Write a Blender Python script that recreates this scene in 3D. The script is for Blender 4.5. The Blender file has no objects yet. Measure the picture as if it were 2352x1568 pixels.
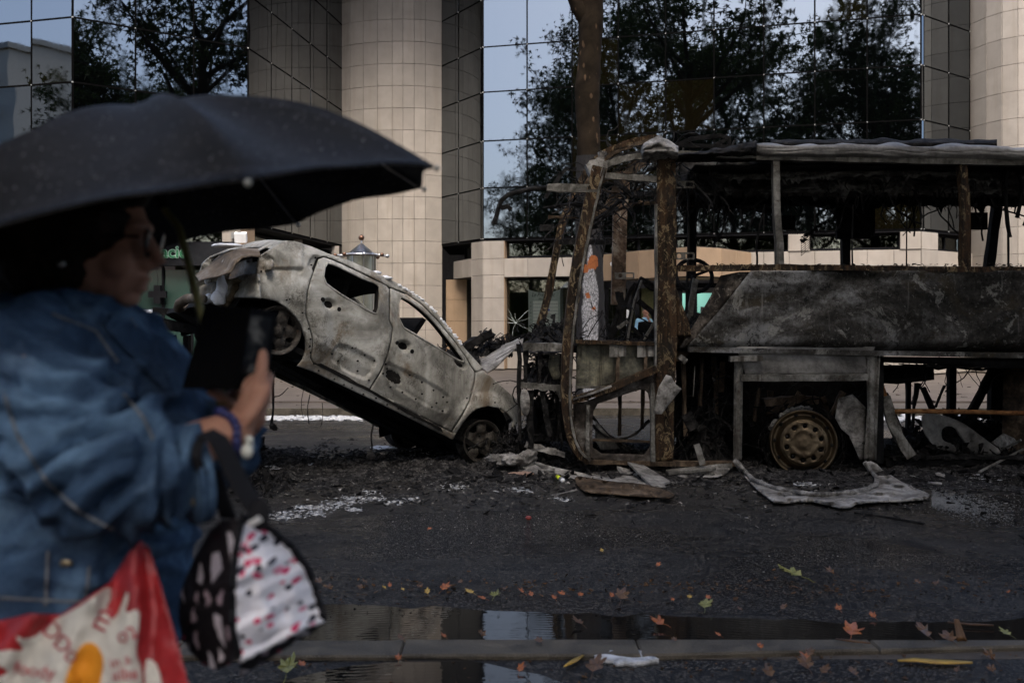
import bpy, bmesh, math, random
from math import sin, cos, pi, radians, sqrt, atan2
from mathutils import Vector, Matrix, noise, Euler
from mathutils.geometry import delaunay_2d_cdt
V = Vector
random.seed(11)
SC = bpy.context.scene
COL = SC.collection
# ------------------------------------------------------------------ camera
F, HZ, CU, EYE = 35 / 36 * 2352, 740.0, 1176.0, 1.39
cam = bpy.data.cameras.new('camera'); camo = bpy.data.objects.new('camera', cam); COL.objects.link(camo)
camo.location = (0, 0, EYE); camo.rotation_euler = (pi / 2, 0, 0)
cam.lens = 35; cam.sensor_width = 36; cam.shift_y = -(784 - HZ) / 2352
cam.clip_start = .05; cam.clip_end = 900
cam.dof.use_dof = True; cam.dof.focus_distance = 9.3; cam.dof.aperture_fstop = 3.2
SC.camera = camo
# ------------------------------------------------------------------ sky, sun, exposure
SUN_EL, SUN_AZ = radians(52), radians(176)          # azimuth clockwise from +Y: behind the photographer
w = bpy.data.worlds.new('World'); SC.world = w; w.use_nodes = True
nt = w.node_tree; bg = nt.nodes['Background']
sk = nt.nodes.new('ShaderNodeTexSky'); sk.sky_type = 'NISHITA'; sk.sun_disc = False
sk.sun_elevation = SUN_EL; sk.sun_rotation = SUN_AZ
sk.air_density = .7; sk.dust_density = 4.0; sk.ozone_density = .4
nt.links.new(sk.outputs[0], bg.inputs[0]); bg.inputs[1].default_value = .15
sl = bpy.data.lights.new('sun', 'SUN'); so = bpy.data.objects.new('sun', sl); COL.objects.link(so)
sl.energy = 1.0; sl.angle = radians(35); sl.color = (1, .97, .93)
sd = V((sin(SUN_AZ) * cos(SUN_EL), cos(SUN_AZ) * cos(SUN_EL), sin(SUN_EL)))
so.rotation_euler = sd.to_track_quat('Z', 'Y').to_euler()
SC.view_settings.view_transform = 'Standard'; SC.view_settings.look = 'None'
SC.view_settings.gamma = 1; SC.view_settings.use_curve_mapping = False
SC.view_settings.exposure = 1.75
SC.cycles.max_bounces = 7; SC.cycles.glossy_bounces = 4; SC.cycles.transparent_max_bounces = 12
SC.cycles.sample_clamp_indirect = 6
# ------------------------------------------------------------------ helpers
def px(u, v, d): return V(((u - CU) * d / F, d, EYE - (v - HZ) * d / F))
def gp(u, v, z=0.0):
    d = (EYE - z) * F / (v - HZ); return V(((u - CU) * d / F, d, z))
def rnd(a, b): return random.uniform(a, b)
def nz(p, s=1.0): return noise.noise(V(p) * s)

def link(name, me, mat=None, parent=None, smooth=False):
    o = bpy.data.objects.new(name, me); COL.objects.link(o)
    if mat is not None and not len(me.materials): me.materials.append(mat)
    if smooth:
        me.polygons.foreach_set('use_smooth', [True] * len(me.polygons)); me.update()
    if parent is not None:
        o.parent = parent; o.matrix_parent_inverse = world_inv(parent)
    return o
def world_inv(p):
    m = Matrix.Identity(4)
    while p is not None:
        m = (p.matrix_parent_inverse @ Matrix.LocRotScale(p.location, p.rotation_euler, p.scale)) @ m
        p = p.parent
    return m.inverted()
def tag(o, label=None, cat=None, group=None, kind=None):
    if label: o['label'] = label
    if cat: o['category'] = cat
    if group: o['group'] = group
    if kind: o['kind'] = kind
    return o
def thing(name, loc, label, cat, group=None):
    o = bpy.data.objects.new(name, None); COL.objects.link(o); o.location = loc; o.empty_display_size = .1
    return tag(o, label, cat, group)

class MB:
    """collects shapes, then links them as one mesh object"""
    def __init__(s): s.v = []; s.f = []
    def add(s, vs, fs):
        b = len(s.v); s.v += [tuple(p) for p in vs]; s.f += [tuple(b + i for i in f) for f in fs]; return s
    def box(s, c, size, rot=None):
        hx, hy, hz = size[0] / 2, size[1] / 2, size[2] / 2
        vs = [V((x, y, z)) for x in (-hx, hx) for y in (-hy, hy) for z in (-hz, hz)]
        if rot is not None: vs = [rot @ p for p in vs]
        return s.add([p + V(c) for p in vs], [(0, 1, 3, 2), (4, 6, 7, 5), (0, 4, 5, 1), (2, 3, 7, 6), (0, 2, 6, 4), (1, 5, 7, 3)])
    def bar(s, p, q, a, b, up=(0, 0, 1), n=1, jit=0.0, tw=0.0):
        """rectangular bar p->q, a wide (along side) b thick (along up), n segments with jitter"""
        pts = [V(p).lerp(V(q), i / n) for i in range(n + 1)]
        return s.strip(pts, a, b, up, jit, tw)
    def strip(s, pts, a, b, up=(0, 0, 1), jit=0.0, tw=0.0):
        pts = [V(p) for p in pts]; n = len(pts); vs = []
        for i, p in enumerate(pts):
            t = (pts[min(i + 1, n - 1)] - pts[max(i - 1, 0)]).normalized()
            side = t.cross(V(up))
            if side.length < 1e-4: side = t.cross(V((0.3, 1, 0.1)))
            side.normalize(); u2 = side.cross(t).normalized()
            if tw:
                r = Matrix.Rotation(tw * i / max(1, n - 1), 3, t); side = r @ side; u2 = r @ u2
            aa = a[i] if isinstance(a, (list, tuple)) else a
            bb = b[i] if isinstance(b, (list, tuple)) else b
            for sx, sy in ((-1, -1), (1, -1), (1, 1), (-1, 1)):
                j = V((rnd(-jit, jit), rnd(-jit, jit), rnd(-jit, jit))) if jit else V()
                vs.append(p + side * sx * aa / 2 + u2 * sy * bb / 2 + j)
        fs = []
        for i in range(n - 1):
            for k in range(4):
                fs.append((i * 4 + k, i * 4 + (k + 1) % 4, i * 4 + 4 + (k + 1) % 4, i * 4 + 4 + k))
        fs += [(3, 2, 1, 0), tuple((n - 1) * 4 + k for k in range(4))]
        return s.add(vs, fs)
    def tube(s, pts, r, seg=7, cap=True, jit=0.0):
        pts = [V(p) for p in pts]; n = len(pts); vs = []
        prev = None
        for i, p in enumerate(pts):
            t = (pts[min(i + 1, n - 1)] - pts[max(i - 1, 0)]).normalized()
            if prev is None:
                a = t.orthogonal().normalized()
            else:
                a = (prev - t * prev.dot(t))
                a = a.normalized() if a.length > 1e-5 else t.orthogonal().normalized()
            prev = a; b = t.cross(a)
            rr = r[i] if isinstance(r, (list, tuple)) else r
            for k in range(seg):
                th = 2 * pi * k / seg; q = rr * (1 + (rnd(-jit, jit) if jit else 0))
                vs.append(p + a * cos(th) * q + b * sin(th) * q)
        fs = [(i * seg + k, i * seg + (k + 1) % seg, (i + 1) * seg + (k + 1) % seg, (i + 1) * seg + k)
              for i in range(n - 1) for k in range(seg)]
        if cap: fs += [tuple(range(seg))[::-1], tuple((n - 1) * seg + k for k in range(seg))]
        return s.add(vs, fs)
    def ell(s, c, rad, nu=14, nv=9, rot=None, dis=0.0, ds=6.0):
        vs = []
        for j in range(nv + 1):
            ph = pi * j / nv
            for i in range(nu):
                th = 2 * pi * i / nu
                p = V((rad[0] * sin(ph) * cos(th), rad[1] * sin(ph) * sin(th), rad[2] * cos(ph)))
                if dis: p = p * (1 + dis * nz(p + V(c), ds))
                if rot is not None: p = rot @ p
                vs.append(p + V(c))
        fs = [(j * nu + i, (j + 1) * nu + i, (j + 1) * nu + (i + 1) % nu, j * nu + (i + 1) % nu) for j in range(nv) for i in range(nu)]
        return s.add(vs, fs)
    def lathe(s, prof, M, seg=32):
        """profile of (radius, height) turned round local z, placed by matrix M"""
        n = len(prof)
        vs = [M @ V((r * cos(2 * pi * k / seg), r * sin(2 * pi * k / seg), h)) for r, h in prof for k in range(seg)]
        fs = [(i * seg + k, i * seg + (k + 1) % seg, (i + 1) * seg + (k + 1) % seg, (i + 1) * seg + k) for i in range(n - 1) for k in range(seg)]
        return s.add(vs, fs)
    def grid(s, fn, nu, nv):
        vs = [fn(i / nu, j / nv) for j in range(nv + 1) for i in range(nu + 1)]
        fs = [(j * (nu + 1) + i, j * (nu + 1) + i + 1, (j + 1) * (nu + 1) + i + 1, (j + 1) * (nu + 1) + i) for j in range(nv) for i in range(nu)]
        return s.add(vs, fs)
    def slab(s, fn, nu, nv, th, axis=V((0, 0, 1))):
        """double sided sheet: fn(u,v)->point; th offset along axis (vector or fn)"""
        A = [fn(i / nu, j / nv) for j in range(nv + 1) for i in range(nu + 1)]
        B = [p + (axis(p) if callable(axis) else axis) * th for p in A]
        n = len(A); W = nu + 1
        fs = [(j * W + i, j * W + i + 1, (j + 1) * W + i + 1, (j + 1) * W + i) for j in range(nv) for i in range(nu)]
        fs += [tuple(n + k for k in f[::-1]) for f in fs]
        rim = [i for i in range(W)] + [j * W + nu for j in range(1, nv + 1)] + [nv * W + i for i in range(nu - 1, -1, -1)] + [j * W for j in range(nv - 1, 0, -1)]
        for a, b in zip(rim, rim[1:] + rim[:1]): fs.append((b, a, a + n, b + n))
        return s.add(A + B, fs)
    def shard(s, c, size, rot=None):
        k = random.randint(3, 6); th = size * rnd(.04, .2); ang = sorted(rnd(0, 2 * pi) for _ in range(k))
        if rot is None: rot = Euler((rnd(-.6, .6), rnd(-.6, .6), rnd(0, 6.3))).to_matrix()
        el = rnd(.3, 1)
        P = [V((cos(a) * size * rnd(.6, 1), sin(a) * size * el * rnd(.6, 1), rnd(-.1, .1) * size)) for a in ang]
        A = [rot @ p + V(c) for p in P]; B = [rot @ (p + V((0, 0, th))) + V(c) for p in P]
        return s.add(A + B, [tuple(range(k))[::-1], tuple(range(k, 2 * k))] + [(i, (i + 1) % k, k + (i + 1) % k, k + i) for i in range(k)])
    def build(s, name, mat=None, parent=None, smooth=False):
        me = bpy.data.meshes.new(name); me.from_pydata(s.v, [], s.f); me.validate(); me.update()
        return link(name, me, mat, parent, smooth)

def inside(p, poly):
    x, y = p[0], p[1]; c = False; j = len(poly) - 1
    for i in range(len(poly)):
        xi, yi = poly[i][0], poly[i][1]; xj, yj = poly[j][0], poly[j][1]
        if (yi > y) != (yj > y) and x < (xj - xi) * (y - yi) / (yj - yi) + xi: c = not c
        j = i
    return c
def resample(poly, step, closed=True):
    out = []; n = len(poly)
    for i in range(n if closed else n - 1):
        a, b = V(poly[i]), V(poly[(i + 1) % n]); L = (b - a).length; k = max(1, int(round(L / step)))
        out += [a.lerp(b, t / k) for t in range(k)]
    if not closed: out.append(V(poly[-1]))
    return out
def smooth_poly(poly, it=2, closed=True):
    P = [V(p) for p in poly]
    for _ in range(it):
        Q = []; n = len(P)
        if not closed: Q.append(P[0])
        for i in range(n if closed else n - 1):
            a, b = P[i], P[(i + 1) % n]; Q += [a.lerp(b, .25), a.lerp(b, .75)]
        if not closed: Q.append(P[-1])
        P = Q
    return P
def cdt(outline, holes, step):
    pts = []; edges = []
    loops = [resample(outline, step)] + [resample(h, step) for h in holes]
    for L in loops:
        b = len(pts); pts += [V((p[0], p[1])) for p in L]; edges += [(b + i, b + (i + 1) % len(L)) for i in range(len(L))]
    xs = [p[0] for p in loops[0]]; ys = [p[1] for p in loops[0]]
    bnd = [p for L in loops for p in L]
    cell = {}
    for p in bnd: cell.setdefault((int(p[0] // step), int(p[1] // step)), []).append(p)
    y = min(ys) + step * .5; r = 0
    while y < max(ys):
        x = min(xs) + step * (.5 if r % 2 else .95)
        while x < max(xs):
            if inside((x, y), loops[0]) and not any(inside((x, y), h) for h in loops[1:]):
                cx, cy = int(x // step), int(y // step)
                if not any((q[0] - x) ** 2 + (q[1] - y) ** 2 < (step * .45) ** 2 for i in (-1, 0, 1) for j in (-1, 0, 1) for q in cell.get((cx + i, cy + j), ())):
                    pts.append(V((x, y)))
            x += step
        y += step * .87; r += 1
    vc, e, f, *_ = delaunay_2d_cdt(pts, edges, [], 0, 1e-5)
    tris = []
    for t in f:
        c = sum((vc[i] for i in t), V((0, 0))) / len(t)
        if inside(c, loops[0]) and not any(inside(c, h) for h in loops[1:]): tris.append(tuple(t))
    return [(p[0], p[1]) for p in vc], tris
def sheet(mb, outline, holes, step, fmap, th):
    """cut sheet: fmap(x, y, t) -> world point, t = 0 face, t = th back"""
    vc, tris = cdt(outline, holes, step)
    used = sorted({i for t in tris for i in t}); ix = {k: i for i, k in enumerate(used)}
    A = [fmap(*vc[k], 0.0) for k in used]; B = [fmap(*vc[k], th) for k in used]; n = len(A)
    T = [tuple(ix[i] for i in t) for t in tris]; fs = list(T) + [tuple(i + n for i in t[::-1]) for t in T]
    cnt = {}
    for t in T:
        for a, b in zip(t, t[1:] + t[:1]): cnt[(a, b)] = 1
    for a, b in cnt:
        if (b, a) not in cnt: fs.append((b, a, a + n, b + n))
    return mb.add(A + B, fs)
def to_world(name, mb, mat, parent, voxel, smooth_it=4, dis=None):
    """joins overlapping solids of mb into one continuous skin"""
    me = bpy.data.meshes.new(name + '_raw'); me.from_pydata(mb.v, [], mb.f); me.update()
    bm = bmesh.new(); bm.from_mesh(me); bmesh.ops.recalc_face_normals(bm, faces=bm.faces); bm.to_mesh(me); bm.free()
    o = bpy.data.objects.new('raw', me); COL.objects.link(o)
    r = o.modifiers.new('r', 'REMESH'); r.mode = 'VOXEL'; r.voxel_size = voxel
    if smooth_it:
        m = o.modifiers.new('s', 'SMOOTH'); m.factor = .5; m.iterations = smooth_it
    dg = bpy.context.evaluated_depsgraph_get(); dg.update()
    m2 = bpy.data.meshes.new_from_object(o.evaluated_get(dg)); m2.name = name
    bpy.data.objects.remove(o)
    if dis:
        nr = [v.normal.copy() for v in m2.vertices]
        for v, nn in zip(m2.vertices, nr): v.co = v.co + nn * dis(v.co, nn)
        m2.update()
    m2.materials.clear()
    return link(name, m2, mat, parent, True)

# ------------------------------------------------------------------ materials
class NT:
    def __init__(s, name):
        s.m = bpy.data.materials.new(name); s.m.use_nodes = True; s.t = s.m.node_tree
        s.t.nodes.clear(); s.out = s.n('ShaderNodeOutputMaterial'); s.b = s.n('ShaderNodeBsdfPrincipled')
        s.l(s.b.outputs[0], s.out.inputs[0]); s.co = s.n('ShaderNodeTexCoord').outputs['Object']
    def n(s, t, **k):
        x = s.t.nodes.new(t)
        for a, b in k.items(): setattr(x, a, b)
        return x
    def l(s, a, b): s.t.links.new(a, b)
    def set(s, node, i, v):
        if isinstance(v, bpy.types.NodeSocket): s.l(v, node.inputs[i])
        else: node.inputs[i].default_value = v
    def map(s, sc=(1, 1, 1), rot=(0, 0, 0), co=None):
        m = s.n('ShaderNodeMapping'); s.l(co or s.co, m.inputs[0]); m.inputs['Scale'].default_value = sc; m.inputs['Rotation'].default_value = rot
        return m.outputs[0]
    def noise(s, scale, detail=6, rough=.6, dist=0.0, co=None, out=0):
        x = s.n('ShaderNodeTexNoise'); s.l(co or s.co, x.inputs['Vector'])
        x.inputs['Scale'].default_value = scale; x.inputs['Detail'].default_value = detail
        x.inputs['Roughness'].default_value = rough; x.inputs['Distortion'].default_value = dist
        return x.outputs[out]
    def vor(s, scale, feat='F1', co=None, out='Distance', rand=1.0):
        x = s.n('ShaderNodeTexVoronoi', feature=feat); s.l(co or s.co, x.inputs['Vector']); x.inputs['Scale'].default_value = scale
        x.inputs['Randomness'].default_value = rand
        return x.outputs[out]
    def ramp(s, fac, stops, interp='LINEAR'):
        x = s.n('ShaderNodeValToRGB'); s.l(fac, x.inputs[0]); cr = x.color_ramp; cr.interpolation = interp
        while len(cr.elements) < len(stops): cr.elements.new(.5)
        for e, (p, c) in zip(cr.elements, stops):
            e.position = p; e.color = (c, c, c, 1) if isinstance(c, (int, float)) else (*c, 1)
        return x.outputs[0]
    def mix(s, fac, a, b, blend='MIX'):
        x = s.n('ShaderNodeMix', data_type='RGBA', blend_type=blend)
        for i, v in ((0, fac), (6, a), (7, b)):
            if isinstance(v, bpy.types.NodeSocket): s.l(v, x.inputs[i])
            elif i == 0: x.inputs[0].default_value = v
            else: x.inputs[i].default_value = (v, v, v, 1) if isinstance(v, (int, float)) else (*v, 1)
        return x.outputs[2]
    def math(s, op, a, b=0.0):
        x = s.n('ShaderNodeMath', operation=op); s.set(x, 0, a); s.set(x, 1, b); return x.outputs[0]
    def sep(s, co=None):
        x = s.n('ShaderNodeSeparateXYZ'); s.l(co or s.co, x.inputs[0]); return x.outputs
    def rand(s): return s.n('ShaderNodeObjectInfo').outputs['Random']
    def bump(s, h, strength=.3, dist=.01):
        x = s.n('ShaderNodeBump'); s.l(h, x.inputs['Height']); x.inputs['Strength'].default_value = strength; x.inputs['Distance'].default_value = dist
        s.l(x.outputs[0], s.b.inputs['Normal']); return x
    def fin(s, col=None, rough=.6, metal=0.0, spec=None):
        if col is not None:
            if isinstance(col, bpy.types.NodeSocket): s.l(col, s.b.inputs['Base Color'])
            else: s.b.inputs['Base Color'].default_value = (*col, 1)
        s.set(s.b, 'Roughness', rough); s.set(s.b, 'Metallic', metal)
        if spec is not None: s.b.inputs['Specular IOR Level'].default_value = spec
        return s.m

def plain(name, col, rough=.6, metal=0.0, var=.25, scale=14, spec=None, bump=.15):
    t = NT(name); k = t.noise(scale, 5, .65)
    c = t.mix(t.ramp(k, [(.3, 0.0), (.7, 1.0)]), tuple(x * (1 - var) for x in col), tuple(min(1, x * (1 + var)) for x in col))
    if bump: t.bump(t.noise(scale * 6, 4), bump, .004)
    return t.fin(c, rough, metal, (.12 if rough > .5 else None) if spec is None else spec)
def burnt(name, dark, mid, light, spot=None, spot_amt=.55, scale=2.2, rough=.72, metal=0.0, bump=.35, streak=None, fine=22, contrast=.12):
    """fire-scarred surface: cloudy scorch, fine speckle, rust or flaked spots"""
    t = NT(name)
    big = t.noise(scale, 9, .68, .5); fn = t.noise(fine, 7, .75)
    k = t.math('ADD', t.math('MULTIPLY', big, .68), t.math('MULTIPLY', fn, .32))
    c = t.ramp(k, [(.5 - contrast, dark), (.5, mid), (.5 + contrast, light)])
    if streak:
        s = t.noise(1, 5, .6, .3, co=t.map(streak[1])); c = t.mix(t.ramp(s, [(.52, 0.0), (.68, .85)]), c, streak[0])
    if spot:
        s = t.noise(scale * 2.3, 10, .72, .8, co=t.map((1, 1, 1), (.4, .7, .2))); s2 = t.ramp(s, [(spot_amt, 0.0), (spot_amt + .1, 1.0)])
        c = t.mix(s2, c, spot)
    t.bump(t.math('ADD', t.noise(fine * 1.6, 6, .7), t.math('MULTIPLY', big, 2.0)), bump, .01)
    r = t.ramp(fn, [(.35, rough - .15), (.7, min(1, rough + .15))])
    return t.fin(c, r, metal, .10)
# ================================================================== materials of the setting
def m_road():
    t = NT('wet_asphalt'); n1 = t.noise(.55, 8, .62, .4); n2 = t.noise(70, 3, .8); ag = t.vor(100)
    soot = t.noise(1.3, 9, .7, .6); st = t.n('ShaderNodeTexVoronoi'); t.l(t.map((1, 1, 1)), st.inputs[0]); st.inputs['Scale'].default_value = 100
    sp = t.n('ShaderNodeSeparateColor'); t.l(st.outputs['Color'], sp.inputs[0])
    c = t.ramp(n1, [(.35, (.0045, .0043, .004)), (.62, (.014, .0132, .012))])
    c = t.mix(t.ramp(sp.outputs[0], [(.58, 0.0), (1.0, 1.0)]), c, (.085, .076, .064))
    c = t.mix(t.ramp(soot, [(.54, 0.0), (.64, .8)]), c, (.004, .004, .004))
    c = t.mix(t.ramp(t.noise(4.5, 10, .78, .8, co=t.map((1, 1.6, 1), (0, 0, .9))), [(.55, 0.0), (.66, .55)]), c, (.045, .042, .037)); c = t.mix(t.ramp(t.noise(7, 9, .75, .5, co=t.map((1, 1.5, 1), (0, 0, 2))), [(.54, 0.0), (.62, .8)]), c, (.0025, .0025, .0025))
    c = t.mix(t.ramp(t.noise(1.7, 10, .75, 1.2, co=t.map((1, 2.2, 1), (0, 0, .3))), [(.63, 0.0), (.72, .45)]), c, (.075, .072, .066))
    t.bump(t.math('ADD', t.math('MULTIPLY', ag, 1.2), t.math('ADD', t.math('MULTIPLY', n2, .8), t.math('MULTIPLY', t.noise(22, 6, .7), 1.6))), .45, .008)
    wet = t.noise(.42, 7, .6, .5, co=t.map((1, 2, 1)))
    return t.fin(c, t.ramp(wet, [(.42, .15), (.58, .50)]), 0, .16)
def m_puddle():
    t = NT('puddle_water')
    x = t.n('ShaderNodeTexWave', wave_type='RINGS', rings_direction='SPHERICAL'); t.l(t.map((1, 1, 1)), x.inputs[0])
    x.inputs['Scale'].default_value = 9; x.inputs['Distortion'].default_value = 3
    t.bump(t.math('ADD', t.noise(13, 2), t.math('MULTIPLY', x.outputs[1], .35)), .035, .01)
    return t.fin((.008, .0075, .007), .03, 0, .55)
def m_stone(name, col, var=.16):
    t = NT(name); n1 = t.noise(2.0, 6, .6); n2 = t.noise(45, 4, .7)
    st = t.noise(1, 5, .6, .2, co=t.map((4.5, 4.5, .35)))
    c = t.mix(t.ramp(n1, [(.3, 0.0), (.7, 1.0)]), tuple(x * (1 - var) for x in col), tuple(x * (1 + var * .6) for x in col))
    c = t.mix(t.ramp(st, [(.52, 0.0), (.7, .45)]), c, tuple(x * .72 for x in (col[0], col[1] * .93, col[2] * .82)))
    c = t.mix(t.math('MULTIPLY', t.rand(), .42), c, tuple(x * .62 for x in col))
    c = t.mix(t.ramp(n2, [(.55, 0.0), (.75, .25)]), c, tuple(x * .75 for x in col))
    t.bump(n2, .12, .004)
    return t.fin(c, .7, 0, .1)
def m_glass():
    t = NT('tinted_mirror_glass'); n = t.noise(.8, 2, .5, co=t.map((1, 1, .6))); 
    st = t.noise(1, 4, .6, .2, co=t.map((9, 9, .4)))
    c = t.mix(t.ramp(t.rand(), [(.86, 0.0), (.87, 1.0)], 'CONSTANT'), (.0004, .0005, .0006), (.0030, .0024, .0010))
    t.bump(n, .05, .05)
    m = t.fin(c, t.ramp(st, [(.45, .012), (.75, .05)]), 0, .5)
    t.b.inputs['IOR'].default_value = 2.5; t.b.inputs['Specular Tint'].default_value = (.80, .91, 1, 1)
    return m
def m_clear(tint):
    t = NT('shop_glass'); a = t.n('ShaderNodeBsdfTransparent'); a.inputs[0].default_value = (*tint, 1)
    g = t.n('ShaderNodeBsdfGlossy'); g.inputs['Roughness'].default_value = .015; g.inputs['Color'].default_value = (.9, .95, .9, 1)
    fr = t.n('ShaderNodeFresnel'); fr.inputs[0].default_value = 1.75
    x = t.n('ShaderNodeMixShader'); t.l(fr.outputs[0], x.inputs[0]); t.l(a.outputs[0], x.inputs[1]); t.l(g.outputs[0], x.inputs[2]); t.l(x.outputs[0], t.out.inputs[0])
    return t.m
M_ROAD, M_PUD = m_road(), m_puddle()
M_STONE = m_stone('limestone_cladding', (.30, .268, .228)); M_OCHRE = m_stone('ochre_stone', (.29, .205, .13))
M_PAVE = m_stone('pale_paving', (.095, .08, .068), .3); M_GLASS = m_glass(); M_MULL = plain('black_gasket', (.003, .003, .003), .95, spec=.0, bump=0); M_SHOP = m_clear((.66, .68, .63))
M_JOINT = plain('dark_joint', (.07, .06, .05), .9); M_BLACK = plain('black_frame', (.005, .005, .006), .7, spec=.12)
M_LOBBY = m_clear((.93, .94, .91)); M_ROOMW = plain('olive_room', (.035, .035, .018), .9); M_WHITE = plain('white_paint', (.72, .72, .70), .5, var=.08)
M_GREY = plain('grey_metal', (.22, .22, .21), .45, .6)
def m_kerb():
    t = NT('granite_kerb'); n2 = t.noise(120, 4, .8); n1 = t.noise(5, 6, .65)
    c = t.ramp(n1, [(.35, (.034, .029, .021)), (.65, (.10, .086, .064))]); c = t.mix(t.ramp(n2, [(.52, 0.0), (.7, .6)]), c, (.20, .18, .15))
    t.bump(n2, .35, .004); return t.fin(c, t.ramp(n1, [(.4, .45), (.6, .7)]), 0, .2)
M_KERB = m_kerb()

# ================================================================== ground
KB0, KB1 = 4.09, 4.29
def plane(name, x0, x1, y0, y1, z, mat, n=1):
    mb = MB(); mb.grid(lambda a, b: V((x0 + (x1 - x0) * a, y0 + (y1 - y0) * b, z)), n, n); o = mb.build(name, mat); tag(o, kind='structure'); return o
plane('road', -450, 450, KB1 - .05, 15.0, 0, M_ROAD)
plane('ground', -450, 450, -450, 450, -.03, M_ROAD)
npv = plane('near_pavement', -60, 60, -40, KB0 + .05, .004, M_ROAD)
# the near kerb: a line of granite stones, narrower where silt covers it on the right
kb = MB().box((0, (KB0 + KB1) / 2, -.01), (60, KB1 - KB0 - .02, .03)).build('near_kerb', M_JOINT); tag(kb, kind='structure')
xk = -9.2
while xk < 9:
    L = rnd(.92, 1.08); x1 = xk + L - .005
    def yb(x): return KB0 + max(0, min(.17, (x - .6) * .075))
    mb = MB(); z = .026 + rnd(-.003, .003); e = rnd(-.006, .006)
    vs = []
    for zz, ins in ((-.02, 0), (z - .008, 0), (z, .008)):
        vs += [V((xk + ins, yb(xk) + e + ins, zz)), V((x1 - ins, yb(x1) + e + ins, zz)), V((x1 - ins, KB1 + e - ins, zz)), V((xk + ins, KB1 + e - ins, zz))]
    fs = [(8, 9, 10, 11)] + [(r * 4 + i, r * 4 + (i + 1) % 4, r * 4 + 4 + (i + 1) % 4, r * 4 + 4 + i) for r in range(2) for i in range(4)]
    mb.add(vs, fs).build('kerb_stone', M_KERB, kb); xk += L
def blob_poly(cx, cy, rx, ry, n=40, rough=.25, seed=0, sc=1.3):
    return [V((cx + rx * cos(a) * (1 + rough * nz((cos(a) * sc + seed, sin(a) * sc, seed * .7), 1.5)), cy + ry * sin(a) * (1 + rough * nz((cos(a) * sc + seed, sin(a) * sc, seed * 1.7 + 5), 1.5)))) for a in (2 * pi * k / n for k in range(n))]
def puddle(poly, z, name='puddle'):
    mb = MB(); vc, tr = cdt(poly, [], .12); mb.add([V((p[0], p[1], z)) for p in vc], tr); o = mb.build(name, M_PUD); tag(o, kind='structure'); return o
far = [(-2.2, 4.80), (-1.6, 4.93), (-.95, 4.90), (-.4, 4.84), (-.1, 4.78), (.25, 4.74), (.6, 4.70), (1.1, 4.66), (1.6, 4.60), (2.2, 4.62), (2.9, 4.66), (3.8, 4.62), (4.6, 4.5)]
puddle([V((-2.6, KB1 + .004)), V((4.6, KB1 + .004))] + [V((p[0], p[1] + .10 * nz((p[0] * 2.2, 1, 5)) + .05 * nz((p[0] * 7, 2, 5)))) for p in resample(smooth_poly(far[::-1], 2, False), .06, False)], .006)
puddle(smooth_poly(blob_poly(-.35, 3.70, .62, .36, 40, .35, 3)), .010)
puddle(smooth_poly(blob_poly(-2.0, 3.6, .8, .40, 40, .3, 9)), .010)
# far pavement with a kerb and one low step
fp = MB().box((0, 15.55, .035), (200, .96, .11)).box((0, 24.0, .07), (200, 15.9, .10)).build('far_pavement', M_PAVE); tag(fp, kind='structure')
fk = MB().box((0, 14.98, .0), (200, .14, .18)).build('far_kerb', M_JOINT); tag(fk, kind='structure')
for i in range(24):
    MB().box((-14 + i * 1.2, 14.965, .04), (1.185, .14, .13 + rnd(-.006, .006))).build('kerb_stone', M_KERB, fk)

# ================================================================== the office building
bld = thing('office_building', (3, 26, 0), 'stone and mirror glass office building whose panes reflect tree crowns', 'building')
def pl(u, d): return V(((u - CU) * d / F, d, 0))
P0, P1, P2, P3 = V((-14.5, 21.56, 0)), pl(167, 20), pl(569, 22.25), pl(785, 28.8)
P4, P5, P6, P7 = pl(1015, 28.5), pl(1110, 26.54), pl(2115, 23.7), pl(2226, 25.1)
ROWS = [3.61, 4.96, 6.21, 7.51, 8.71, 9.98, 11.25, 12.5]
def outn(a, b): t = (b - a).normalized(); return V((t.y, -t.x, 0))
PANE = {}
def wall_seg(a, b, cuts, rows, core, name, mat, gap, th, jitter=0.0, acc=None, ztop=99):
    n = outn(a, b)
    for i in range(len(cuts) - 1):
        p, q = a.lerp(b, cuts[i]), a.lerp(b, cuts[i + 1]); t = (q - p).normalized()
        for j in range(len(rows) - 1):
            z0, z1 = rows[j] + gap / 2, rows[j + 1] - gap / 2
            ps = [p + t * gap / 2, q - t * gap / 2]
            ja, jb = rnd(-jitter, jitter), rnd(-jitter, jitter); be = min(.012, th * .4)
            def C(k, z, o, ins): 
                s = t * ins * (1 if k == 0 else -1)
                return ps[k] + s + n * (o + (ja * (1 if k else -1) + jb * (1 if z > (z0 + z1) / 2 else -1))) + V((0, 0, z + (ins if z < (z0 + z1) / 2 else -ins)))
            vs = [C(0, z0, -.03, 0), C(1, z0, -.03, 0), C(1, z1, -.03, 0), C(0, z1, -.03, 0), C(0, z0, th - be, 0), C(1, z0, th - be, 0), C(1, z1, th - be, 0), C(0, z1, th - be, 0),
                  C(0, z0, th, be), C(1, z0, th, be), C(1, z1, th, be), C(0, z1, th, be)]
            fs = [(8, 9, 10, 11)] + [(r + i2, r + (i2 + 1) % 4, r + 4 + (i2 + 1) % 4, r + 4 + i2) for r in (0, 4) for i2 in range(4)]
            if acc is not None and (z1 > ztop): acc.add(vs, fs)
            else: MB().add(vs, fs).build(name, mat, core)
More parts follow.
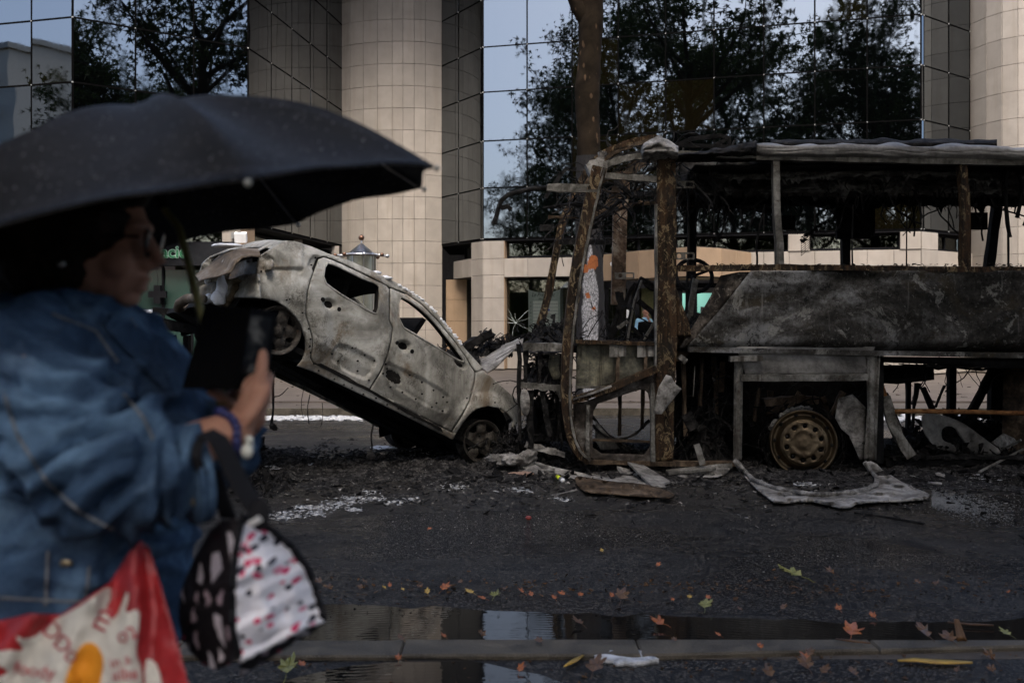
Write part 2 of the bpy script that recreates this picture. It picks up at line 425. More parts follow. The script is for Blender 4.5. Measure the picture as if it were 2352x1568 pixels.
def core_seg(mb, a, b, z0, z1, depth=.25, off=-.012):
    n = outn(a, b); A = [a + n * off, b + n * off, b - n * depth, a - n * depth]
    mb.add([p + V((0, 0, z)) for z in (z0, z1) for p in A], [(0, 1, 5, 4), (1, 2, 6, 5), (2, 3, 7, 6), (3, 0, 4, 7), (4, 5, 6, 7), (3, 2, 1, 0)])
def curtain(segs):
    mb = MB()
    for a, b, c in segs: core_seg(mb, a, b, ROWS[0], ROWS[-1])
    core = mb.build('curtain_wall', M_BLACK, bld)
    for a, b, c in segs: wall_seg(a, b, c, ROWS, core, 'glass_pane', M_GLASS, .03, .012, .0030)
    for a, b, c in segs:      # black mullions between the panes
        n = outn(a, b)
        for x in c: p = a.lerp(b, x) + n * .004; MB().bar(p + V((0, 0, ROWS[0])), p + V((0, 0, ROWS[-1])), .034, .024, up=tuple(n)).build('mullion', M_MULL, core)
        for z in ROWS[:-1]: MB().bar(a + n * .0035 + V((0, 0, z)), b + n * .0035 + V((0, 0, z)), .024, .036).build('transom', M_MULL, core)
    for a, b, c in segs:      # steel buttons at the pane corners
        n = outn(a, b); sm = MB()
        for x in c:
            for z in ROWS[:6]: sm.box(a.lerp(b, x) + n * .016 + V((0, 0, z)), (.022, .022, .026))
        sm.build('pane_clamp', M_GREY, core)
    return core
ev = lambda n: [i / n for i in range(n + 1)]
curtain([(P0, P1, [0, .22, .40, .58, .70, .8, 1.0] if False else ev(6)), (P1, P2, ev(3)), (P2, P3, ev(5))])
curtain([(P4, P5, [0, .43, .96, 1.0]), (P5, P6, ev(9)), (P6, P7, [0, .05, .55, 1.0])])
# soffits and the mass of the upper floors behind the glass
for nm, pts in (('soffit', [P0, P1, P2, P3, P3 + V((-6, 3, 0)), P0 + V((-4, 10, 0))]), ('soffit', [P4, P5, P6, P7, P7 + V((4, 6, 0)), P4 + V((0, 3.5, 0))])):
    mb = MB(); n = len(pts); c = [p.copy() for p in pts]; vs = [p + V((0, 0, z)) for z in (ROWS[0] - .06, ROWS[0] - .005) for p in c]
    mb.add(vs, [tuple(range(n))[::-1], tuple(range(n, 2 * n))] + [(i, (i + 1) % n, n + (i + 1) % n, n + i) for i in range(n)]).build(nm, M_BLACK, bld)
rf = MB().box((-12, 32, 12.6), (26, 16, .3)).box((9, 34, 12.6), (16, 15, .3)).box((26, 34, 12.6), (18, 15, .3)).build('roof', M_JOINT, bld)
MB().box((3, 41.5, 6.3), (60, .4, 12.6)).build('rear_wall', M_JOINT, bld)
# stone columns, clad in small slabs
def arc(u0, d0, u1, d1, bul, n):
    a, b = pl(u0, d0), pl(u1, d1); nn = outn(a, b)
    return [a.lerp(b, t) + nn * bul * 4 * t * (1 - t) for t in (i / n for i in range(n + 1))]
def column(pts, rows, nvis=99):
    mb = MB()
    for a, b in zip(pts, pts[1:]): core_seg(mb, a, b, 0, 12.6, .4)
    core = mb.build('stone_column', M_JOINT, bld)
    acc = MB()
    for k, (a, b) in enumerate(zip(pts, pts[1:])): wall_seg(a, b, [0, 1], rows, core, 'stone_slab', M_STONE, .008, .012, 0.0, acc, 10.9 if k < nvis else -1)
    tag(acc.build('stone_cladding', M_STONE, core), kind='stuff')
us = [785.5, 807, 838.8, 872, 905, 929, 954, 978.5, 1015.5]
c1 = []
for u in us:
    t = (u - 785.5) / 230; d = 28.78 - .28 * t; c1.append(pl(u, d) - V((0, 1, 0)) * (.42 * (4 * t * (1 - t)) ** .8))
column(c1, [z for z in [0.15] + [.55 + .628 * k for k in range(20)]])
c2 = [pl(u, d) for u, d in ((2229, 25.25), (2267, 24.66), (2302, 24.27), (2338, 24.02), (2374, 23.9), (2410, 23.9), (2446, 24.0), (2482, 24.25), (2520, 24.7))]
column(c2, [z for z in [0.15] + [.42 + .655 * k for k in range(19)]], 5)
# ground floor ----------------------------------------------------
def gfl(name, a, b, cuts, rows, mat=M_STONE, depth=.3):
    mb = MB(); core_seg(mb, a, b, rows[0], rows[-1], depth); core = mb.build(name, M_JOINT if mat is M_STONE else M_JOINT, bld)
    wall_seg(a, b, cuts, rows, core, 'stone_slab', mat, .008, .014)
    return core
t56 = (P6 - P5).normalized(); n56 = outn(P5, P6); L56 = (P6 - P5).length
t45 = (P5 - P4).normalized()
def on56(u):
    # plan point on the main bay line seen at picture column u
    k = (u - CU) / F; s = (k * P5.y - P5.x) / (t56.x - k * t56.y); return P5 + t56 * s
PIL = [.15, .84, 1.42, 2.04, 2.64, 3.08, 3.55]
gfl('stone_pillar', P5 - n56 * .0, on56(1158), [0, 1], PIL)
gfl('stone_pillar', P5 - t45 * .62, P5 - t45 * .004, [0, 1], PIL)
gfl('stone_pillar', on56(1158) - n56 * .004, on56(1158) - n56 * .34 + t56 * .01, [0, 1], PIL, M_OCHRE, .1)   # the reveal
gfl('stone_beam', on56(1158), on56(1379), ev(4), [2.58, 3.08])
gfl('stone_beam', P4 + V((.35, -.1, 0)), P5 - t45 * .62, ev(2), [2.62, 3.12])
gfl('stone_pillar', P4 + V((.1, .25, 0)), P4 + V((.72, .0, 0)), [0, 1], [.15, .84, 1.42, 2.04, 2.62], M_OCHRE)
gfl('stone_beam', on56(1640), P6, ev(8), [.15, 1.45, 2.74, 3.13])
gfl('stone_pillar', on56(1810) + n56 * .03, on56(1860) + n56 * .03, [0, 1], [3.13, 3.55])
gfl('stone_pillar', on56(2067) + n56 * .03, P6 + n56 * .03, [0, 1], [3.13, 3.55])
n67 = outn(P6, P7); gfl('stone_pillar', P6 + n67 * .02, P6.lerp(P7, .32) + n67 * .02, [0, 1], [.15, 1.0, 1.9, 2.74, 3.13, 3.55])
gfl('stone_beam', P6.lerp(P7, .32), P7 + (P7 - P6) * .1, [0, .5, 1], [.15, 1.0, 1.9, 2.74, 3.13])
gfl('stone_beam', on56(1158) - n56 * .25, on56(1379) - n56 * .25, ev(3), [.15, .62])
# entrance canopy with its nose towards the street
cn = [on56(1372) - n56 * .02, pl(1467, 24.1), pl(1595, 22.75), pl(1657, 23.3), on56(1725) - n56 * .0]
mb = MB()
for a, b in zip(cn, cn[1:]): core_seg(mb, a, b, 2.44, 3.13, .35)
core = mb.build('entrance_canopy', M_JOINT, bld)
for a, b in zip(cn, cn[1:]): wall_seg(a, b, ev(max(1, round((b - a).length / .9))), [2.44, 3.12], core, 'stone_slab', M_OCHRE, .014, .014)
m2 = MB(); vs = [p + V((0, 0, z)) for z in (2.46, 2.5) for p in cn]; k = len(cn)
m2.add(vs, [tuple(range(k))[::-1], tuple(range(k, 2 * k))] + [(i, (i + 1) % k, k + (i + 1) % k, k + i) for i in range(k)]).build('canopy_ceiling', M_OCHRE, bld)
# shop windows: dark room, frame, panes
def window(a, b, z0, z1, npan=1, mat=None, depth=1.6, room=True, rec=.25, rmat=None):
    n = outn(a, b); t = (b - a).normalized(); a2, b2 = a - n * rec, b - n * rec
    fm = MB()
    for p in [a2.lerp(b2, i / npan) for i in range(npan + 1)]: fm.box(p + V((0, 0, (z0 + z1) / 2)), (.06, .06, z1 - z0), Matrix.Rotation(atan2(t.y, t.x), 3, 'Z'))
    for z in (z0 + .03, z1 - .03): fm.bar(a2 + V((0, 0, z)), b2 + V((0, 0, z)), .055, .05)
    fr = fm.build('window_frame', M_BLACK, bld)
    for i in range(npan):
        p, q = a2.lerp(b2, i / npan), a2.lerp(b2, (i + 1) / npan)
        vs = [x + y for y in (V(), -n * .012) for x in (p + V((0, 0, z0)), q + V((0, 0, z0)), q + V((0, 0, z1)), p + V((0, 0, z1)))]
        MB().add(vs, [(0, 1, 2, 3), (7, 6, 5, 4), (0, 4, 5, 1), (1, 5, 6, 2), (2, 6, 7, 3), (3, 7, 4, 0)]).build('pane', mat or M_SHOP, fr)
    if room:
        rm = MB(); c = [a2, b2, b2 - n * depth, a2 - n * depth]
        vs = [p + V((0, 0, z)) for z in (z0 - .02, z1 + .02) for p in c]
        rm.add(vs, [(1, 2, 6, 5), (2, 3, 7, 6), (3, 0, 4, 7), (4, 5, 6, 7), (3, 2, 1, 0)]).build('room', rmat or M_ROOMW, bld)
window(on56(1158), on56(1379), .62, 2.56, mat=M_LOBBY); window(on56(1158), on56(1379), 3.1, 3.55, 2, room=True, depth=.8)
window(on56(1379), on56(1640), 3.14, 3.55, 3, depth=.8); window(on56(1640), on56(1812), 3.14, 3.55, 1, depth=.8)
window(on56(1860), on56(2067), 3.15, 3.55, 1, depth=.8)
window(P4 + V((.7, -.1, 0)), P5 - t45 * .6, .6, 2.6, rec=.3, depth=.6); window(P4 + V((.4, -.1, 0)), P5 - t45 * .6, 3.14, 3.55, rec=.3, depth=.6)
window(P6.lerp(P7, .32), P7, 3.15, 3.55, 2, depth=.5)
# entrance: dark door set with two glazed leaves
e0, e1 = on56(1380), on56(1660); ne = outn(e0, e1)
def ent(u, off=.6): return on56(u) - ne * off
fm = MB()
for u, wd in ((1384, .1), (1437, .1), (1456, .1), (1500, .12), (1590, .14), (1650, .12), (1572, .05)): fm.box(ent(u) + V((0, 0, 1.27)), (wd, .08, 2.4))
fm.bar(ent(1380) + V((0, 0, 2.36)), ent(1660) + V((0, 0, 2.36)), .1, .16); fm.bar(ent(1380) + V((0, 0, .2)), ent(1450) + V((0, 0, .2)), .1, .16)
ds = fm.build('entrance_door_frame', M_BLACK, bld)
def quad_panel(name, u0, u1, z0, z1, off, mat, parent, th=.03):
    a, b = ent(u0, off), ent(u1, off); n = ne
    vs = [p + V((0, 0, z)) + y for y in (V(), -n * th) for p, z in ((a, z0), (b, z0), (b, z1), (a, z1))]
    return MB().add(vs, [(0, 1, 2, 3), (7, 6, 5, 4), (0, 4, 5, 1), (1, 5, 6, 2), (2, 6, 7, 3), (3, 7, 4, 0)]).build(name, mat, parent)
t = NT('lit_frosted_glass'); t.b.inputs['Emission Color'].default_value = (.22, .50, .42, 1); t.b.inputs['Emission Strength'].default_value = .22; M_TEAL = t.fin((.12, .3, .25), .4)
quad_panel('frosted_pane', 1594, 1646, .5, 2.14, .62, M_TEAL, ds); quad_panel('frosted_pane', 1562, 1570, .5, 2.14, .62, M_TEAL, ds)
quad_panel('door_leaf', 1500, 1562, .15, 2.3, .66, M_BLACK, ds); quad_panel('door_leaf', 1570, 1594, .15, 2.3, .66, M_BLACK, ds)
quad_panel('pane', 1388, 1434, .3, 2.3, .6, M_SHOP, ds)
M_OLIVE = plain('olive_wall', (.15, .145, .07), .8)
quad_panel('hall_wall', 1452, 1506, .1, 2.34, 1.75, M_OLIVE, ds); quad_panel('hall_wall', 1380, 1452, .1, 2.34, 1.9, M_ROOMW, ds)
quad_panel('notice', 1432, 1441, 1.25, 1.72, .52, M_WHITE, ds, .01)
# left bay: pillars and the pharmacy front
lp = pl(512, 21.95)
gfl('stone_pillar', pl(510, 22.0), pl(553, 22.0), [0, 1], [.15, 1.2, 2.2, 3.0, 3.55]); gfl('stone_pillar', pl(553, 22.004), pl(584, 22.7), [0, 1], [.15, 1.2, 2.2, 3.0, 3.55], M_OCHRE)
for u, d in ((683, 25.9), (770, 28.2)): gfl('stone_pillar', pl(u - 9, d), pl(u + 9, d), [0, 1], [.15, 1.2, 2.2, 3.0, 3.55], depth=.2)
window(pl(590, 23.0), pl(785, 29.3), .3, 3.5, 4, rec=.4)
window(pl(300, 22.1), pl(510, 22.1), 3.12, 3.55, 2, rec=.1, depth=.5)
gfl('stone_pillar', pl(-300, 21.2), pl(40, 21.2), ev(3), [.15, 1.2, 2.2, 3.12, 3.55])
pb = MB().box(px(405, 583, 21.9), (2.55, .18, .52)).build('shop_fascia', plain('fascia_grey', (.012, .0125, .014), .9, spec=.08), bld)
t = NT('mint_shop_glass'); k = t.noise(.7, 5); M_MINT = t.fin(t.ramp(k, [(.3, (.016, .034, .027)), (.7, (.032, .06, .048))]), .12, 0, .5)
wf = MB()
for u in (288, 375, 441, 510): wf.box(px(u, 690, 22.1) * 1.0, (.05, .06, 2.3))
wf = wf.build('window_frame', M_BLACK, bld)
for a, b in ((288, 375), (375, 441), (441, 510)):
    p, q = px(a, 612, 22.12), px(b, 612, 22.12); MB().box(((p.x + q.x) / 2, 22.14, 1.3), (q.x - p.x - .02, .03, 2.5)).build('mint_pane', M_MINT, wf)
MB().box(px(20, 660, 20.9), (1.5, .1, 1.1)).build('white_panel', M_WHITE, bld)
# ================================================================== signs on the building
def text(name, body, size, mat, loc, rotz=0.0, ext=.006, align='LEFT', offset=0.0, parent=None, shear=0.0, sx=1.0):
    c = bpy.data.curves.new(name, 'FONT'); c.body = body; c.size = size; c.extrude = ext; c.align_x = align; c.offset = offset; c.shear = shear; c.resolution_u = 3
    o = bpy.data.objects.new(name, c); COL.objects.link(o)
    dg = bpy.context.evaluated_depsgraph_get(); dg.update(); me = bpy.data.meshes.new_from_object(o.evaluated_get(dg)); bpy.data.objects.remove(o)
    me.transform(Matrix.Translation(loc) @ Matrix.Rotation(rotz, 4, 'Z') @ Matrix.Rotation(pi / 2, 4, 'X') @ Matrix.Diagonal((sx, 1, 1, 1)))
    me.materials.clear(); return link(name, me, mat, parent)
ps = thing('pharmacy_sign', px(380, 583, 21.8), 'green outlined letters of a pharmacy sign on its dark fascia', 'sign')
M_GREEN = plain('sign_green', (.012, .17, .06), .4, bump=0); M_PALE = plain('sign_edge', (.45, .62, .5), .4, bump=0)
o = text('letter_edge', 'Pharmacie', .37, M_PALE, px(268, 591.5, 21.79), offset=.014, ext=.008, parent=ps, sx=1.0)
o2 = text('lettering', 'Pharmacie', .37, M_GREEN, px(268, 591.5, 21.775), offset=.002, ext=.012, parent=ps)
pc = thing('pharmacy_cross', px(362, 676, 21.9), 'unlit dark pharmacy cross hanging inside the mint shop window', 'cross')
mm = MB(); cc = px(362, 676, 21.95); mm.box(cc, (.145, .09, .40)).box(cc + V((.135, 0, 0)), (.125, .09, .145)).box(cc - V((.135, 0, 0)), (.125, .09, .145)); mm.build('cross_body', M_BLACK, pc)
MB().tube([cc + V((0, 0, .2)), cc + V((.01, 0, .35)), cc + V((-.02, 0, .5)), cc + V((.02, 0, .68))], .006, 5).build('cable', M_BLACK, pc)
# directory board behind the broken window
db = thing('directory_board', on56(1245) - n56 * .4, 'grey directory board with white name strips behind the cracked window', 'sign')
rz = atan2(t56.y, t56.x); dd = on56(1206) - n56 * .33
def dpt(u, v, off=0.0):
    p = on56(u) - n56 * (.33 - off); return V((p.x, p.y, EYE - (v - HZ) * p.y / F))
M_BOARD = plain('board_grey', (.42, .46, .44), .5, var=.06, bump=0); M_STRIP = plain('strip_white', (.8, .8, .78), .5, var=.03, bump=0); M_INK = plain('sign_ink', (.03, .035, .04), .6, bump=0)
mb = MB()
def bd(a, b):
    u = 1206.5 + 74 * a; top = 665 + 7 * 4 * a * (1 - a); return dpt(u, top + (761 - top) * b)
mb.slab(bd, 12, 6, -.02, axis=n56).build('board', M_BOARD, db)
for k in range(7):
    v0 = 691 + k * 7.75; a, b, c, d = dpt(1218, v0, .01), dpt(1275.5, v0, .01), dpt(1275.5, v0 + 6.3, .01), dpt(1218, v0 + 6.3, .01)
    MB().add([a, b, c, d] + [p - n56 * .008 for p in (a, b, c, d)], [(3, 2, 1, 0), (4, 5, 6, 7), (0, 1, 5, 4), (1, 2, 6, 5), (2, 3, 7, 6), (3, 0, 4, 7)]).build('name_strip', M_STRIP, db)
    text('numeral', str(7 - k), .062, M_INK, dpt(1211, v0 + 6, .006), rz, .002, parent=db)
text('numeral', 'RC', .062, M_INK, dpt(1209.5, 752, .006), rz, .002, parent=db)
text('title', 'Le Président', .15, M_INK, dpt(1214, 681, .006), rz, .002, parent=db, shear=.35, sx=.82)
text('subtitle', 'Alliance 2', .07, M_INK, dpt(1230, 688.5, .006), rz, .002, parent=db)
for s, u, v in (('Nouvelles', 1240, 696), ('S. C', 1246, 704), ('FINANCE', 1246, 727.5), ('TRACTION', 1219.5, 742.5)): text('lettering', s, .048, M_INK, dpt(u, v, .014), rz, .001, parent=db)
for u, v, c in ((1251, 711, (.5, .03, .05)), (1254, 711.5, (.04, .1, .5)), (1250, 719.5, (.7, .2, .02))):
    MB().lathe([(0, 0), (.03, 0), (.03, .004), (0, .004)], Matrix.Translation(dpt(u, v, .013)) @ Matrix.Rotation(rz, 4, 'Z') @ Matrix.Rotation(pi / 2, 4, 'X'), 12).build('logo', plain('logo_ink', c, .5, bump=0), db)
# cracks in that window
cr = MB(); pa = on56(1180) - n56 * .235; p0 = V((pa.x, pa.y, EYE - 2 * pa.y / F))
for k in range(9):
    a = rnd(0, 6.28); L = rnd(.25, .8); pts = [p0]
    for s in range(4): a += rnd(-.4, .4); pts.append(pts[-1] + (t56 * cos(a) + V((0, 0, sin(a)))) * L / 4)
    cr.tube(pts, .003, 3)
cr.build('crack', plain('crack_white', (.5, .55, .5), .4), bld)
# lamp and camera fixed to the stone
fl = thing('floodlight', px(545, 545, 21.8), 'small white floodlight on a bracket high on the stone pillar', 'lamp')
MB().box(px(553, 545, 21.6), (.25, .16, .2), Euler((.35, 0, .1)).to_matrix()).build('lamp_head', M_WHITE, fl)
MB().tube([px(537, 541, 21.95), px(540, 541, 21.7), px(549, 538, 21.6)], .022, 6).box(px(537, 541, 21.95), (.1, .08, .14)).box(px(550, 535, 21.6), (.07, .07, .06)).build('bracket', M_GREY, fl)
sc_ = thing('security_camera', on56(1415) + n56 * .1, 'small white tube camera on the ochre canopy beside the burnt tree', 'camera')
q = px(1416, 603, 24.9); MB().tube([q + V((.1, .1, -.01)), q + V((-.13, -.05, -.04))], .05, 10).build('housing', M_WHITE, sc_); MB().tube([q, q + V((.05, .5, .02))], .018, 6).build('arm', M_GREY, sc_)

# ================================================================== street column in stainless steel
ks = thing('street_kiosk', V((-2.72, 18, .1)), 'stainless steel street column with cone roof and ring of balls', 'kiosk')
def m_steel():
    t = NT('brushed_steel'); k = t.noise(1, 5, .6, 0, co=t.map((30, 30, .8))); t.bump(k, .05, .003); return t.fin(t.ramp(k, [(.3, .32), (.7, .55)]), .28, 1.0)
M_STEEL = m_steel(); KD = 18.0
def kz(v): return EYE - (v - HZ) * KD / F
kx = (830 - CU) * KD / F; KM = Matrix.Translation((kx, KD, 0))
MB().lathe([(.255, .1), (.255, kz(588)), (.23, kz(586))], KM, 40).build('drum', plain('kiosk_drum', (.20, .20, .16), .35, .7, var=.15), ks)
for a in range(8):
    th = a * pi / 4 + .3; MB().box((kx + .257 * cos(th), KD + .257 * sin(th), 1.4), (.018, .018, 2.5), Matrix.Rotation(th, 3, 'Z')).build('drum_rib', M_STEEL, ks)
MB().lathe([(.27, kz(587)), (.275, kz(584)), (.25, kz(583)), (.012, kz(558)), (.0, kz(557))], KM, 40).build('cone_roof', M_STEEL, ks, True)
ro = MB(); ro.lathe([(.33 + .018 * cos(a), kz(585.5) + .018 * sin(a)) for a in (2 * pi * i / 8 for i in range(9))], KM, 40)
for a in range(8):
    th = a * pi / 4 + .25; ro.tube([(kx + .26 * cos(th), KD + .26 * sin(th), kz(586)), (kx + .44 * cos(th), KD + .44 * sin(th), kz(587))], .016, 6)
ro.build('ring', M_STEEL, ks, True)
M_BRONZE = plain('bronze_ball', (.13, .07, .045), .3, .8, var=.2)
for a in range(8):
    th = a * pi / 4 + .25; MB().ell((kx + .47 * cos(th), KD + .47 * sin(th), kz(587)), (.038,) * 3).build('ball', M_STEEL if a % 3 == 0 else M_BRONZE, ks, True)
MB().ell((kx, KD, kz(546)), (.055,) * 3, 20, 12).build('finial_ball', M_BRONZE, ks, True); MB().tube([(kx, KD, kz(558)), (kx, KD, kz(550))], .012, 6).build('finial_stem', M_STEEL, ks)

# ================================================================== trees
def m_leaf():
    t = NT('plane_leaf'); k = t.noise(1.1, 3); c = t.ramp(k, [(.3, (.009, .017, .004)), (.7, (.028, .044, .011))])
    m = t.fin(c, .7, 0, .08)
    tr = t.n('ShaderNodeBsdfTranslucent'); t.l(c, tr.inputs[0]); x = t.n('ShaderNodeMixShader'); x.inputs[0].default_value = .22
    t.l(t.b.outputs[0], x.inputs[1]); t.l(tr.outputs[0], x.inputs[2]); t.l(x.outputs[0], t.out.inputs[0]); return m
def m_bark():
    t = NT('plane_bark'); c = t.ramp(t.noise(3, 8, .7, .5), [(.35, (.006, .0045, .003)), (.65, (.018, .013, .0085))])
    fl = t.vor(5.5, co=t.map((1.8, 1.8, .75)), out='Distance'); c = t.mix(t.ramp(t.math('ADD', fl, t.math('MULTIPLY', t.noise(14, 4), .35)), [(.34, .85), (.42, 0.0)]), c, (.06, .038, .023))
    t.bump(t.noise(11, 8, .7), .7, .02); return t.fin(c, .9, 0, .05)
M_LEAF, M_BARK = m_leaf(), m_bark()
def limb(mb, p, d, L, r0, r1, n=6, curl=.35, up=.25):
    pts = [p]; d = d.normalized()
    for i in range(n):
        d = (d + V((rnd(-1, 1), rnd(-1, 1), rnd(-.4, .9) * 1)) * curl * .35 + V((0, 0, up * .2))).normalized(); pts.append(pts[-1] + d * L / n)
    mb.tube(pts, [r0 + (r1 - r0) * i / n for i in range(n + 1)], 6 if r0 < .1 else 8, False); return pts
def leaves(mb, c, rad, n, size):
    for _ in range(n):
        o = V((random.gauss(0, .45), random.gauss(0, .45), random.gauss(0, .32))) * rad + c
        a = V((rnd(-1, 1), rnd(-1, 1), rnd(-.9, .3))).normalized(); b = a.cross(V((rnd(-1, 1), rnd(-1, 1), rnd(-1, 1)))).normalized(); s = size * rnd(.6, 1.25)
        k = a.cross(b) * s * .22
        mb.add([o - a * s * .1, o + b * s * .48 + a * s * .42 + k, o + a * s * .30 + b * s * .1, o + a * s, o + a * s * .30 - b * s * .1, o - b * s * .48 + a * s * .42 + k], [(0, 1, 2), (0, 2, 3, 4)[:3], (2, 3, 4), (0, 4, 5), (0, 2, 4)])
def tree_parts(h, spread, nl, leaf, seed, z0=3.6, dense=1.0):
    random.seed(seed); T, C = MB(), MB()
    stem = [V((0, 0, 0))]; d = V((rnd(-.05, .05), rnd(-.05, .05), 1))
    for i in range(8): d = (d + V((rnd(-.1, .1), rnd(-.1, .1), .1))).normalized(); stem.append(stem[-1] + d * (h * .72) / 8)
    T.tube(stem, [.30, .24, .22, .2, .18, .15, .12, .09, .06], 10, False)
    for i in range(nl):
        f = (i + .5) / nl; z = z0 + (h * .72 - z0) * f; k = min(7, int(z / (h * .72) * 8)); p = stem[k].lerp(stem[k + 1], z / (h * .72) * 8 - k)
        a = i * 2.4 + rnd(-.4, .4); L = spread * (1 - .55 * f ** 1.5) * rnd(.8, 1.15)
        pts = limb(T, p, V((cos(a), sin(a), .35 + .9 * f)), L, .10 - .05 * f, .03, 7)
        for j in range(2, 8):
            for s in range(2):
                q = limb(T, pts[j], V((rnd(-1, 1), rnd(-1, 1), rnd(-.5, .8))), spread * .34 * rnd(.6, 1.2), .025, .008, 4)
                for m in (1, 2, 3, 4): leaves(C, q[m], .62, int(9 * dense), leaf)
    return T, C
TREES = []
for sd_ in (3, 8, 21):
    T, C = tree_parts(17.5, 5.8, 15, .30, sd_, 3.2, dense=1.45); a = bpy.data.meshes.new('trunk'); a.from_pydata(T.v, [], T.f); b = bpy.data.meshes.new('crown'); b.from_pydata(C.v, [], C.f)
    a.materials.append(M_BARK); b.materials.append(M_LEAF); TREES.append((a, b))
random.seed(5)
def put_tree(x, y, k, rot, s, label, group):
    r = thing('plane_tree', (x, y, 0), label, 'tree', group); r.rotation_euler = (0, 0, rot); r.scale = (s,) * 3
    for nm, me in zip(('trunk', 'crown'), TREES[k]): o = bpy.data.objects.new(nm, me); COL.objects.link(o); o.parent = r
for i, (x, y) in enumerate([(-12.0, -2.5), (-7.4, 2.6), (-3.6, -2.8), (.8, -3.6), (5.4, 2.9), (5.0, -3.8), (11.6, 3.0), (8.6, -2.6), (13.5, 0), (16.8, -1.5), (19.5, 2.0), (22.5, -2.6), (25.5, 1.5), (29.5, -2.2), (33, 1.0), (37, -1), (-36.5, -2.6), (-16, -12), (-9, -13.5), (-25, -19), (-17, -22), (-6, -20), (5, -22), (-34, -20), (16, -20)]):  # near-kerb crowns and some low ones behind added to shade the foreground
    far_ = y < -11
    put_tree(x, y, i % 3, rnd(0, 6), rnd(.9, 1.15) * (.8 if far_ else 1), 'leafy tree mirrored low in the glass beneath the tall crowns' if far_ else ('tall leafy plane tree mirrored dark in the panes of the left bay' if x > 12 else ('lone leafy tree mirrored in the leftmost panes' if x < -30 else 'tall leafy plane tree mirrored dark in the panes behind the coach')),
             'far trees reflected in the facade' if far_ else 'plane trees reflected in the facade')
# dense hedge added behind the camera to block low light; windows mirror it
random.seed(17); H = MB()
for i in range(420):
    x = rnd(-46, 26); z = rnd(.3, 4.3) * (1 - .12 * abs(nz((x * .2, 1, 1)))); leaves(H, V((x, -8.2 + rnd(-1.1, 1.1), z)), 1.0, 24, .42)
H.box((-10, -8.4, 1.7), (72, .9, 3.4)); hg = H.build('hedge', M_LEAF, None); tag(hg, 'dense dark hedge added to block low light, mirrored in the ground floor windows', 'hedge', None, 'stuff')
# the tree on the far pavement, its foot burnt
pt = thing('plane_tree', (1.27, 16.5, .1), 'plane tree trunk behind the burnt coach, its foot charred white', 'tree')
def tx(u): return (u - CU) * 16.5 / F
prof = [(919, 1362, 42), (880, 1360, 36), (780, 1358, 33), (700, 1356, 31), (600, 1353, 30), (500, 1352, 29), (420, 1352, 28), (360, 1352, 27), (300, 1352, 26.5), (250, 1349, 27), (200, 1349, 29), (170, 1352, 27), (120, 1355, 26), (60, 1357, 28), (0, 1360, 26), (-80, 1366, 24), (-200, 1372, 22), (-330, 1366, 19), (-480, 1372, 14)]
def trunk(rows, grow=0.0):
    mb = MB(); pts = [V((tx(u), 16.5, EYE - (v - HZ) * 16.5 / F)) for v, u, r in rows]; P = []; R = []
    for i in range(len(pts) - 1):
        for k in range(5): P.append(pts[i].lerp(pts[i + 1], k / 5)); R.append((rows[i][2] + (rows[i + 1][2] - rows[i][2]) * k / 5) * 16.5 / F + grow)
    P.append(pts[-1]); R.append(rows[-1][2] * 16.5 / F + grow); mb.tube(P, R, 22, False, .035); return mb
tr = trunk(prof); fork = V((tx(1350), 16.5, EYE - (50 - HZ) * 16.5 / F))
tr.tube([fork, V((tx(1325), 16.45, fork.z + .25)), V((tx(1305), 16.4, fork.z + .62)), V((tx(1285), 16.2, fork.z + 1.3)), V((tx(1240), 15.8, fork.z + 2.6))], [.15, .12, .11, .10, .06], 12, False)
tr.build('trunk', M_BARK, pt, True)
def m_char():
    t = NT('charred_bark'); wv = t.n('ShaderNodeVectorMath', operation='ADD'); t.l(t.map((1.7, 1.7, .8)), wv.inputs[0]); sc0 = t.n('ShaderNodeVectorMath', operation='SCALE'); t.l(t.noise(9, 4, .7, 0, out=1), sc0.inputs[0]); sc0.inputs['Scale'].default_value = .12; t.l(sc0.outputs[0], wv.inputs[1]); v = t.vor(19, 'DISTANCE_TO_EDGE', co=wv.outputs[0]) 
    n1 = t.noise(3.5, 6, .6, .4); c = t.ramp(v, [(.012, (.008, .008, .008)), (.05, (.17, .17, .175)), (.5, (.27, .27, .28))])
    z = t.sep()[2]; y = t.sep()[0]
    m = t.math('ADD', t.math('MULTIPLY', t.math('ABSOLUTE', t.math('SUBTRACT', y, 1.28)), 4.6), t.math('MULTIPLY', n1, .55))
    m = t.math('ADD', m, t.math('MULTIPLY', t.math('MAXIMUM', t.math('SUBTRACT', z, 1.9), 0.0), .75))
    c = t.mix(t.ramp(m, [(.80, 0.0), (.92, 1.0)]), c, (.012, .011, .011))
    for cx, cz, r in ((1.32, 2.36, .11), (1.20, 2.27, .06), (1.24, 1.83, .045), (1.33, 1.62, .035)):
        dx = t.math('MULTIPLY', t.math('SUBTRACT', y, cx), 1.3); dz = t.math('SUBTRACT', z, cz)
        q = t.math('ADD', t.math('SQRT', t.math('ADD', t.math('MULTIPLY', dx, dx), t.math('MULTIPLY', dz, dz))), t.math('MULTIPLY', t.math('SUBTRACT', t.noise(11, 5, .7), .5), .16))
        c = t.mix(t.ramp(q, [(r, 1.0), (r + .012, 0.0)]), c, (.20, .062, .018))
    t.bump(t.ramp(v, [(.0, 0.0), (.06, 1.0)]), .8, .02); return t.fin(c, .8, 0, .2)
trunk([r for r in prof if r[0] >= 360], .012).build('burnt_bark', m_char(), pt, True)
random.seed(77); C = MB(); B = MB()
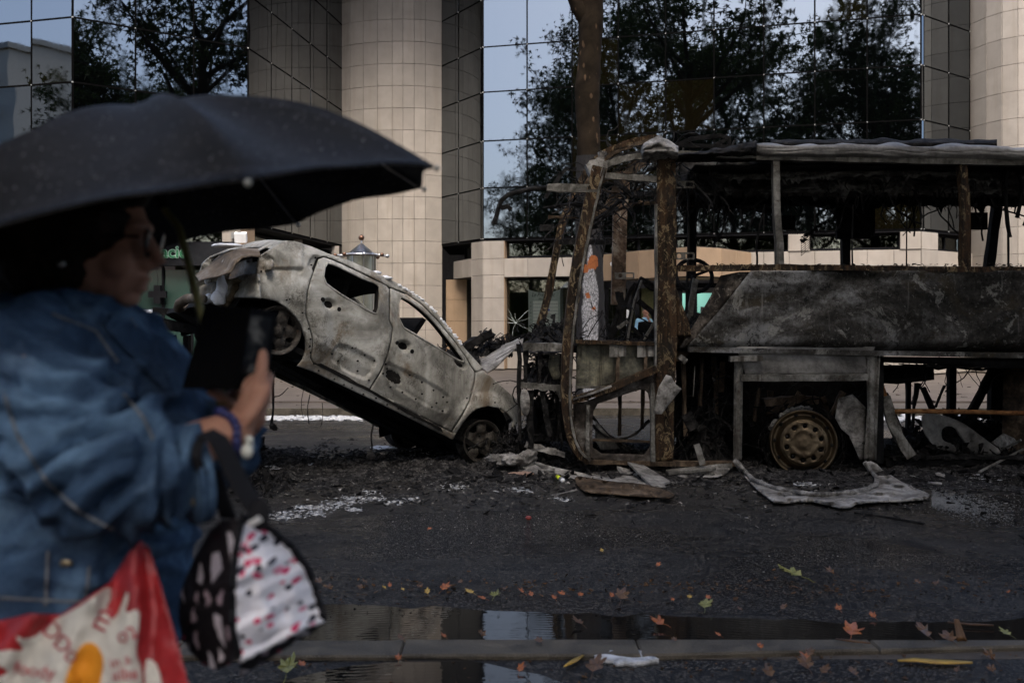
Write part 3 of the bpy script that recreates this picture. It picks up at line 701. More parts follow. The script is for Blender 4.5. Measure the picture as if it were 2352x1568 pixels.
for i in range(9):
    a = i * .75 + rnd(-.3, .3); q = limb(B, V((1.4, 16.5, 7.6 + rnd(0, 2.5))), V((cos(a), sin(a), .7)), rnd(3.2, 5), .09, .03, 6)
    for j in range(2, 7):
        for s in range(2):
            qq = limb(B, q[j], V((rnd(-1, 1), rnd(-1, 1), rnd(-.2, .9))), 1.6, .02, .008, 4)
            for m in (2, 3, 4): leaves(C, qq[m] + V((0, 0, max(0, 7.6 - qq[m].z))), .6, 11, .30)
B.build('branches', M_BARK, pt); C.build('crown', M_LEAF, pt)
random.seed(6)
# the apartment block across the street, seen in the leftmost panes
ap = thing('apartment_block', (-78, -24, 0), 'pale apartment block with balconies mirrored in the leftmost panes', 'building')
MB().box((-84, -28, 13), (20, 14, 26)).build('wall', plain('render_pale', (.5, .47, .42), .8), ap)
MB().box((-84, -28, 26.3), (20.6, 14.6, .5)).build('roof', M_GREY, ap)
for f in range(8):
    MB().box((-81, -20.4, 2.6 + f * 3), (11, 1.4, .9)).build('balcony', M_WHITE, ap)
    for x in (-91, -85.5, -82, -78.5): MB().box((x, -20.98, 4.3 + f * 3), (1.7, .1, 1.7)).build('window', M_GLASS, ap)
# ================================================================== burnt coach
def m_panel():
    t = NT('scorched_panel'); big = t.noise(.85, 9, .66, 1.1, co=t.map((1, 1, 1.5), (0, 0, 0))); md = t.noise(3.2, 10, .74, .45); fn = t.noise(28, 8, .75)
    c = t.ramp(t.math('ADD', t.math('MULTIPLY', big, .75), t.math('MULTIPLY', fn, .25)), [(.39, (.008, .0075, .006)), (.47, (.036, .033, .028)), (.53, (.085, .082, .076)), (.60, (.20, .20, .195))])
    c = t.mix(t.ramp(t.noise(1.7, 9, .72, .9, co=t.map((1, 1, 1.3), (.3, .8, .1))), [(.53, 0.0), (.62, .9)]), c, (.030, .023, .012))
    c = t.mix(t.ramp(md, [(.56, 0.0), (.60, .75), (.66, .2)]), c, (.24, .235, .21)); c = t.mix(t.ramp(t.noise(6.5, 10, .78, 1.0, co=t.map((1, 1, 1), (.1, .2, .9))), [(.59, 0.0), (.63, .9)]), c, (.008, .0075, .007))
    f2 = t.noise(15, 9, .8, .6); c = t.mix(t.ramp(f2, [(.54, 0.0), (.60, .75)]), c, (.010, .009, .008)); f3 = t.noise(24, 8, .8, .4, co=t.map((1, 1, 1), (.2, .9, .5))); c = t.mix(t.ramp(f3, [(.58, 0.0), (.64, .7)]), c, (.19, .185, .17))
    c = t.mix(t.ramp(t.noise(1, 5, .6, .2, co=t.map((16, 16, 1.1))), [(.60, 0.0), (.72, .4)]), c, (.25, .24, .22))
    t.bump(t.math('ADD', fn, t.math('MULTIPLY', md, 2.5)), .35, .012); return t.fin(c, t.ramp(md, [(.4, .42), (.65, .8)]), .25, .14)
def m_post():
    t = NT('rusted_post'); st = t.noise(1, 8, .7, .5, co=t.map((15, 15, 1.6))); fl = t.noise(9, 10, .76, 1.3, co=t.map((1.5, 1.5, .8))); fn = t.noise(40, 6, .75)
    c = t.ramp(t.math('ADD', t.math('MULTIPLY', st, .7), t.math('MULTIPLY', fn, .3)), [(.40, (.006, .005, .004)), (.50, (.028, .018, .011)), (.58, (.062, .034, .016)), (.68, (.065, .058, .048))])
    c = t.mix(t.ramp(fl, [(.54, 0.0), (.58, .9), (.64, .35)]), c, (.23, .175, .10)); c = t.mix(t.ramp(t.noise(2.3, 6, .65, .6), [(.50, 0.0), (.64, .8)]), c, (.018, .016, .014))
    c = t.mix(t.ramp(t.noise(12, 8, .75, .8, co=t.map((1.5, 1.5, .7), (.4, 0, 0))), [(.58, 0.0), (.63, .9)]), c, (.005, .0045, .004))
    t.bump(t.math('ADD', fl, fn), .6, .012); return t.fin(c, t.ramp(fn, [(.4, .5), (.7, .85)]), .1, .10)
M_BPANEL = m_panel(); M_POST = m_post()
M_BROOF = burnt('bare_roof_sheet', (.06, .057, .052), (.17, .163, .15), (.32, .31, .29), (.03, .028, .026), .64, 1.2, .6, .4, .3, fine=20)
M_GREYPOST = burnt('ashen_post', (.03, .027, .022), (.12, .115, .10), (.27, .26, .235), (.05, .03, .018), .6, 4, .7, .2, .4, streak=((.03, .024, .018), (16, 16, 1.0)), fine=30)
M_DOORP = burnt('scorched_door_lining', (.03, .03, .024), (.13, .125, .095), (.30, .28, .19), (.36, .32, .17), .63, 3.2, .6, .2, .35, streak=((.03, .026, .02), (9, 9, .7)), fine=26)
M_CHAR = burnt('char', (.003, .003, .003), (.010, .0095, .009), (.045, .042, .039), (.21, .20, .185), .63, 11, .85, 0, .8, fine=40)
M_CHARB = burnt('black_char', (.003, .003, .003), (.007, .0068, .0065), (.017, .016, .015), None, .6, 7, .8, 0, .8, fine=40)
M_ASH = burnt('ash_sheet', (.05, .046, .040), (.20, .19, .172), (.40, .385, .355), (.03, .027, .024), .57, 5, .75, .1, .7, streak=((.06, .055, .05), (3, 26, 12)), fine=34)
M_RUSTBAR = burnt('orange_rust', (.05, .022, .010), (.16, .07, .025), (.26, .14, .06), (.06, .04, .03), .6, 8, .8, 0, .4)
M_RACK = burnt('ashen_rack', (.006, .006, .0055), (.032, .030, .028), (.13, .125, .115), (.004, .004, .004), .56, 4.5, .85, 0, .8, streak=((.16, .155, .145), (2.5, 9, 14)), fine=34)
M_CABIN = burnt('scorched_cabin', (.012, .010, .008), (.055, .038, .024), (.15, .11, .075), (.25, .2, .14), .64, 4, .75, 0, .4, streak=((.014, .012, .010), (11, 11, .6)), fine=30)
D0, D1 = 9.1, 11.6
bus = thing('burnt_coach', (3.2, 10.3, 0), 'burnt out coach stripped to its frame with one bronze wheel', 'coach')
def bb(name, segs, mat=M_POST, depth=D0, jit=.004, n=5, smooth=False):
    """bars traced in the near or far side plane: each (points, width px, thickness m), each an object"""
    for pts, wd, th in segs:
        mb = MB()
        P = []
        for a, b in zip(pts, pts[1:]):
            da, db = (a[2] if len(a) > 2 else depth), (b[2] if len(b) > 2 else depth); k = n if len(pts) < 4 else max(1, n // 2)
            for i in range(k): t = i / k; P.append(px(a[0] + (b[0] - a[0]) * t, a[1] + (b[1] - a[1]) * t, da + (db - da) * t))
        l = pts[-1]; P.append(px(l[0], l[1], l[2] if len(l) > 2 else depth))
        wv = [x * depth / F for x in wd] if isinstance(wd, (list, tuple)) else wd * depth / F
        if isinstance(wv, list): wv = [wv[0] + (wv[-1] - wv[0]) * i / (len(P) - 1) for i in range(len(P))]
        mb.strip(P, wv, th, up=(0, 1, 0), jit=jit); o = mb.build(name, mat, bus, smooth)
    return o
def flat(name, poly, mat, depth=D0, th=.02, step=12, rel=None, holes=(), parent=None, smooth=True):
    mb = MB()
    def f(x, y, t):
        d = depth(x, y) if callable(depth) else depth
        return px(x, y, d + t + (rel(x, y) if rel else 0))
    sheet(mb, poly, list(holes), step, f, th); return mb.build(name, mat, parent or bus, smooth)
# big scorched side panel
def relp(x, y):
    z = (y - 622) / 185; e = max(0, z - .90) / .10
    return .03 * z * z - .05 * (1 - e) * 1 + .06 * e * e + .050 * nz((x * .007, y * .011, 1)) + .018 * nz((x * .022, y * .03, 4)) + .006 * nz((x * .08, y * .08, 4)) + (.010 if abs(x - 1990) < 6 or abs(y - 640) < 5 else 0)
flat('side_panel', [(1724, 622), (2100, 621), (2500, 622), (2800, 624), (2800, 822), (2352, 813), (2000, 808), (1700, 805), (1592, 803), (1577, 796), (1600, 772), (1660, 704)], M_BPANEL, D0, .03, 9, relp)
flat('panel_edge_strip', [(1655, 633), (1700, 624), (1724, 624), (1660, 706), (1600, 774), (1572, 800), (1560, 800), (1600, 735), (1632, 680)], burnt('blistered_strip', (.008, .008, .009), (.03, .025, .02), (.14, .12, .10), (.30, .28, .24), .57, 6, .7, 0, .5), D0 + .02, .05, 8)
bb('lower_roll', [([(1580, 802), (2000, 811), (2352, 816), (2800, 825)], 12, .06)], M_BPANEL, D0 - .01, .003, 8)
bb('belt_rail', [([(1552, 617), (1800, 614), (2100, 618), (2800, 622)], 13, .09)], M_POST, D0, .004, 12)
# rubble lying along the belt rail
mb = MB()
for i in range(260):
    x = rnd(1560, 2700); mb.shard(px(x, 611 + rnd(-5, 2), D0 + rnd(-.03, .05)), rnd(.012, .035))
tag(mb.build('rail_rubble', M_CHAR, bus), kind='stuff')
# door pillar, front pillar
flat('door_pillar', [(1508, 352), (1551, 350), (1554, 500), (1553, 700), (1556, 780), (1549, 900), (1547, 1056), (1505, 1060), (1506, 800), (1508, 600)], M_POST, D0 - .03, .14, 10, lambda x, y: (.02 if 1524 < x < 1531 else 0) + .006 * nz((x * .05, y * .02, 2)))
bb('pillar_trim', [([(1506, 470), (1507, 660), (1505, 845)], 5, .06)], M_GREYPOST, D0 - .05)
flat('gusset', [(1553, 660), (1582, 740), (1588, 772), (1553, 772)], M_POST, D0, .03, 9)
fp_ = [(1376, 385), (1362, 440), (1345, 520), (1328, 600), (1315, 690), (1304, 790), (1300, 880), (1302, 950), (1312, 1005), (1330, 1042), (1352, 1056)]
wid = [34, 30, 30, 29, 27, 25, 22, 20, 20, 20, 18]
mb = MB(); P = smooth_poly([V(p) for p in fp_], 2, False); mb.strip([px(p.x, p.y, D0 - .02 + .003 * nz((p.y * .05, 0, 0))) for p in P], [(wid[0] + (wid[-1] - wid[0]) * i / (len(P) - 1)) * D0 / F for i in range(len(P))], .13, up=(0, 1, 0), jit=.003)
mb.build('front_pillar', M_POST, bus)
mb = MB(); mb.strip([px(p.x + 14 - i * .22, p.y, D0 - .10) for i, p in enumerate(P)], .02, .02, up=(0, 1, 0), jit=.004); mb.build('pillar_trim', M_GREYPOST, bus)
bb('pillar_head', [([(1352, 400), (1372, 388), (1392, 392)], 40, .16), ([(1374, 398), (1380, 366), (1386, 348)], [22, 16], .05)], M_ASH, D0, .012, 3)
# roof hoops over the door and windscreen
def hoop(name, pts, wpx, th, mat, depth, jit=.006):
    mb = MB(); Q = smooth_poly([V(p) for p in pts], 2, False); mb.strip([px(q.x, q.y, depth) for q in Q], wpx * depth / F, th, up=(0, 1, 0), jit=jit); return mb.build(name, mat, bus)
hoop('roof_hoop', [(1372, 402), (1390, 382), (1425, 366), (1470, 360), (1520, 359)], 15, .07, M_GREYPOST, D0)
hoop('roof_hoop', [(1330, 425), (1345, 392), (1375, 358), (1425, 333), (1475, 320), (1510, 316)], 12, .06, M_POST, D0 + .5)
hoop('roof_hoop', [(1342, 432), (1362, 396), (1400, 355), (1450, 335), (1500, 322)], 9, .05, M_CABIN, D0 + .35)
hoop('roof_hoop', [(1318, 470), (1330, 430), (1360, 392), (1410, 362), (1470, 352)], 9, .05, M_CHAR, D0 + 1.4)
hoop('roof_hoop', [(1400, 470), (1425, 420), (1470, 372), (1530, 345)], 22, .08, M_CABIN, D0 + 1.7)
bb('header_rail', [([(1384, 404), (1508, 412)], 14, .06), ([(1551, 352), (1740, 362)], 10, .08)], M_GREYPOST, D0)
bb('roof_rail', [([(1735, 362), (1900, 366), (2200, 373), (2800, 382)], 13, .10)], M_GREYPOST, D0, .003, 12)
mb = MB()
def lump(a, b):
    x = 1478 + 80 * a; top = 312 + 26 * abs(a - .45) ** 1.3 * 2; y = top + (364 - top) * b
    return px(x, y + 4 * nz((a * 6, b * 6, 2)), D0 - .05 - .12 * sin(pi * b) + .06 * nz((a * 5, b * 5, 7)))
mb.slab(lump, 22, 16, .2, V((0, 1, 0))); mb.build('melted_corner', M_ASH, bus, True)
mb = MB()
def lump2(a, b):
    x = 1545 + 192 * a; top = 352 - 30 * a ** 1.6 + 6 * nz((a * 9, 0, 3)); y = top + (361 - top + 4 * nz((a * 8, 2, 3))) * b
    return px(x, y, D0 - .02 - .08 * sin(pi * b) + .05 * nz((a * 9, b * 4, 7)))
mb.slab(lump2, 40, 10, .3, V((0, 1, 0))); mb.build('charred_roof_edge', M_CHAR, bus, True)
bb('roof_brace', [([(1560, 330, 10.2), (1590, 318, 10.2), (1655, 312, 10.2), (1674, 318, 10.2)], 9, .04), ([(1672, 318, 10.2), (1640, 336, 10.2)], 8, .04), ([(1545, 334, 10), (1700, 339, 10)], 8, .05), ([(1674, 316, 10.2), (1674, 340, 10.2)], 8, .04)], M_CHARB, 10.2)
# roof skin: near edge rolled over, then flat to the far side, sagging
def roofp(a, b):
    x = 1738 + (2800 - 1738) * a; top = 330 + 8 * a + 5 * nz((a * 7, 1, 0)) + (4 if .55 < a < .6 else 0); bot = 357 + 16 * a
    if b < .45:
        t = b / .45; y = bot + (top - bot) * t; return px(x, y, D0 - .02 - .06 * sin(pi * t * .8) + .012 * nz((a * 22, b * 9, 3)) + .02 * nz((a * 6, b * 3, 8)))
    t = (b - .45) / .55; p = px(x, top, D0 + .06); return V((p.x, p.y + t * 2.4, p.z + .10 * sin(pi * t) - .02 * t + .06 * nz((a * 15, t * 3, 5))))
mb = MB(); mb.slab(roofp, 110, 26, -.025, V((0, 0, 1))); mb.build('roof_skin', M_BROOF, bus, True)
mb = MB()
def lump3(a, b):
    x = 1770 + 520 * a; y = 331 - (9 + 7 * nz((a * 11, 0, 1))) * sin(pi * b) - 2; return px(x, y, D0 + .25 + .35 * b)
mb.slab(lump3, 60, 6, -.03, V((0, 0, 1))); mb.build('roof_blister', M_CHAR, bus, True)
# ceiling, charred, and the two luggage racks with ragged hems
mb = MB(); zt = px(0, 372, D0).z
mb.slab(lambda a, b: V((px(1600, 0, D0).x + 4.9 * a, D0 + .08 + 2.45 * b, zt - .03 - .05 * sin(pi * b) + .03 * nz((a * 14, b * 6, 1)))), 60, 16, .02, V((0, 0, 1))); mb.build('ceiling', M_CHARB, bus, True)
def ragged(name, u0, u1, v0, v1, depth, mat, seed, amp=10, th=.02, slope=0.0):
    top = [(u0, v0), (u1, v0 + slope)]; bot = []; x = u1
    while x > u0:
        bot.append((x, v1 + slope * (x - u0) / (u1 - u0) + amp * nz((x * .035, seed, 0)) + amp * .6 * nz((x * .13, seed, 3)) + (amp * 1.6 if random.random() < .10 else 0))); x -= rnd(4, 9)
    return flat(name, top + bot, mat, lambda x, y: depth + .10 * nz((x * .012, y * .02, seed)) + .02 * nz((x * .07, y * .06, seed)), th, 9)
ragged('luggage_rack', 1560, 2750, 372, 412, D0 + .35, M_RACK, 1, 9)
ragged('luggage_rack', 1600, 2750, 392, 442, D0 + .55, M_RACK, 5, 12)
ragged('luggage_rack', 1560, 2750, 430, 474, D1 - .25, M_CHARB, 9, 9)
ragged('rack_lining', 1750, 2350, 378, 405, D0 + .28, M_RACK, 12, 8)
ragged('torn_lining', 1690, 1790, 470, 488, D1 - .4, M_RACK, 14, 10); ragged('torn_lining', 1920, 2010, 470, 540, D1 - .5, M_CHARB, 17, 12)
ragged('torn_lining', 1562, 1740, 455, 480, D1 - .3, M_CHAR, 19, 7)
mb = MB()
for i in range(150):      # shreds hanging from the racks
    x = rnd(1570, 2340); v = rnd(405, 470); d = rnd(D0 + .3, D1 - .3); L = rnd(.03, .2); p = px(x, v, d); mb.tube([p, p + V((rnd(-.03, .03), 0, -L * .6)), p + V((rnd(-.06, .06), 0, -L))], [.012, .008, .003], 4)
tag(mb.build('hanging_shreds', M_CHAR, bus), kind='stuff')
for pts, r in (([(1757, 470), (1745, 520), (1736, 560), (1740, 600), (1738, 612)], .010), ([(2318, 378), (2309, 420), (2312, 500), (2320, 545)], .018), ([(2330, 378), (2345, 410), (2347, 450), (2336, 500)], .018), ([(2315, 500), (2316, 560), (2316, 620)], .010), ([(1700, 480), (1703, 500), (1712, 520)], .012), ([(1735, 480), (1728, 505), (1720, 525)], .01), ([(1582, 400), (1580, 470), (1582, 560), (1578, 640), (1577, 720)], .011), ([(1960, 470), (1957, 540), (1958, 612)], .008), ([(2083, 470), (2082, 612)], .006), ([(1600, 420), (1615, 450), (1625, 470)], .008)):
    MB().tube([px(u, v, D0 + .2) for u, v in [tuple(p) for p in smooth_poly([V(p) for p in pts], 1, False)]], r, 6, jit=.2).build('hanging_cable', M_CHARB, bus)
# window posts
bb('window_post', [([(1781, 368), (1783, 480), (1789, 560), (1790, 612)], [14, 17], .08)], M_GREYPOST, D0)
bb('window_post', [([(2208, 374), (2216, 480), (2216, 618)], [16, 22], .08)], M_POST, D0)
for a, b in (((1940, 470), (1942, 612)), ((2290, 470), (2270, 620)), ((1590, 474), (1588, 640))): bb('far_window_post', [([a, b], 19, .09)], M_CHARB, D1 - .05)
bb('far_belt_rail', [([(1552, 655, D1), (2800, 661, D1)], 10, .08)], M_CHARB, D1)
flat('far_side_panel', [(1730, 664), (2800, 664), (2800, 795), (1730, 795)], M_CHARB, D1, .03, 60)
for c, s in (((1800, 512), (52, 34)), ((2245, 508), (44, 40)), ((1960, 520), (80, 60))): MB().box(px(c[0], c[1], D1 - .12), (s[0] * .0049, .05, s[1] * .0049)).build('speaker_box', M_CHARB, bus)
# sagging wire mesh under the rack
mb = MB()
def net(a, b): return px(1840 + 110 * a, 545 - 75 * a + 42 * b - 20 * a * b, 10.9 + .2 * b + .05 * nz((a * 4, b * 4, 0)))
for i in range(13): mb.tube([net(i / 12, j / 8) for j in range(9)], .0035, 3)
for j in range(9): mb.tube([net(i / 12, j / 8) for i in range(13)], .0035, 3)
mb.build('wire_netting', M_CHAR, bus)
mb = MB()
for i in range(120): a = rnd(0, 1); mb.shard(net(a, rnd(0, .35)) , rnd(.015, .05))
tag(mb.build('burnt_shreds', M_CHARB, bus), kind='stuff')
# mirror arm
mb = MB(); mb.strip([px(u, v, D0 - .05) for u, v in ((1372, 434), (1320, 433), (1282, 432), (1256, 431))], [.075, .075, .07, .06], .07, up=(0, 1, 0), jit=.004); mb.build('mirror_arm_base', M_GREYPOST, bus)
mb = MB(); mb.tube([px(u, v, D0 - .05) for u, v in ((1258, 431), (1220, 434), (1192, 440), (1168, 447), (1152, 460), (1145, 478), (1140, 498), (1134, 515))], [.022, .022, .022, .022, .022, .02, .022, .026], 8); mb.strip([px(u, v, D0 - .05) for u, v in ((1150, 478), (1166, 474), (1174, 482))], .04, .04, up=(0, 1, 0)); mb.build('mirror_arm', M_CHAR, bus)
# far front pillars
bb('far_front_pillar', [([(1345, 402), (1318, 455), (1295, 500), (1281, 560), (1262, 660), (1240, 752)], 18, .10)], M_POST, D1 - .1, .012)
bb('far_door_pillar', [([(1434, 395), (1424, 480), (1421, 600), (1419, 700)], 31, .12)], burnt('peeling_post', (.02, .014, .01), (.09, .06, .04), (.22, .19, .15), (.34, .32, .28), .58, 4.5, .75, 0, .4), D1 - .1)
bb('crossbar', [([(1284, 556, 11.2), (1405, 556, 11.2)], 12, .05), ([(1300, 500, 10.6), (1406, 490, 11.2)], 8, .05), ([(1395, 448, 11.3), (1505, 446, 10.6)], 10, .05), ([(1240, 523, 11.3), (1272, 523, 11.3)], 15, .08)], M_CHAR, 11.2)
bb('crossbar', [([(1551, 470, 11), (1620, 470, 11.4)], 9, .05), ([(1440, 470, 11), (1506, 466, 11)], 7, .05)], M_CABIN, 11.2)
for u in (1478,): MB().tube([px(u, 408, D0 + .1), px(u - 1, 500, D0 + .1)], .006, 5).build('hanging_cable', M_CHARB, bus)
# brackets with a hole
def bracket(u, v, d, s=1.0):
    mb = MB(); w_ = 27 * s; h_ = 17 * s
    circ = [(u - w_ * .25 + 5.2 * s * cos(a), v + 5.2 * s * sin(a)) for a in (2 * pi * k / 12 for k in range(12))]
    sheet(mb, [(u - w_, v - h_ / 2), (u + w_ * .1, v - h_ / 2), (u + w_ * .1, v + h_ / 2), (u - w_, v + h_ / 2)], [[(u - w_ * .45 + 5.2 * s * cos(a), v + 5.2 * s * sin(a)) for a in (2 * pi * k / 12 for k in range(12))]], 6, lambda x, y, t: px(x, y, d + t), .03)
    for a, b in (((u + w_ * .1, v - h_ / 2 + 2), (u + w_ * .8, v - h_ / 2 + 2)), ((u + w_ * .8, v - h_ / 2 + 2), (u + w_ * .8, v + h_ / 2 - 2)), ((u + w_ * .8, v + h_ / 2 - 2), (u + w_ * .1, v + h_ / 2 - 2))): mb.bar(px(*a, d), px(*b, d), .014, .03, up=(0, 1, 0))
    mb.build('post_bracket', M_GREYPOST, bus)
bracket(1572, 424, D0 + .1); bracket(1572, 588, D0 + .1); bracket(1436, 633, D1 - .3, .9)
# lower front: door lining, frame, front mask
flat('door_lining', [(1326, 788), (1507, 790), (1507, 846), (1440, 872), (1370, 892), (1322, 892)], M_DOORP, D0 + .05, .03, 9, lambda x, y: .012 * nz((x * .02, y * .03, 3)) + (-.02 if y < 797 else 0))
bb('lining_rail', [([(1322, 784), (1420, 787), (1507, 790)], 9, .09)], M_POST, D0); bb('lining_rail', [([(1322, 889), (1400, 889)], 5, .05)], M_GREYPOST, D0 + .04)
for u in (1418, 1482): MB().box(px(u - 9, 806, D0 - .02), (.075, .02, .11)).box(px(u + 11, 806, D0 - .01), (.07, .02, .10)).build('hinge', M_GREYPOST, bus); bb('lining_rib', [([(u + 1, 815), (u, 886)], 8, .05)], M_CABIN, D0 + .01)
outer = [(1316, 925), (1345, 922), (1440, 882), (1508, 850), (1508, 1062), (1345, 1056), (1326, 1040), (1318, 990)]
hole = [tuple(p) for p in smooth_poly([(1364, 930), (1400, 918), (1450, 900), (1478, 893), (1491, 905), (1493, 960), (1493, 1044), (1440, 1042), (1362, 1040), (1360, 990)], 1)]
hole2 = [(1322, 936), (1340, 932), (1340, 1030), (1328, 1015)]
flat('door_frame', outer, burnt('charred_door_frame', (.012, .010, .008), (.05, .042, .035), (.17, .16, .145), (.10, .06, .035), .6, 4, .7, .1, .45), D0 - .02, .07, 8, lambda x, y: .006 * nz((x * .05, y * .05, 5)), holes=[hole])
bb('door_brace', [([(1312, 920), (1400, 892), (1508, 846)], 16, .08)], M_POST, D0 - .05, .004, 6); bb('door_brace', [([(1316, 917), (1404, 886)], 5, .03)], M_ASH, D0 - .09)
bb('door_seal', [([(1351, 930), (1349, 1000), (1350, 1052)], 8, .04), ([(1498, 880), (1500, 1060)], 9, .04)], M_GREYPOST, D0 - .07, .006, 8)
bb('step_rail', [([(1360, 1010), (1495, 1014)], 5, .05), ([(1345, 1058), (1510, 1063), (1700, 1064)], 10, .12)], M_CABIN, D0 + .03)
bb('step_pipe', [([(1424, 893), (1423, 1000)], 8, .03), ([(1477, 893), (1475, 985)], 8, .03)], M_CABIN, D0 + .5)
hoop('hose', [(1360, 975), (1385, 1000), (1420, 1012), (1455, 1000), (1492, 965)], 6, .025, M_CHAR, D0 + .2)
hoop('hose', [(1360, 955), (1400, 1005), (1440, 1015)], 5, .02, M_CHAR, D0 + .3)
flat('fallen_plate', [(1368, 965), (1385, 985), (1425, 1030), (1380, 1033), (1366, 1010)], M_GREYPOST, D0 + .25, .01, 12)
flat('lower_post', [(1508, 930), (1548, 930), (1546, 1056), (1512, 1060)], M_CABIN, D0 + .05, .08, 10, lambda x, y: .03 if x > 1530 else 0)
# front mask left of the pillar
bb('mask_rail', [([(1202, 796), (1300, 797)], 17, .10)], M_GREYPOST, D0 + .12, .008, 8); bb('mask_rail', [([(1196, 884), (1300, 893)], 14, .10)], M_GREYPOST, D0 + .12, .008, 8)
bb('mask_rail', [([(1205, 1020), (1298, 1045)], 13, .08)], M_ASH, D0 + .15, .012, 8)
bb('mask_post', [([(1208, 800), (1206, 890)], 10, .08), ([(1290, 812), (1290, 870)], 8, .05), ([(1241, 810), (1239, 880)], 7, .05), ([(1218, 895), (1220, 1030)], 13, .08), ([(1245, 895), (1262, 1000)], 11, .08), ([(1192, 790), (1194, 1010)], 9, .05)], M_CHAR, D0 + .14, .01, 6)
flat('mask_plate', [(1262, 815), (1296, 812), (1297, 868), (1270, 872), (1258, 840)], M_DOORP, D0 + .2, .01, 9, lambda x, y: .02 * nz((x * .06, y * .06, 2)))
flat('mask_rag', [tuple(p) for p in smooth_poly([(1196, 895), (1210, 892), (1218, 915), (1216, 950), (1203, 958), (1194, 930)], 2)], M_ASH, D0 + .05, .03, 6, lambda x, y: .03 * nz((x * .1, y * .1, 9)))
flat('bumper_plate', [(1274, 892), (1300, 895), (1300, 915), (1292, 930), (1280, 905)], M_GREYPOST, D0 + .08, .015, 8)
# dashboard heap, driver's seat frame, steering wheel
def heap(name, c, r, n, size, mat, parent, wires=10, mound=True, seed=0):
    mb = MB(); c = V(c)
    if mound:
        def f(a, b):
            x, y = a * 2 - 1, b * 2 - 1; h = max(0, 1 - x * x) * max(0, 1 - y * y)
            return c + V((x * r[0], y * r[1], r[2] * h * (.6 + .5 * nz((x * 3 + seed, y * 3, 1))) + .05 * nz((x * 9, y * 9, seed)) * (h > 0) - .02))
        mb.grid(f, 26, 16)
    for i in range(n):
        x, y = max(-1, min(1, random.gauss(0, .45))), max(-1, min(1, random.gauss(0, .45))); h = (1 - x * x) * (1 - y * y)
        mb.shard(c + V((x * r[0], y * r[1], r[2] * h * rnd(.5, 1.05))), size * rnd(.4, 1.3), Euler((rnd(-1.4, 1.4), rnd(-1.4, 1.4), rnd(0, 6))).to_matrix())
    for i in range(wires):
        p = c + V((rnd(-.8, .8) * r[0], rnd(-.8, .8) * r[1], r[2] * rnd(.3, .8))); pts = [p]
        for k in range(5): pts.append(pts[-1] + V((rnd(-.07, .07), rnd(-.06, .06), rnd(-.06, .05))))
        mb.tube(pts, rnd(.004, .009), 4)
    return tag(mb.build(name, mat, parent), kind='stuff')
heap('dashboard_char', px(1268, 800, 10.3), (.36, .85, .30), 160, .07, M_CHAR, bus, 40, seed=2)
heap('mask_char', px(1250, 880, 9.6), (.22, .3, .32), 130, .06, M_CHAR, bus, 30, seed=4)
heap('mask_char', px(1258, 1000, 9.75), (.26, .3, .50), 150, .07, M_CHARB, bus, 30, seed=6)
for P_, w_ in (([(1475, 638), (1461, 670), (1450, 720), (1445, 760), (1438, 784)], 11), ([(1417, 670), (1424, 700), (1408, 750), (1400, 782)], 9), ([(1426, 672), (1432, 700), (1422, 742), (1403, 780)], 9), ([(1465, 689), (1482, 703), (1500, 719), (1506, 735)], 11), ([(1460, 650), (1445, 672), (1428, 715), (1418, 750)], 8), ([(1450, 748), (1477, 779)], 7), ([(1395, 745), (1405, 785)], 9)): bb('seat_frame', [(P_, w_, .05)], M_CHARB, 9.9, .006, 5)
for P_, w_ in (([(1474, 645), (1457, 690), (1448, 740), (1441, 782)], 4), ([(1443, 737), (1418, 754)], 8), ([(1506, 735), (1477, 782)], 6)): bb('seat_frame', [(P_, w_, .02)], M_GREYPOST, 9.8, .006, 5)
flat('seat_back', [tuple(p) for p in smooth_poly([(1475, 639), (1490, 641), (1503, 653), (1509, 668), (1495, 669), (1478, 657)], 1)], M_CHAR, 9.95, .08, 6, lambda x, y: .03 * nz((x * .1, y * .1, 0)))
flat('seat_back', [(1466, 740), (1480, 737), (1508, 741), (1512, 790), (1462, 790)], M_CHARB, 10.2, .1, 8)
# tangle of burnt wiring in the front corner and under the roof
def tangle(name, n, u0, u1, v0, v1, d0, d1, L, mat, r=.007):
    mb = MB()
    for i in range(n):
        p = px(rnd(u0, u1), rnd(v0, v1), rnd(d0, d1)); pts = [p]; d = V((rnd(-1, 1), rnd(-.4, .4), rnd(-1, .4))).normalized()
        for k in range(6): d = (d + V((rnd(-.6, .6), rnd(-.3, .3), rnd(-.7, .4)))).normalized(); pts.append(pts[-1] + d * L / 6)
        mb.tube(pts, r * rnd(.5, 1.4), 4)
    return tag(mb.build(name, mat, bus), kind='stuff')
tangle('wiring_tangle', 80, 1290, 1400, 390, 540, 9.2, 11.2, .35, M_CHAR); tangle('wiring_tangle', 130, 1400, 1680, 335, 470, 9.2, 11.3, .45, M_CHAR, .009); tangle('wiring_tangle', 70, 1560, 2340, 380, 460, 9.5, 11.2, .5, M_CHAR, .008)
tangle('wiring_tangle', 26, 1380, 1440, 700, 790, 9.6, 11, .35, M_CHARB); tangle('wiring_tangle', 90, 1560, 1690, 820, 1050, 9.3, 9.9, .4, M_CHAR); tangle('wiring_tangle', 60, 1205, 1300, 800, 1040, 9.3, 10, .4, M_CHAR)
tangle('wiring_tangle', 16, 2030, 2340, 820, 850, 9.3, 11, .4, M_CHARB, .005); tangle('wiring_tangle', 60, 1710, 1990, 880, 1000, 9.5, 10, .4, M_CHARB)
mb = MB(); cw = px(1594, 633, 10.4); Rm = Euler((1.22, .12, 0)).to_matrix()
mb.tube([cw + Rm @ V((.19 * cos(a), .07 * sin(a) * 2.6, 0)) for a in (2 * pi * i / 24 for i in range(25))], .022, 7, False)
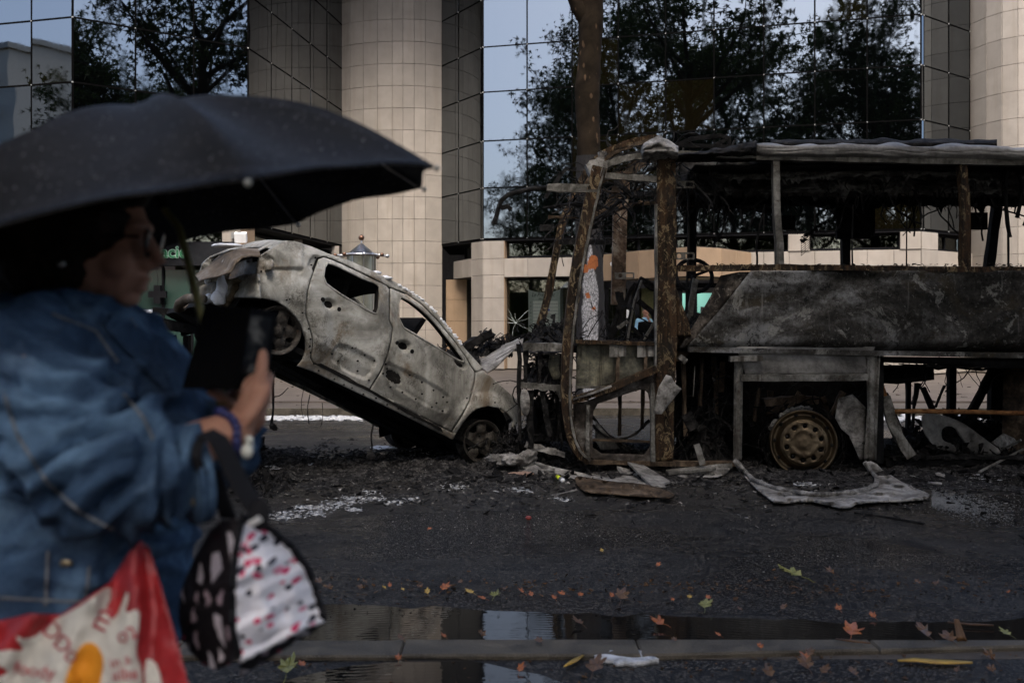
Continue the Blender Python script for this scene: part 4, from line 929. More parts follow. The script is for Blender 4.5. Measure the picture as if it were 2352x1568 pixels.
for a in (.5, 2.5, 4.5): mb.tube([cw, cw + Rm @ V((.18 * cos(a), .18 * sin(a), 0))], .016, 5)
mb.tube([cw, px(1575, 735, 10.3)], .03, 7); mb.build('steering_wheel', M_CHARB, bus)
heap('driver_char', px(1500, 795, 10.2), (.55, .7, .16), 140, .06, M_CHAR, bus, 30, seed=8)
heap('driver_char', px(1597, 765, 9.9), (.16, .5, .2), 90, .06, M_CHAR, bus, 14, seed=9)
bb('cabin_post', [([(1597, 640, 10), (1582, 735, 10)], 12, .04), ([(1613, 705, 9.8), (1611, 745, 9.8)], 6, .03)], M_GREYPOST, 10)
flat('cabin_wall', [(1553, 772), (1600, 772), (1630, 735), (1650, 735), (1600, 800), (1560, 830), (1553, 830)], M_CABIN, D0 + .12, .03, 9, lambda x, y: .02 if 1556 < x < 1576 and y > 778 else 0)
flat('inner_wall', [(1553, 790), (1720, 790), (1720, 1060), (1553, 1060)], M_CHARB, D0 + .9, .02, 30)
flat('cabin_floor', [(1310, 792), (1720, 794), (1720, 806), (1310, 806)], M_CHARB, D0 + .1, 2.2, 30)
# slabs of burnt lining and bent struts hanging in the front corner and cab
for k in range(16):
    u, v, d = rnd(1300, 1500), rnd(345, 480), rnd(9.4, 11.2); bb('bent_strut', [([(u, v), (u + rnd(-70, 70), v + rnd(-10, 60)), (u + rnd(-110, 110), v + rnd(0, 90))], rnd(4, 8), .03)], M_CHARB if k % 3 else M_CABIN, d, .012, 4)
for k in range(12):
    u, v, d = rnd(1570, 1720), rnd(365, 440), rnd(9.3, 10.6); w_, h_ = rnd(18, 50), rnd(10, 30); flat('hanging_lining', [(u, v), (u + w_, v + rnd(-8, 8)), (u + w_ * rnd(.6, 1.1), v + h_), (u + w_ * .4, v + h_ * rnd(.8, 1.5)), (u + rnd(-6, 6), v + h_ * .7)], M_RACK, lambda x, y, d=d: d + .12 * nz((x * .03, y * .03, d)), .012, 7)
for k in range(10):
    u, d = rnd(1712, 1985), rnd(9.35, 9.9); bb('bay_strut', [([(u, rnd(880, 920)), (u + rnd(-40, 40), rnd(930, 990))], rnd(5, 12), .04)], M_CHARB if k % 2 else M_CABIN, d, .01, 4)
for k in range(9):
    u, d = rnd(1210, 1300), rnd(9.3, 9.7); bb('mask_strut', [([(u, rnd(900, 930)), (u + rnd(-25, 35), rnd(960, 1040))], rnd(5, 11), .04)], M_CHAR, d, .012, 4)
heap('front_char', V((px(1190, 0, 9.7).x, 9.7, 0)), (.38, .5, .34), 260, .06, M_CHAR, bus, 40, seed=41)
heap('belly_char', V((px(2180, 0, 9.8).x, 9.9, 0)), (.85, .7, .22), 320, .08, M_CHAR, bus, 30, seed=43)
heap('step_char', V((px(1425, 0, 9.3).x, 9.5, .02)), (.32, .4, .22), 160, .05, M_CHAR, bus, 20, seed=44)
# wheel bay
flat('bay_post', [(1686, 826), (1708, 824), (1706, 900), (1704, 1056), (1684, 1058)], M_GREYPOST, D0 - .01, .09, 8, lambda x, y: -.02 * cos((x - 1697) * .25) + .004 * nz((x * .2, y * .03, 0)))
flat('bay_post', [(1988, 815), (2022, 815), (2018, 900), (2013, 1056), (1984, 1056), (1992, 930)], M_GREYPOST, D0 - .01, .10, 8, lambda x, y: -.02 * cos((x - 2003) * .3) + .004 * nz((x * .2, y * .03, 0)))
flat('bay_header', [(1690, 796), (2010, 796), (1988, 860), (1712, 860)], M_ASH if False else M_BROOF, D0, .03, 9, lambda x, y: .01 * nz((x * .03, y * .05, 1)))
bb('bay_rail', [([(1700, 868), (1990, 866)], 15, .08), ([(1676, 824), (1750, 822)], 13, .10), ([(1560, 818), (1575, 830)], 12, .1)], M_GREYPOST, D0 - .02, .005, 8)
flat('bay_lining', [(1925, 915), (1958, 905), (1988, 935), (1984, 1056), (1975, 1056), (1950, 1000), (1932, 985), (1918, 960)], M_ASH, D0 + .10, .01, 9, lambda x, y: .03 * nz((x * .04, y * .04, 1)))
flat('bay_back', [(1690, 845), (2030, 845), (2030, 1070), (1700, 1070)], M_CHARB, D0 + 1.0, .02, 24, lambda x, y: .1 * nz((x * .03, y * .03, 1)))
flat('bay_side', [(1990, 800), (2030, 800), (2030, 1065), (1990, 1065)], M_CHARB, D0 + .1, .8, 40)
bb('axle_part', [([(1750, 925, 9.7), (1830, 915, 9.7), (1880, 920, 9.7)], 16, .08), ([(1760, 950, 9.6), (1800, 935, 9.6)], 8, .05)], M_CABIN, 9.7, .012)
mb = MB()
for i in range(40):
    a = rnd(-2.7, -1.3); mb.ell(px(1843 + 80 * cos(a), 1018 + 82 * sin(a), D0 + .2 + rnd(0, .1)), (rnd(.01, .03), .02, rnd(.01, .025)), 6, 4)
tag(mb.build('tyre_residue', M_ASH, bus), kind='stuff')
# bronze wheel
def m_bronze():
    t = NT('scorched_bronze_rim'); n = t.noise(7, 7, .65); k = t.noise(60, 4, .7)
    c = t.ramp(n, [(.3, (.045, .032, .019)), (.55, (.105, .078, .046)), (.75, (.19, .148, .093))]); c = t.mix(t.ramp(k, [(.55, 0.0), (.7, .6)]), c, (.045, .032, .02))
    t.bump(k, .15, .004); return t.fin(c, t.ramp(n, [(.3, .30), (.7, .48)]), .85)
M_RIM = m_bronze()
def lathe_m(c, ax, upv=(0, 0, 1)):
    ax = V(ax).normalized(); x = V(upv).cross(ax).normalized(); y = ax.cross(x); return Matrix.Translation(c) @ Matrix((x, y, ax)).transposed().to_4x4()
wm = lathe_m(px(1846, 1017, D0 + .12), (-.16, -1, .05)); s = D0 / F
whl = MB().lathe([(r * s, h) for r, h in ((30, -.20), (74, -.22), (77, -.10), (78, -.02), (76, .0), (73, .0), (70, -.035), (66, -.06), (62, -.045), (57, .00), (54, .025), (52, .028), (51, .028))], wm, 56).build('wheel', M_RIM, bus, True)
# hub disc with ten bolt wells, dark blobs for the shaded hand holes round it
hubo = [(51 * cos(a), 51 * sin(a)) for a in (2 * pi * k / 48 for k in range(48))]
wells = [[(40 * cos(b) + 5.6 * cos(a), 40 * sin(b) + 5.6 * sin(a)) for a in (2 * pi * k / 12 for k in range(12))] for b in (2 * pi * i / 10 + .25 for i in range(10))]
mb = MB(); sheet(mb, hubo, wells, 5, lambda x, y, t: wm @ V((x * s, y * s, .028 - t + (.010 if 27 < sqrt(x * x + y * y) < 31 else 0) + (.006 if sqrt(x * x + y * y) < 13 else 0))), .03); mb.build('hub_disc', M_RIM, whl, True)
mb = MB().lathe([(0, -.02), (52 * s, -.02)], wm, 24); mb.build('hub_back', M_CHARB, whl)
for i in range(10):
    b = 2 * pi * i / 10 + .25; MB().lathe([(3.4 * s, -.02), (3.4 * s, .012), (2.4 * s, .02), (0, .02)], wm @ Matrix.Translation((40 * s * cos(b), 40 * s * sin(b), 0)), 6).build('wheel_bolt', M_CHAR, whl)
    b += .31; MB().ell((0, 0, 0), (6.2 * s, 4.6 * s, .012), 12, 6, (Matrix.Rotation(b, 3, 'Z'))).build('hand_hole', M_CHARB, whl).data.transform(wm @ Matrix.Translation((65 * s * cos(b), 65 * s * sin(b), -.052)))
mb = MB()
for k in range(90):      # tyre wires burnt bare
    a0 = rnd(2.2, 6.9); rr = rnd(79, 92) * s; mb.tube([wm @ V((rr * (1 + .02 * q) * cos(a0 + q * .12), rr * sin(a0 + q * .12) * (.98), rnd(-.2, -.02))) for q in range(7)], .0035, 3)
tag(mb.build('tyre_wire', M_CHAR, whl), kind='stuff')
# melted engine heap and bent plates beside the bay
heap('engine_char', V((px(1620, 0, 9.6).x, 9.75, 0)), (.28, .45, .62), 330, .07, M_CHAR, bus, 60, seed=12)
heap('engine_char', V((px(1590, 0, 9.6).x, 9.9, .3)), (.2, .3, .7), 120, .06, M_CHARB, bus, 40, seed=13)
bb('leaning_plate', [([(1600, 1020), (1614, 1066)], 14, .02)], M_GREYPOST, 9.0, .004); bb('leaning_plate', [([(1575, 950), (1595, 985)], 26, .02)], M_CHAR, 9.2, .004)
bb('bay_hanger', [([(1570, 830, 9.4), (1574, 1000, 9.4)], 8, .05), ([(1640, 820, 9.6), (1646, 950, 9.6)], 10, .05), ([(1660, 830, 9.5), (1655, 900, 9.5)], 12, .05), ([(1612, 822, 9.4), (1608, 930, 9.4)], 6, .04)], M_CABIN, 9.4, .008)
MB().tube([px(1596, 840, 9.2), px(1594, 880, 9.2), px(1592, 910, 9.2)], .005, 4).build('hanging_cable', M_GREYPOST, bus)
# open belly behind the wheel
mb = MB(); mb.tube([px(u, v, D0 + .25) for u, v in ((2020, 870), (2032, 905), (2044, 942), (2052, 945), (2110, 944), (2250, 946), (2400, 950), (2800, 960))], .022, 8); mb.build('rusty_pipe', M_RUSTBAR, bus, True)
bb('strut', [([(2034, 910), (2045, 960), (2062, 1000), (2092, 1048)], 22, .05)], M_GREYPOST, D0 + .15, .01); bb('strut', [([(2030, 905), (2068, 1000), (2088, 1046)], 14, .05)], M_CHAR, D0 + .3, .01)
bb('belly_post', [([(2186, 830), (2184, 1040)], 15, .09), ([(2086, 850), (2086, 1000)], 9, .06), ([(2292, 815), (2290, 1040)], 24, .1), ([(2278, 830), (2275, 1040)], 10, .1)], M_CHARB, D1 - .2)
bb('belly_brace', [([(2120, 890), (2150, 960)], 11, .05), ([(2280, 850), (2240, 930), (2205, 985)], 16, .07), ([(2110, 880), (2098, 930)], 8, .05), ([(2170, 885), (2148, 935)], 4, .03), ([(2104, 880), (2095, 985)], 5, .03)], M_CHARB, D1 - .9)
flat('belly_box', [(2028, 838), (2145, 838), (2146, 872), (2060, 882), (2028, 880)], M_CHARB, D0 + .9, .5, 14)
flat('belly_box', [(2305, 835), (2800, 835), (2800, 1050), (2300, 1050)], M_CABIN, D0 + 1.2, .2, 30, lambda x, y: .1 * nz((x * .02, y * .02, 1)))
flat('underfloor', [(2020, 818), (2800, 828), (2800, 838), (2290, 846), (2210, 838), (2020, 832)], M_CHARB, D0 + .1, 2.3, 20)
mb = MB()
for k in range(26):
    u = rnd(2040, 2340); p = px(u, 834 + rnd(0, 8), rnd(D0 + .1, D1 - .5)); mb.tube([p, p + V((rnd(.1, .4), 0, rnd(-.05, -.0))), p + V((rnd(.4, .9), 0, rnd(-.02, .05)))], .008, 4)
tag(mb.build('underfloor_cables', M_CHAR, bus), kind='stuff')
heap('belly_char', V((px(2260, 0, 10.6).x, 10.9, 0)), (1.1, .5, .42), 300, .09, M_CHARB, bus, 30, seed=47); bb('chassis_rail', [([(2030, 1062), (2300, 1060), (2800, 1070)], 14, .10)], M_CHARB, D0 + .3); bb('chassis_rail', [([(2045, 1052), (2200, 1049), (2400, 1052)], 8, .10)], M_CHAR, D0 + .25, .012, 14)
# ---- loose sheets that fell off the coach
def sheet_thing(name, label, cat, poly, dep, mat, rel, th=.006, step=8, group=None, zmin=.004):
    mb = MB(); sheet(mb, [tuple(p) for p in poly], [], step, lambda x, y, t: (lambda p: V((p.x, p.y, max(zmin + t, p.z))))(px(x, y, dep(x, y) + t + rel(x, y))), th)
    o = mb.build(name, mat, None, True); return tag(o, label, cat, group)
sheet_thing('torn_sheet', 'pale grey torn metal sheet leaning on the rusty door pillar', 'metal sheet', [(1530, 860), (1542, 864), (1552, 882), (1566, 893), (1545, 918), (1520, 951), (1502, 950), (1506, 915), (1512, 890)], lambda x, y: D0 - .12, M_ASH, lambda x, y: .0012 * (x - 1530) + .01 * nz((x * .05, y * .05, 0)))
# ================================================================== burnt hatchback, tail in the air
def m_carpaint():
    t = NT('burnt_car_paint'); big = t.noise(1.9, 8, .66, .7); fn = t.noise(75, 5, .8); md = t.noise(7.5, 8, .72, .4)
    c = t.ramp(big, [(.34, (.12, .114, .098)), (.47, (.30, .29, .25)), (.59, (.48, .465, .415))])
    sp = t.math('ADD', t.math('MULTIPLY', md, .62), t.math('MULTIPLY', fn, .38))
    c = t.mix(t.math('MULTIPLY', t.ramp(sp, [(.50, 0.0), (.57, .85)]), t.ramp(t.noise(1.5, 5, .6, .4, co=t.map((1, 1, 1), (.9, .2, .3))), [(.42, .12), (.58, 1.0)])), c, (.065, .058, .045))
    so = t.noise(2.0, 7, .62, .5, co=t.map((1, 1, 1), (.5, .9, .2))); c = t.mix(t.ramp(so, [(.50, 0.0), (.70, .80)]), c, (.045, .042, .036))
    ru = t.noise(1.9, 8, .7, .6, co=t.map((1, 1, 1), (1.5, .2, .8))); c = t.mix(t.ramp(ru, [(.54, 0.0), (.66, .75)]), c, (.14, .095, .052))
    pale = t.noise(4.6, 9, .7, 1.0, co=t.map((1, 1, 1), (.2, 1.9, .8))); c = t.mix(t.ramp(pale, [(.62, 0.0), (.72, .55)]), c, (.52, .50, .45))
    t.bump(t.math('ADD', fn, t.math('MULTIPLY', md, 1.5)), .22, .006)
    return t.fin(c, t.ramp(fn, [(.3, .5), (.7, .8)]), .08, .15)
M_CAR = m_carpaint()
M_CARR = burnt('burnt_rust_sheet', (.045, .032, .02), (.12, .09, .06), (.24, .215, .18), (.30, .28, .25), .6, 3.4, .7, .15, .4, fine=30)
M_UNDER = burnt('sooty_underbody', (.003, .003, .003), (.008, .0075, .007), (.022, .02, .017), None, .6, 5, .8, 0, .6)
M_WHEEL = burnt('scorched_steel_wheel', (.012, .011, .010), (.045, .040, .034), (.11, .10, .085), (.075, .045, .028), .58, 9, .6, .4, .3, fine=50)
M_FOAM = plain('extinguisher_foam', (.72, .73, .74), .55, var=.12, scale=40, bump=.5)
rw, fw = px(640, 758.5, 8.55), px(1108, 1015, 9.86)
Fv = (fw - rw).normalized(); Rv = Fv.cross(V((0, 0, 1))).normalized(); Uv = Rv.cross(Fv).normalized(); WB = (fw - rw).length
CAMP = V((0, 0, EYE)); CEN = .74
def s_in(w, f):
    s = -.03 - .02 * math.exp(-((w - .32) / .24) ** 2)
    if w < .08: s += (.08 - w) * .35
    if w > .60: s += (w - .60) * .40
    if f > 2.15: s += .20 * (f - 2.15) ** 2
    if f < .05: s += .30 * (f - .05) ** 2
    for c in (0, WB):
        d = sqrt((f - c) ** 2 + w * w)
        if d < .50: s -= .03 * max(0, 1 - ((d - .37) / .13) ** 2) if d > .24 else 0
    return s
def CS(x, y, extra=0.0):
    u, v = x / 2.7307 + 401.95, y / 2.7307 + 516.8
    dr = V(((u - CU) / F, 1, -(v - HZ) / F)); s = 0.0; k = dr.dot(Rv); b = (rw - CAMP).dot(Rv)
    for _ in range(5):
        P = CAMP + dr * ((b - s) / k); q = P - rw; s = s_in(q.dot(Uv), q.dot(Fv))
    return P - Rv * extra
def loc(P): q = P - rw; return q.dot(Fv), q.dot(Uv), -q.dot(Rv)
def car(f, w_, s): return rw + Fv * f + Uv * w_ - Rv * s
def mir(P): f, w_, s = loc(P); return car(f, w_, 2 * CEN - s)
hc = thing('burnt_hatchback', ((rw.x + fw.x) / 2, (rw.y + fw.y) / 2 + .6, 0), 'ash grey burnt out hatchback tipped nose down with its tail raised', 'car')
def cpanel(name, poly, holes, mat, step=16, th=.02, rel=None, extra=0.0, parent=None, mirror=True):
    mb = MB(); f = lambda x, y, t: CS(x, y, extra + t + (rel(x, y) if rel else 0)); sheet(mb, poly, holes, step, f, th)
    o = mb.build(name, mat, parent or hc, True)
    if mirror:
        m2 = MB(); m2.v = [tuple(mir(V(p))) for p in mb.v]; m2.f = [g[::-1] for g in mb.f]; m2.build(name, mat, parent or hc, True)
    return o
sp = lambda p, i=1: [tuple(q) for q in smooth_poly([V(a) for a in p], i)]
RD = [(855, 345), (905, 215), (935, 203), (990, 222), (1100, 272), (1250, 345), (1325, 380), (1343, 402), (1342, 600), (1361, 640), (1354, 720), (1322, 840), (1280, 930), (1215, 1030), (1100, 983), (960, 905), (872, 862), (855, 830), (866, 780), (869, 720), (850, 640), (826, 565), (828, 500), (836, 420)]
RW = sp([(944, 236), (1000, 247), (1100, 297), (1200, 345), (1268, 368), (1288, 395), (1278, 562), (1225, 545), (1130, 490), (1015, 420), (926, 352)], 1)
FD = [(1352, 398), (1450, 437), (1550, 507), (1650, 607), (1740, 715), (1822, 828), (1850, 880), (1882, 925), (1872, 1000), (1842, 1110), (1790, 1205), (1732, 1292), (1600, 1226), (1400, 1126), (1222, 1036), (1290, 932), (1330, 842), (1362, 722), (1368, 640), (1350, 602)]
FW = sp([(1400, 444), (1470, 472), (1560, 540), (1650, 632), (1725, 730), (1800, 826), (1820, 862), (1770, 846), (1650, 772), (1520, 694), (1403, 626)], 1)
def stamp(polys, d=.022):
    P = [sp(p, 1) for p in polys]
    def r(x, y):
        e = 0.0
        for q in P:
            if inside((x, y), q): e += d
        return e
    return r
def relief(base, pock):
    def r(x, y):
        e = base(x, y) + .004 * nz((x * .012, y * .012, 3)) + .0015 * nz((x * .05, y * .05, 8))
        for cx, cy, rx, ry, a in pock:
            dx, dy = (x - cx) * cos(a) + (y - cy) * sin(a), -(x - cx) * sin(a) + (y - cy) * cos(a); k = (dx / rx) ** 2 + (dy / ry) ** 2
            if k < 1.4: e += .03 * max(0, min(1, 1.4 - k) * 2) ** .5
        return e
    return r
r1 = relief(stamp([[(985, 800), (1010, 755), (1060, 748), (1180, 800), (1262, 850), (1240, 930), (1190, 965), (1090, 930), (985, 850)]]), [(972, 498, 34, 26, .5)])
r2 = relief(stamp([[(1312, 870), (1350, 865), (1560, 965), (1720, 1060), (1718, 1130), (1690, 1180), (1560, 1120), (1330, 985)], [(1340, 890), (1430, 940), (1420, 1010), (1330, 960)]]), [(1440, 758, 36, 28, .5), (1790, 868, 40, 20, .7)])
d1 = cpanel('rear_door', RD, [RW], M_CAR, 13, .02, r1, 0); d2 = cpanel('front_door', FD, [FW], M_CAR, 13, .02, r2, 0)
d1['label'] = 'burnt rear door with empty window'; d2['label'] = 'burnt front door with stamped inner plate'
# frames that line the window openings, and dark shell behind the gaps
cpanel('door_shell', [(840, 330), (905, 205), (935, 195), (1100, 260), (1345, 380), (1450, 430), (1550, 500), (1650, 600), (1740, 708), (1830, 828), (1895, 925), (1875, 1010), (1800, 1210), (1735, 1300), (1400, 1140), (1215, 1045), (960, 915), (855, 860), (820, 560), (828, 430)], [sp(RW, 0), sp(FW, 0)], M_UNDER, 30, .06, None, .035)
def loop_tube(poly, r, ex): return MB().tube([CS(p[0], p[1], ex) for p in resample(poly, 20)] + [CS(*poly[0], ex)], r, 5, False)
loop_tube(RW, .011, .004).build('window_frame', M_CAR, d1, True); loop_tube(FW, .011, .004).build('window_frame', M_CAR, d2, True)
bars = [(1344, 405), (1343, 600), (1362, 640), (1355, 720), (1322, 842), (1284, 930), (1218, 1032)]
# dark discs standing in for the shade in drain holes and handle sockets
def dots(pts, r, parent, name='drain_hole', mat=M_UNDER):
    for x, y in pts:
        P = CS(x, y, -.004); u2 = CS(x + 4, y, -.004) - P; M = Matrix.Translation(P) @ Rv.to_track_quat('Z', 'Y').to_matrix().to_4x4()
        MB().lathe([(0, .002), (r * rnd(.8, 1.2), .002), (r * 1.1, -.006)], M, 8).build(name, mat, parent)
dots([(926, 468), (1030, 528)], .020, d1, 'handle_hole'); dots([(1393, 738), (1486, 792)], .018, d2, 'handle_hole')
dots([(985, 808), (1112, 770), (1190, 815), (1250, 850), (1145, 852), (1022, 852), (1145, 915), (1215, 972)], .009, d1)
dots([(1320, 872), (1330, 900), (1305, 930), (1388, 968), (1472, 940), (1548, 985), (1622, 1035), (1682, 1078), (1706, 1110), (1612, 1140), (1678, 1165), (1550, 1058), (1352, 1015), (1426, 1048), (1640, 1115), (1510, 1090)], .009, d2)
# quarter panel, roof rail and sill in one side frame
QP = [(516, 300), (540, 195), (610, 140), (690, 98), (750, 102), (850, 132), (960, 178), (1100, 225), (1250, 292), (1400, 366), (1530, 446), (1620, 526), (1720, 645), (1820, 775), (1930, 895), (1905, 918), (1888, 918), (1828, 826), (1745, 708), (1655, 600), (1555, 498), (1455, 428), (1350, 388), (1250, 336), (1100, 262), (990, 212), (935, 194), (900, 202), (850, 335), (828, 415), (820, 500), (818, 565), (842, 640), (860, 720), (858, 780), (846, 830), (866, 868), (960, 912), (1100, 990), (1220, 1042), (1400, 1132), (1600, 1232), (1735, 1300), (1765, 1302), (1744, 1345), (1600, 1275), (1400, 1172), (1220, 1085), (1000, 980), (870, 918), (772, 884), (806, 840), (822, 780), (822, 720), (800, 640), (765, 580), (700, 515), (640, 478), (570, 462), (530, 456), (520, 400)]
rq = relief(lambda x, y: (.014 if abs((y - 275) - .05 * (x - 560)) < 7 and 560 < x < 800 else 0) - (.012 if y < 262 and x < 800 else 0), [(560, 235, 60, 45, .3), (875, 240, 30, 45, .3)])
qs = cpanel('side_frame', QP, [], M_CAR, 12, .03, rq, 0)
dots([(540, 290), (590, 470), (700, 470), (720, 465), (800, 550), (838, 650), (850, 715), (845, 760), (850, 800), (870, 870), (900, 912), (1000, 965), (1060, 1000), (1110, 1020), (1180, 1060), (1260, 1085), (1330, 1125), (1400, 1150), (1500, 1205), (1590, 1245), (880, 205), (855, 250), (612, 235)], .008, qs)
# front wing with its wheel arch
FN = [(1890, 925), (1932, 912), (2005, 968), (2085, 1040), (2152, 1100), (2150, 1160), (2160, 1220), (2140, 1262), (2135, 1310), (2112, 1290), (2120, 1226), (2085, 1178), (2030, 1146), (1965, 1135), (1900, 1150), (1850, 1185), (1806, 1240), (1768, 1302), (1738, 1300), (1798, 1205), (1850, 1112), (1880, 1005)]
wg = cpanel('front_wing', FN, [], M_CAR, 12, .02, relief(lambda x, y: 0, []), 0)
dots([(2006, 1112), (1830, 1085), (2140, 1240), (1802, 1265), (2042, 1150)], .008, wg)
# wheel wells
for c in (0.0, WB):
    for sd in (0, 1):
        mb = MB(); M = Matrix.Translation(car(c, .02, .40 if not sd else 2 * CEN - .06)) @ Rv.to_track_quat('Z', 'Y').to_matrix().to_4x4()
        mb.lathe([(0, 0), (.37, 0), (.40, .30)], M, 28); mb.f = [g for g in mb.f if sum((V(mb.v[i]) - car(c, 0, 0)).dot(Uv) for i in g) / len(g) > -.10]; mb.build('wheel_well', M_UNDER, hc, True)
# roof skin between the two rails
RT = [(612, 140), (690, 96), (750, 100), (850, 130), (960, 176), (1100, 223), (1250, 290), (1400, 364), (1480, 412)]
RP = [CS(p[0], p[1] + 5, .02) for p in resample([V(p) for p in RT], 30, False)]
mb = MB(); nR = len(RP) - 1
def roofc(a, b):
    i = min(nR - 1, int(b * nR)); P = RP[i].lerp(RP[i + 1], b * nR - i); Q = mir(P)
    return P.lerp(Q, a) + Uv * (.055 * sin(pi * a) ** .7 + .012 * nz((a * 5, b * 9, 2)) - .02 * sin(pi * a) * sin(pi * b))
mb.slab(roofc, 24, 30, -.012, Uv); mb.build('roof', M_CAR, hc, True)
mb = MB(); mb.slab(lambda a, b: roofc(.03 + .94 * a, b) - Uv * .05, 12, 20, -.01, Uv); mb.build('headliner', M_UNDER, hc)
# windscreen pillar on the far side comes with the mirrored frame; header and scuttle bars
mb = MB(); a, b = CS(1480, 415, .03), mir(CS(1480, 415, .03)); mb.strip([a.lerp(b, t / 8) + Uv * .05 * sin(pi * t / 8) for t in range(9)], .10, .03, up=tuple(Uv)); mb.build('windscreen_header', M_CAR, hc)
mb = MB(); a, b = CS(1900, 930, .06), mir(CS(1900, 930, .06)); mb.strip([a.lerp(b, t / 8) for t in range(9)], .16, .06, up=tuple(Uv), jit=.01); mb.build('scuttle', M_CARR, hc)
# black underbody, exhaust tunnel, axle
def under(a, b): 
    f = -.52 + (WB + .95) * b; s = .02 + (2 * CEN - .04) * a
    return car(f, -.095 + .05 * (abs(a - .5) < .1) + .02 * nz((a * 7, b * 14, 2)), s)
mb = MB(); mb.slab(under, 22, 40, .05, Uv); mb.build('underbody', M_UNDER, hc)
mb = MB(); mb.tube([car(.0, .02, .1), car(0, .02, 1.4)], .05, 8).tube([car(.2, -.13, .7), car(1.2, -.15, .72), car(2.2, -.14, .74)], .04, 7).box(car(.55, -.10, .72), (.6, .5, .14), Matrix((Fv, -Rv, Uv)).transposed()); mb.build('axle', M_UNDER, hc)
mb = MB()
for s_ in (.45, 1.02):
    mb.slab(lambda a, b: car(1.25 + .12 * b, .22 + .62 * b, s_ - .22 + .44 * a), 6, 6, .05, Fv); mb.slab(lambda a, b: car(.55 - .1 * b, .22 + .55 * b, s_ - .25 + .5 * a), 6, 6, .05, Fv)
mb.slab(lambda a, b: car(1.95 + .15 * nz((a * 4, b * 4, 1)), .1 + .55 * b, .15 + 1.2 * a), 14, 8, .05, Fv); mb.build('seat_frames', M_UNDER, hc)
heap('cabin_char', car(1.9, .45, .5), (.3, .4, .25), 60, .05, M_CHAR, hc, 10, seed=3)
mb = MB(); mb.tube([CS(950, 345, .5), CS(1050, 385, .5)], .012, 5).tube([CS(1120, 425, .6), CS(1200, 465, .6)], .012, 5); mb.build('seat_rail', M_CARR, hc)
# tail: hatch skin, rear panel, bumper beam
PR = CS(518, 320, .02)
def rear(x, y, t=0.0, off=0.0):
    u, v = x / 2.7307 + 401.95, y / 2.7307 + 516.8; dr = V(((u - CU) / F, 1, -(v - HZ) / F))
    P = CAMP + dr * ((PR - Fv * off - CAMP).dot(Fv) / dr.dot(Fv)); return P + Fv * t
# the hatch bends out from the body: loft between its near torn edge and the far outline
near = [px(x / 2.7307 + 401.95, y / 2.7307 + 516.8, d) for x, y, d in ((538, 193, 8.25), (480, 190, 8.15), (425, 198, 8.05), (385, 232, 8.0), (350, 292, 8.0), (250, 322, 8.1), (150, 348, 8.3))]
farp = [px(x / 2.7307 + 401.95, y / 2.7307 + 516.8, d) for x, y, d in ((545, 178, 9.2), (430, 172, 9.15), (330, 183, 9.1), (270, 205, 9.05), (215, 250, 9.0), (175, 295, 9.0), (135, 345, 9.0))]
def il(P, t): k = min(len(P) - 2, int(t * (len(P) - 1))); return P[k].lerp(P[k + 1], t * (len(P) - 1) - k)
mb = MB(); mb.slab(lambda a, b: il(near, a).lerp(il(farp, a), b) + V((-.02, 0, .05)) * sin(pi * b) + V((0, 0, .010 * nz((a * 6, b * 5, 1)))), 36, 14, .012, V((0, 0, -1))); mb.build('hatch_skin', M_CARR, hc, True)
def rpanel(name, poly, off, mat, th=.03, step=14):
    mb = MB(); sheet(mb, poly, [], step, lambda x, y, t: rear(x, y, t, off + .02 * nz((x * .02, y * .02, 4)) + .01 * nz((x * .06, y * .06, 1))), th); return mb.build(name, mat, hc, True)
rpanel('rear_panel', [(520, 195), (540, 196), (516, 300), (520, 460), (440, 455), (335, 452), (325, 380), (345, 300), (390, 235)], -.12, M_CARR)
rpanel('bumper_skin', [(520, 305), (528, 455), (480, 450), (335, 455), (350, 400), (385, 325), (430, 310)], .03, M_CAR, .02)
rpanel('rear_crossmember', [(150, 385), (240, 355), (390, 330), (335, 455), (290, 510), (235, 490), (180, 480), (148, 430)], .08, burnt('scorched_ochre', (.04, .03, .018), (.13, .10, .06), (.27, .23, .16), (.35, .33, .30), .62, 5, .7, .1, .4), .05, 12)
rpanel('lamp_socket', [tuple(p) for p in sp([(545, 196), (600, 205), (612, 240), (590, 285), (520, 290)], 1)], -.03, M_CAR, .02, 10)
rpanel('boot_well', [(335, 250), (530, 200), (530, 460), (150, 490), (150, 380)], -.45, M_UNDER, .02, 40)
mb = MB(); mb.tube([px(u, v, d) for u, v, d in ((470, 687, 8.5), (452, 684, 8.55), (430, 686, 8.7), (412, 697, 8.8), (408, 708, 8.9), (420, 710, 9.1), (440, 704, 9.3))], [.035, .04, .045, .045, .04, .035, .03], 8); mb.build('bumper_beam', M_CARR, hc, True)
mb = MB(); mb.slab(lambda a, b: px(573 + 48 * a + 3 * b, 576 - 21 * sin(a * 1.35) + 8 * b * (1 - a * .3), 8.5 + .6 * (1 - b) + .2 * a), 14, 4, .02, V((0, 0, -1))); mb.build('spoiler', M_CAR, hc, True)
mb = MB(); mb.slab(lambda a, b: px(580 + 60 * a, 590 - 14 * a + 12 * b, 8.9), 8, 4, .02, V((0, 1, 0))); mb.build('rear_window_shade', M_UNDER, hc)  # dark slab standing in for the shade inside the open rear window
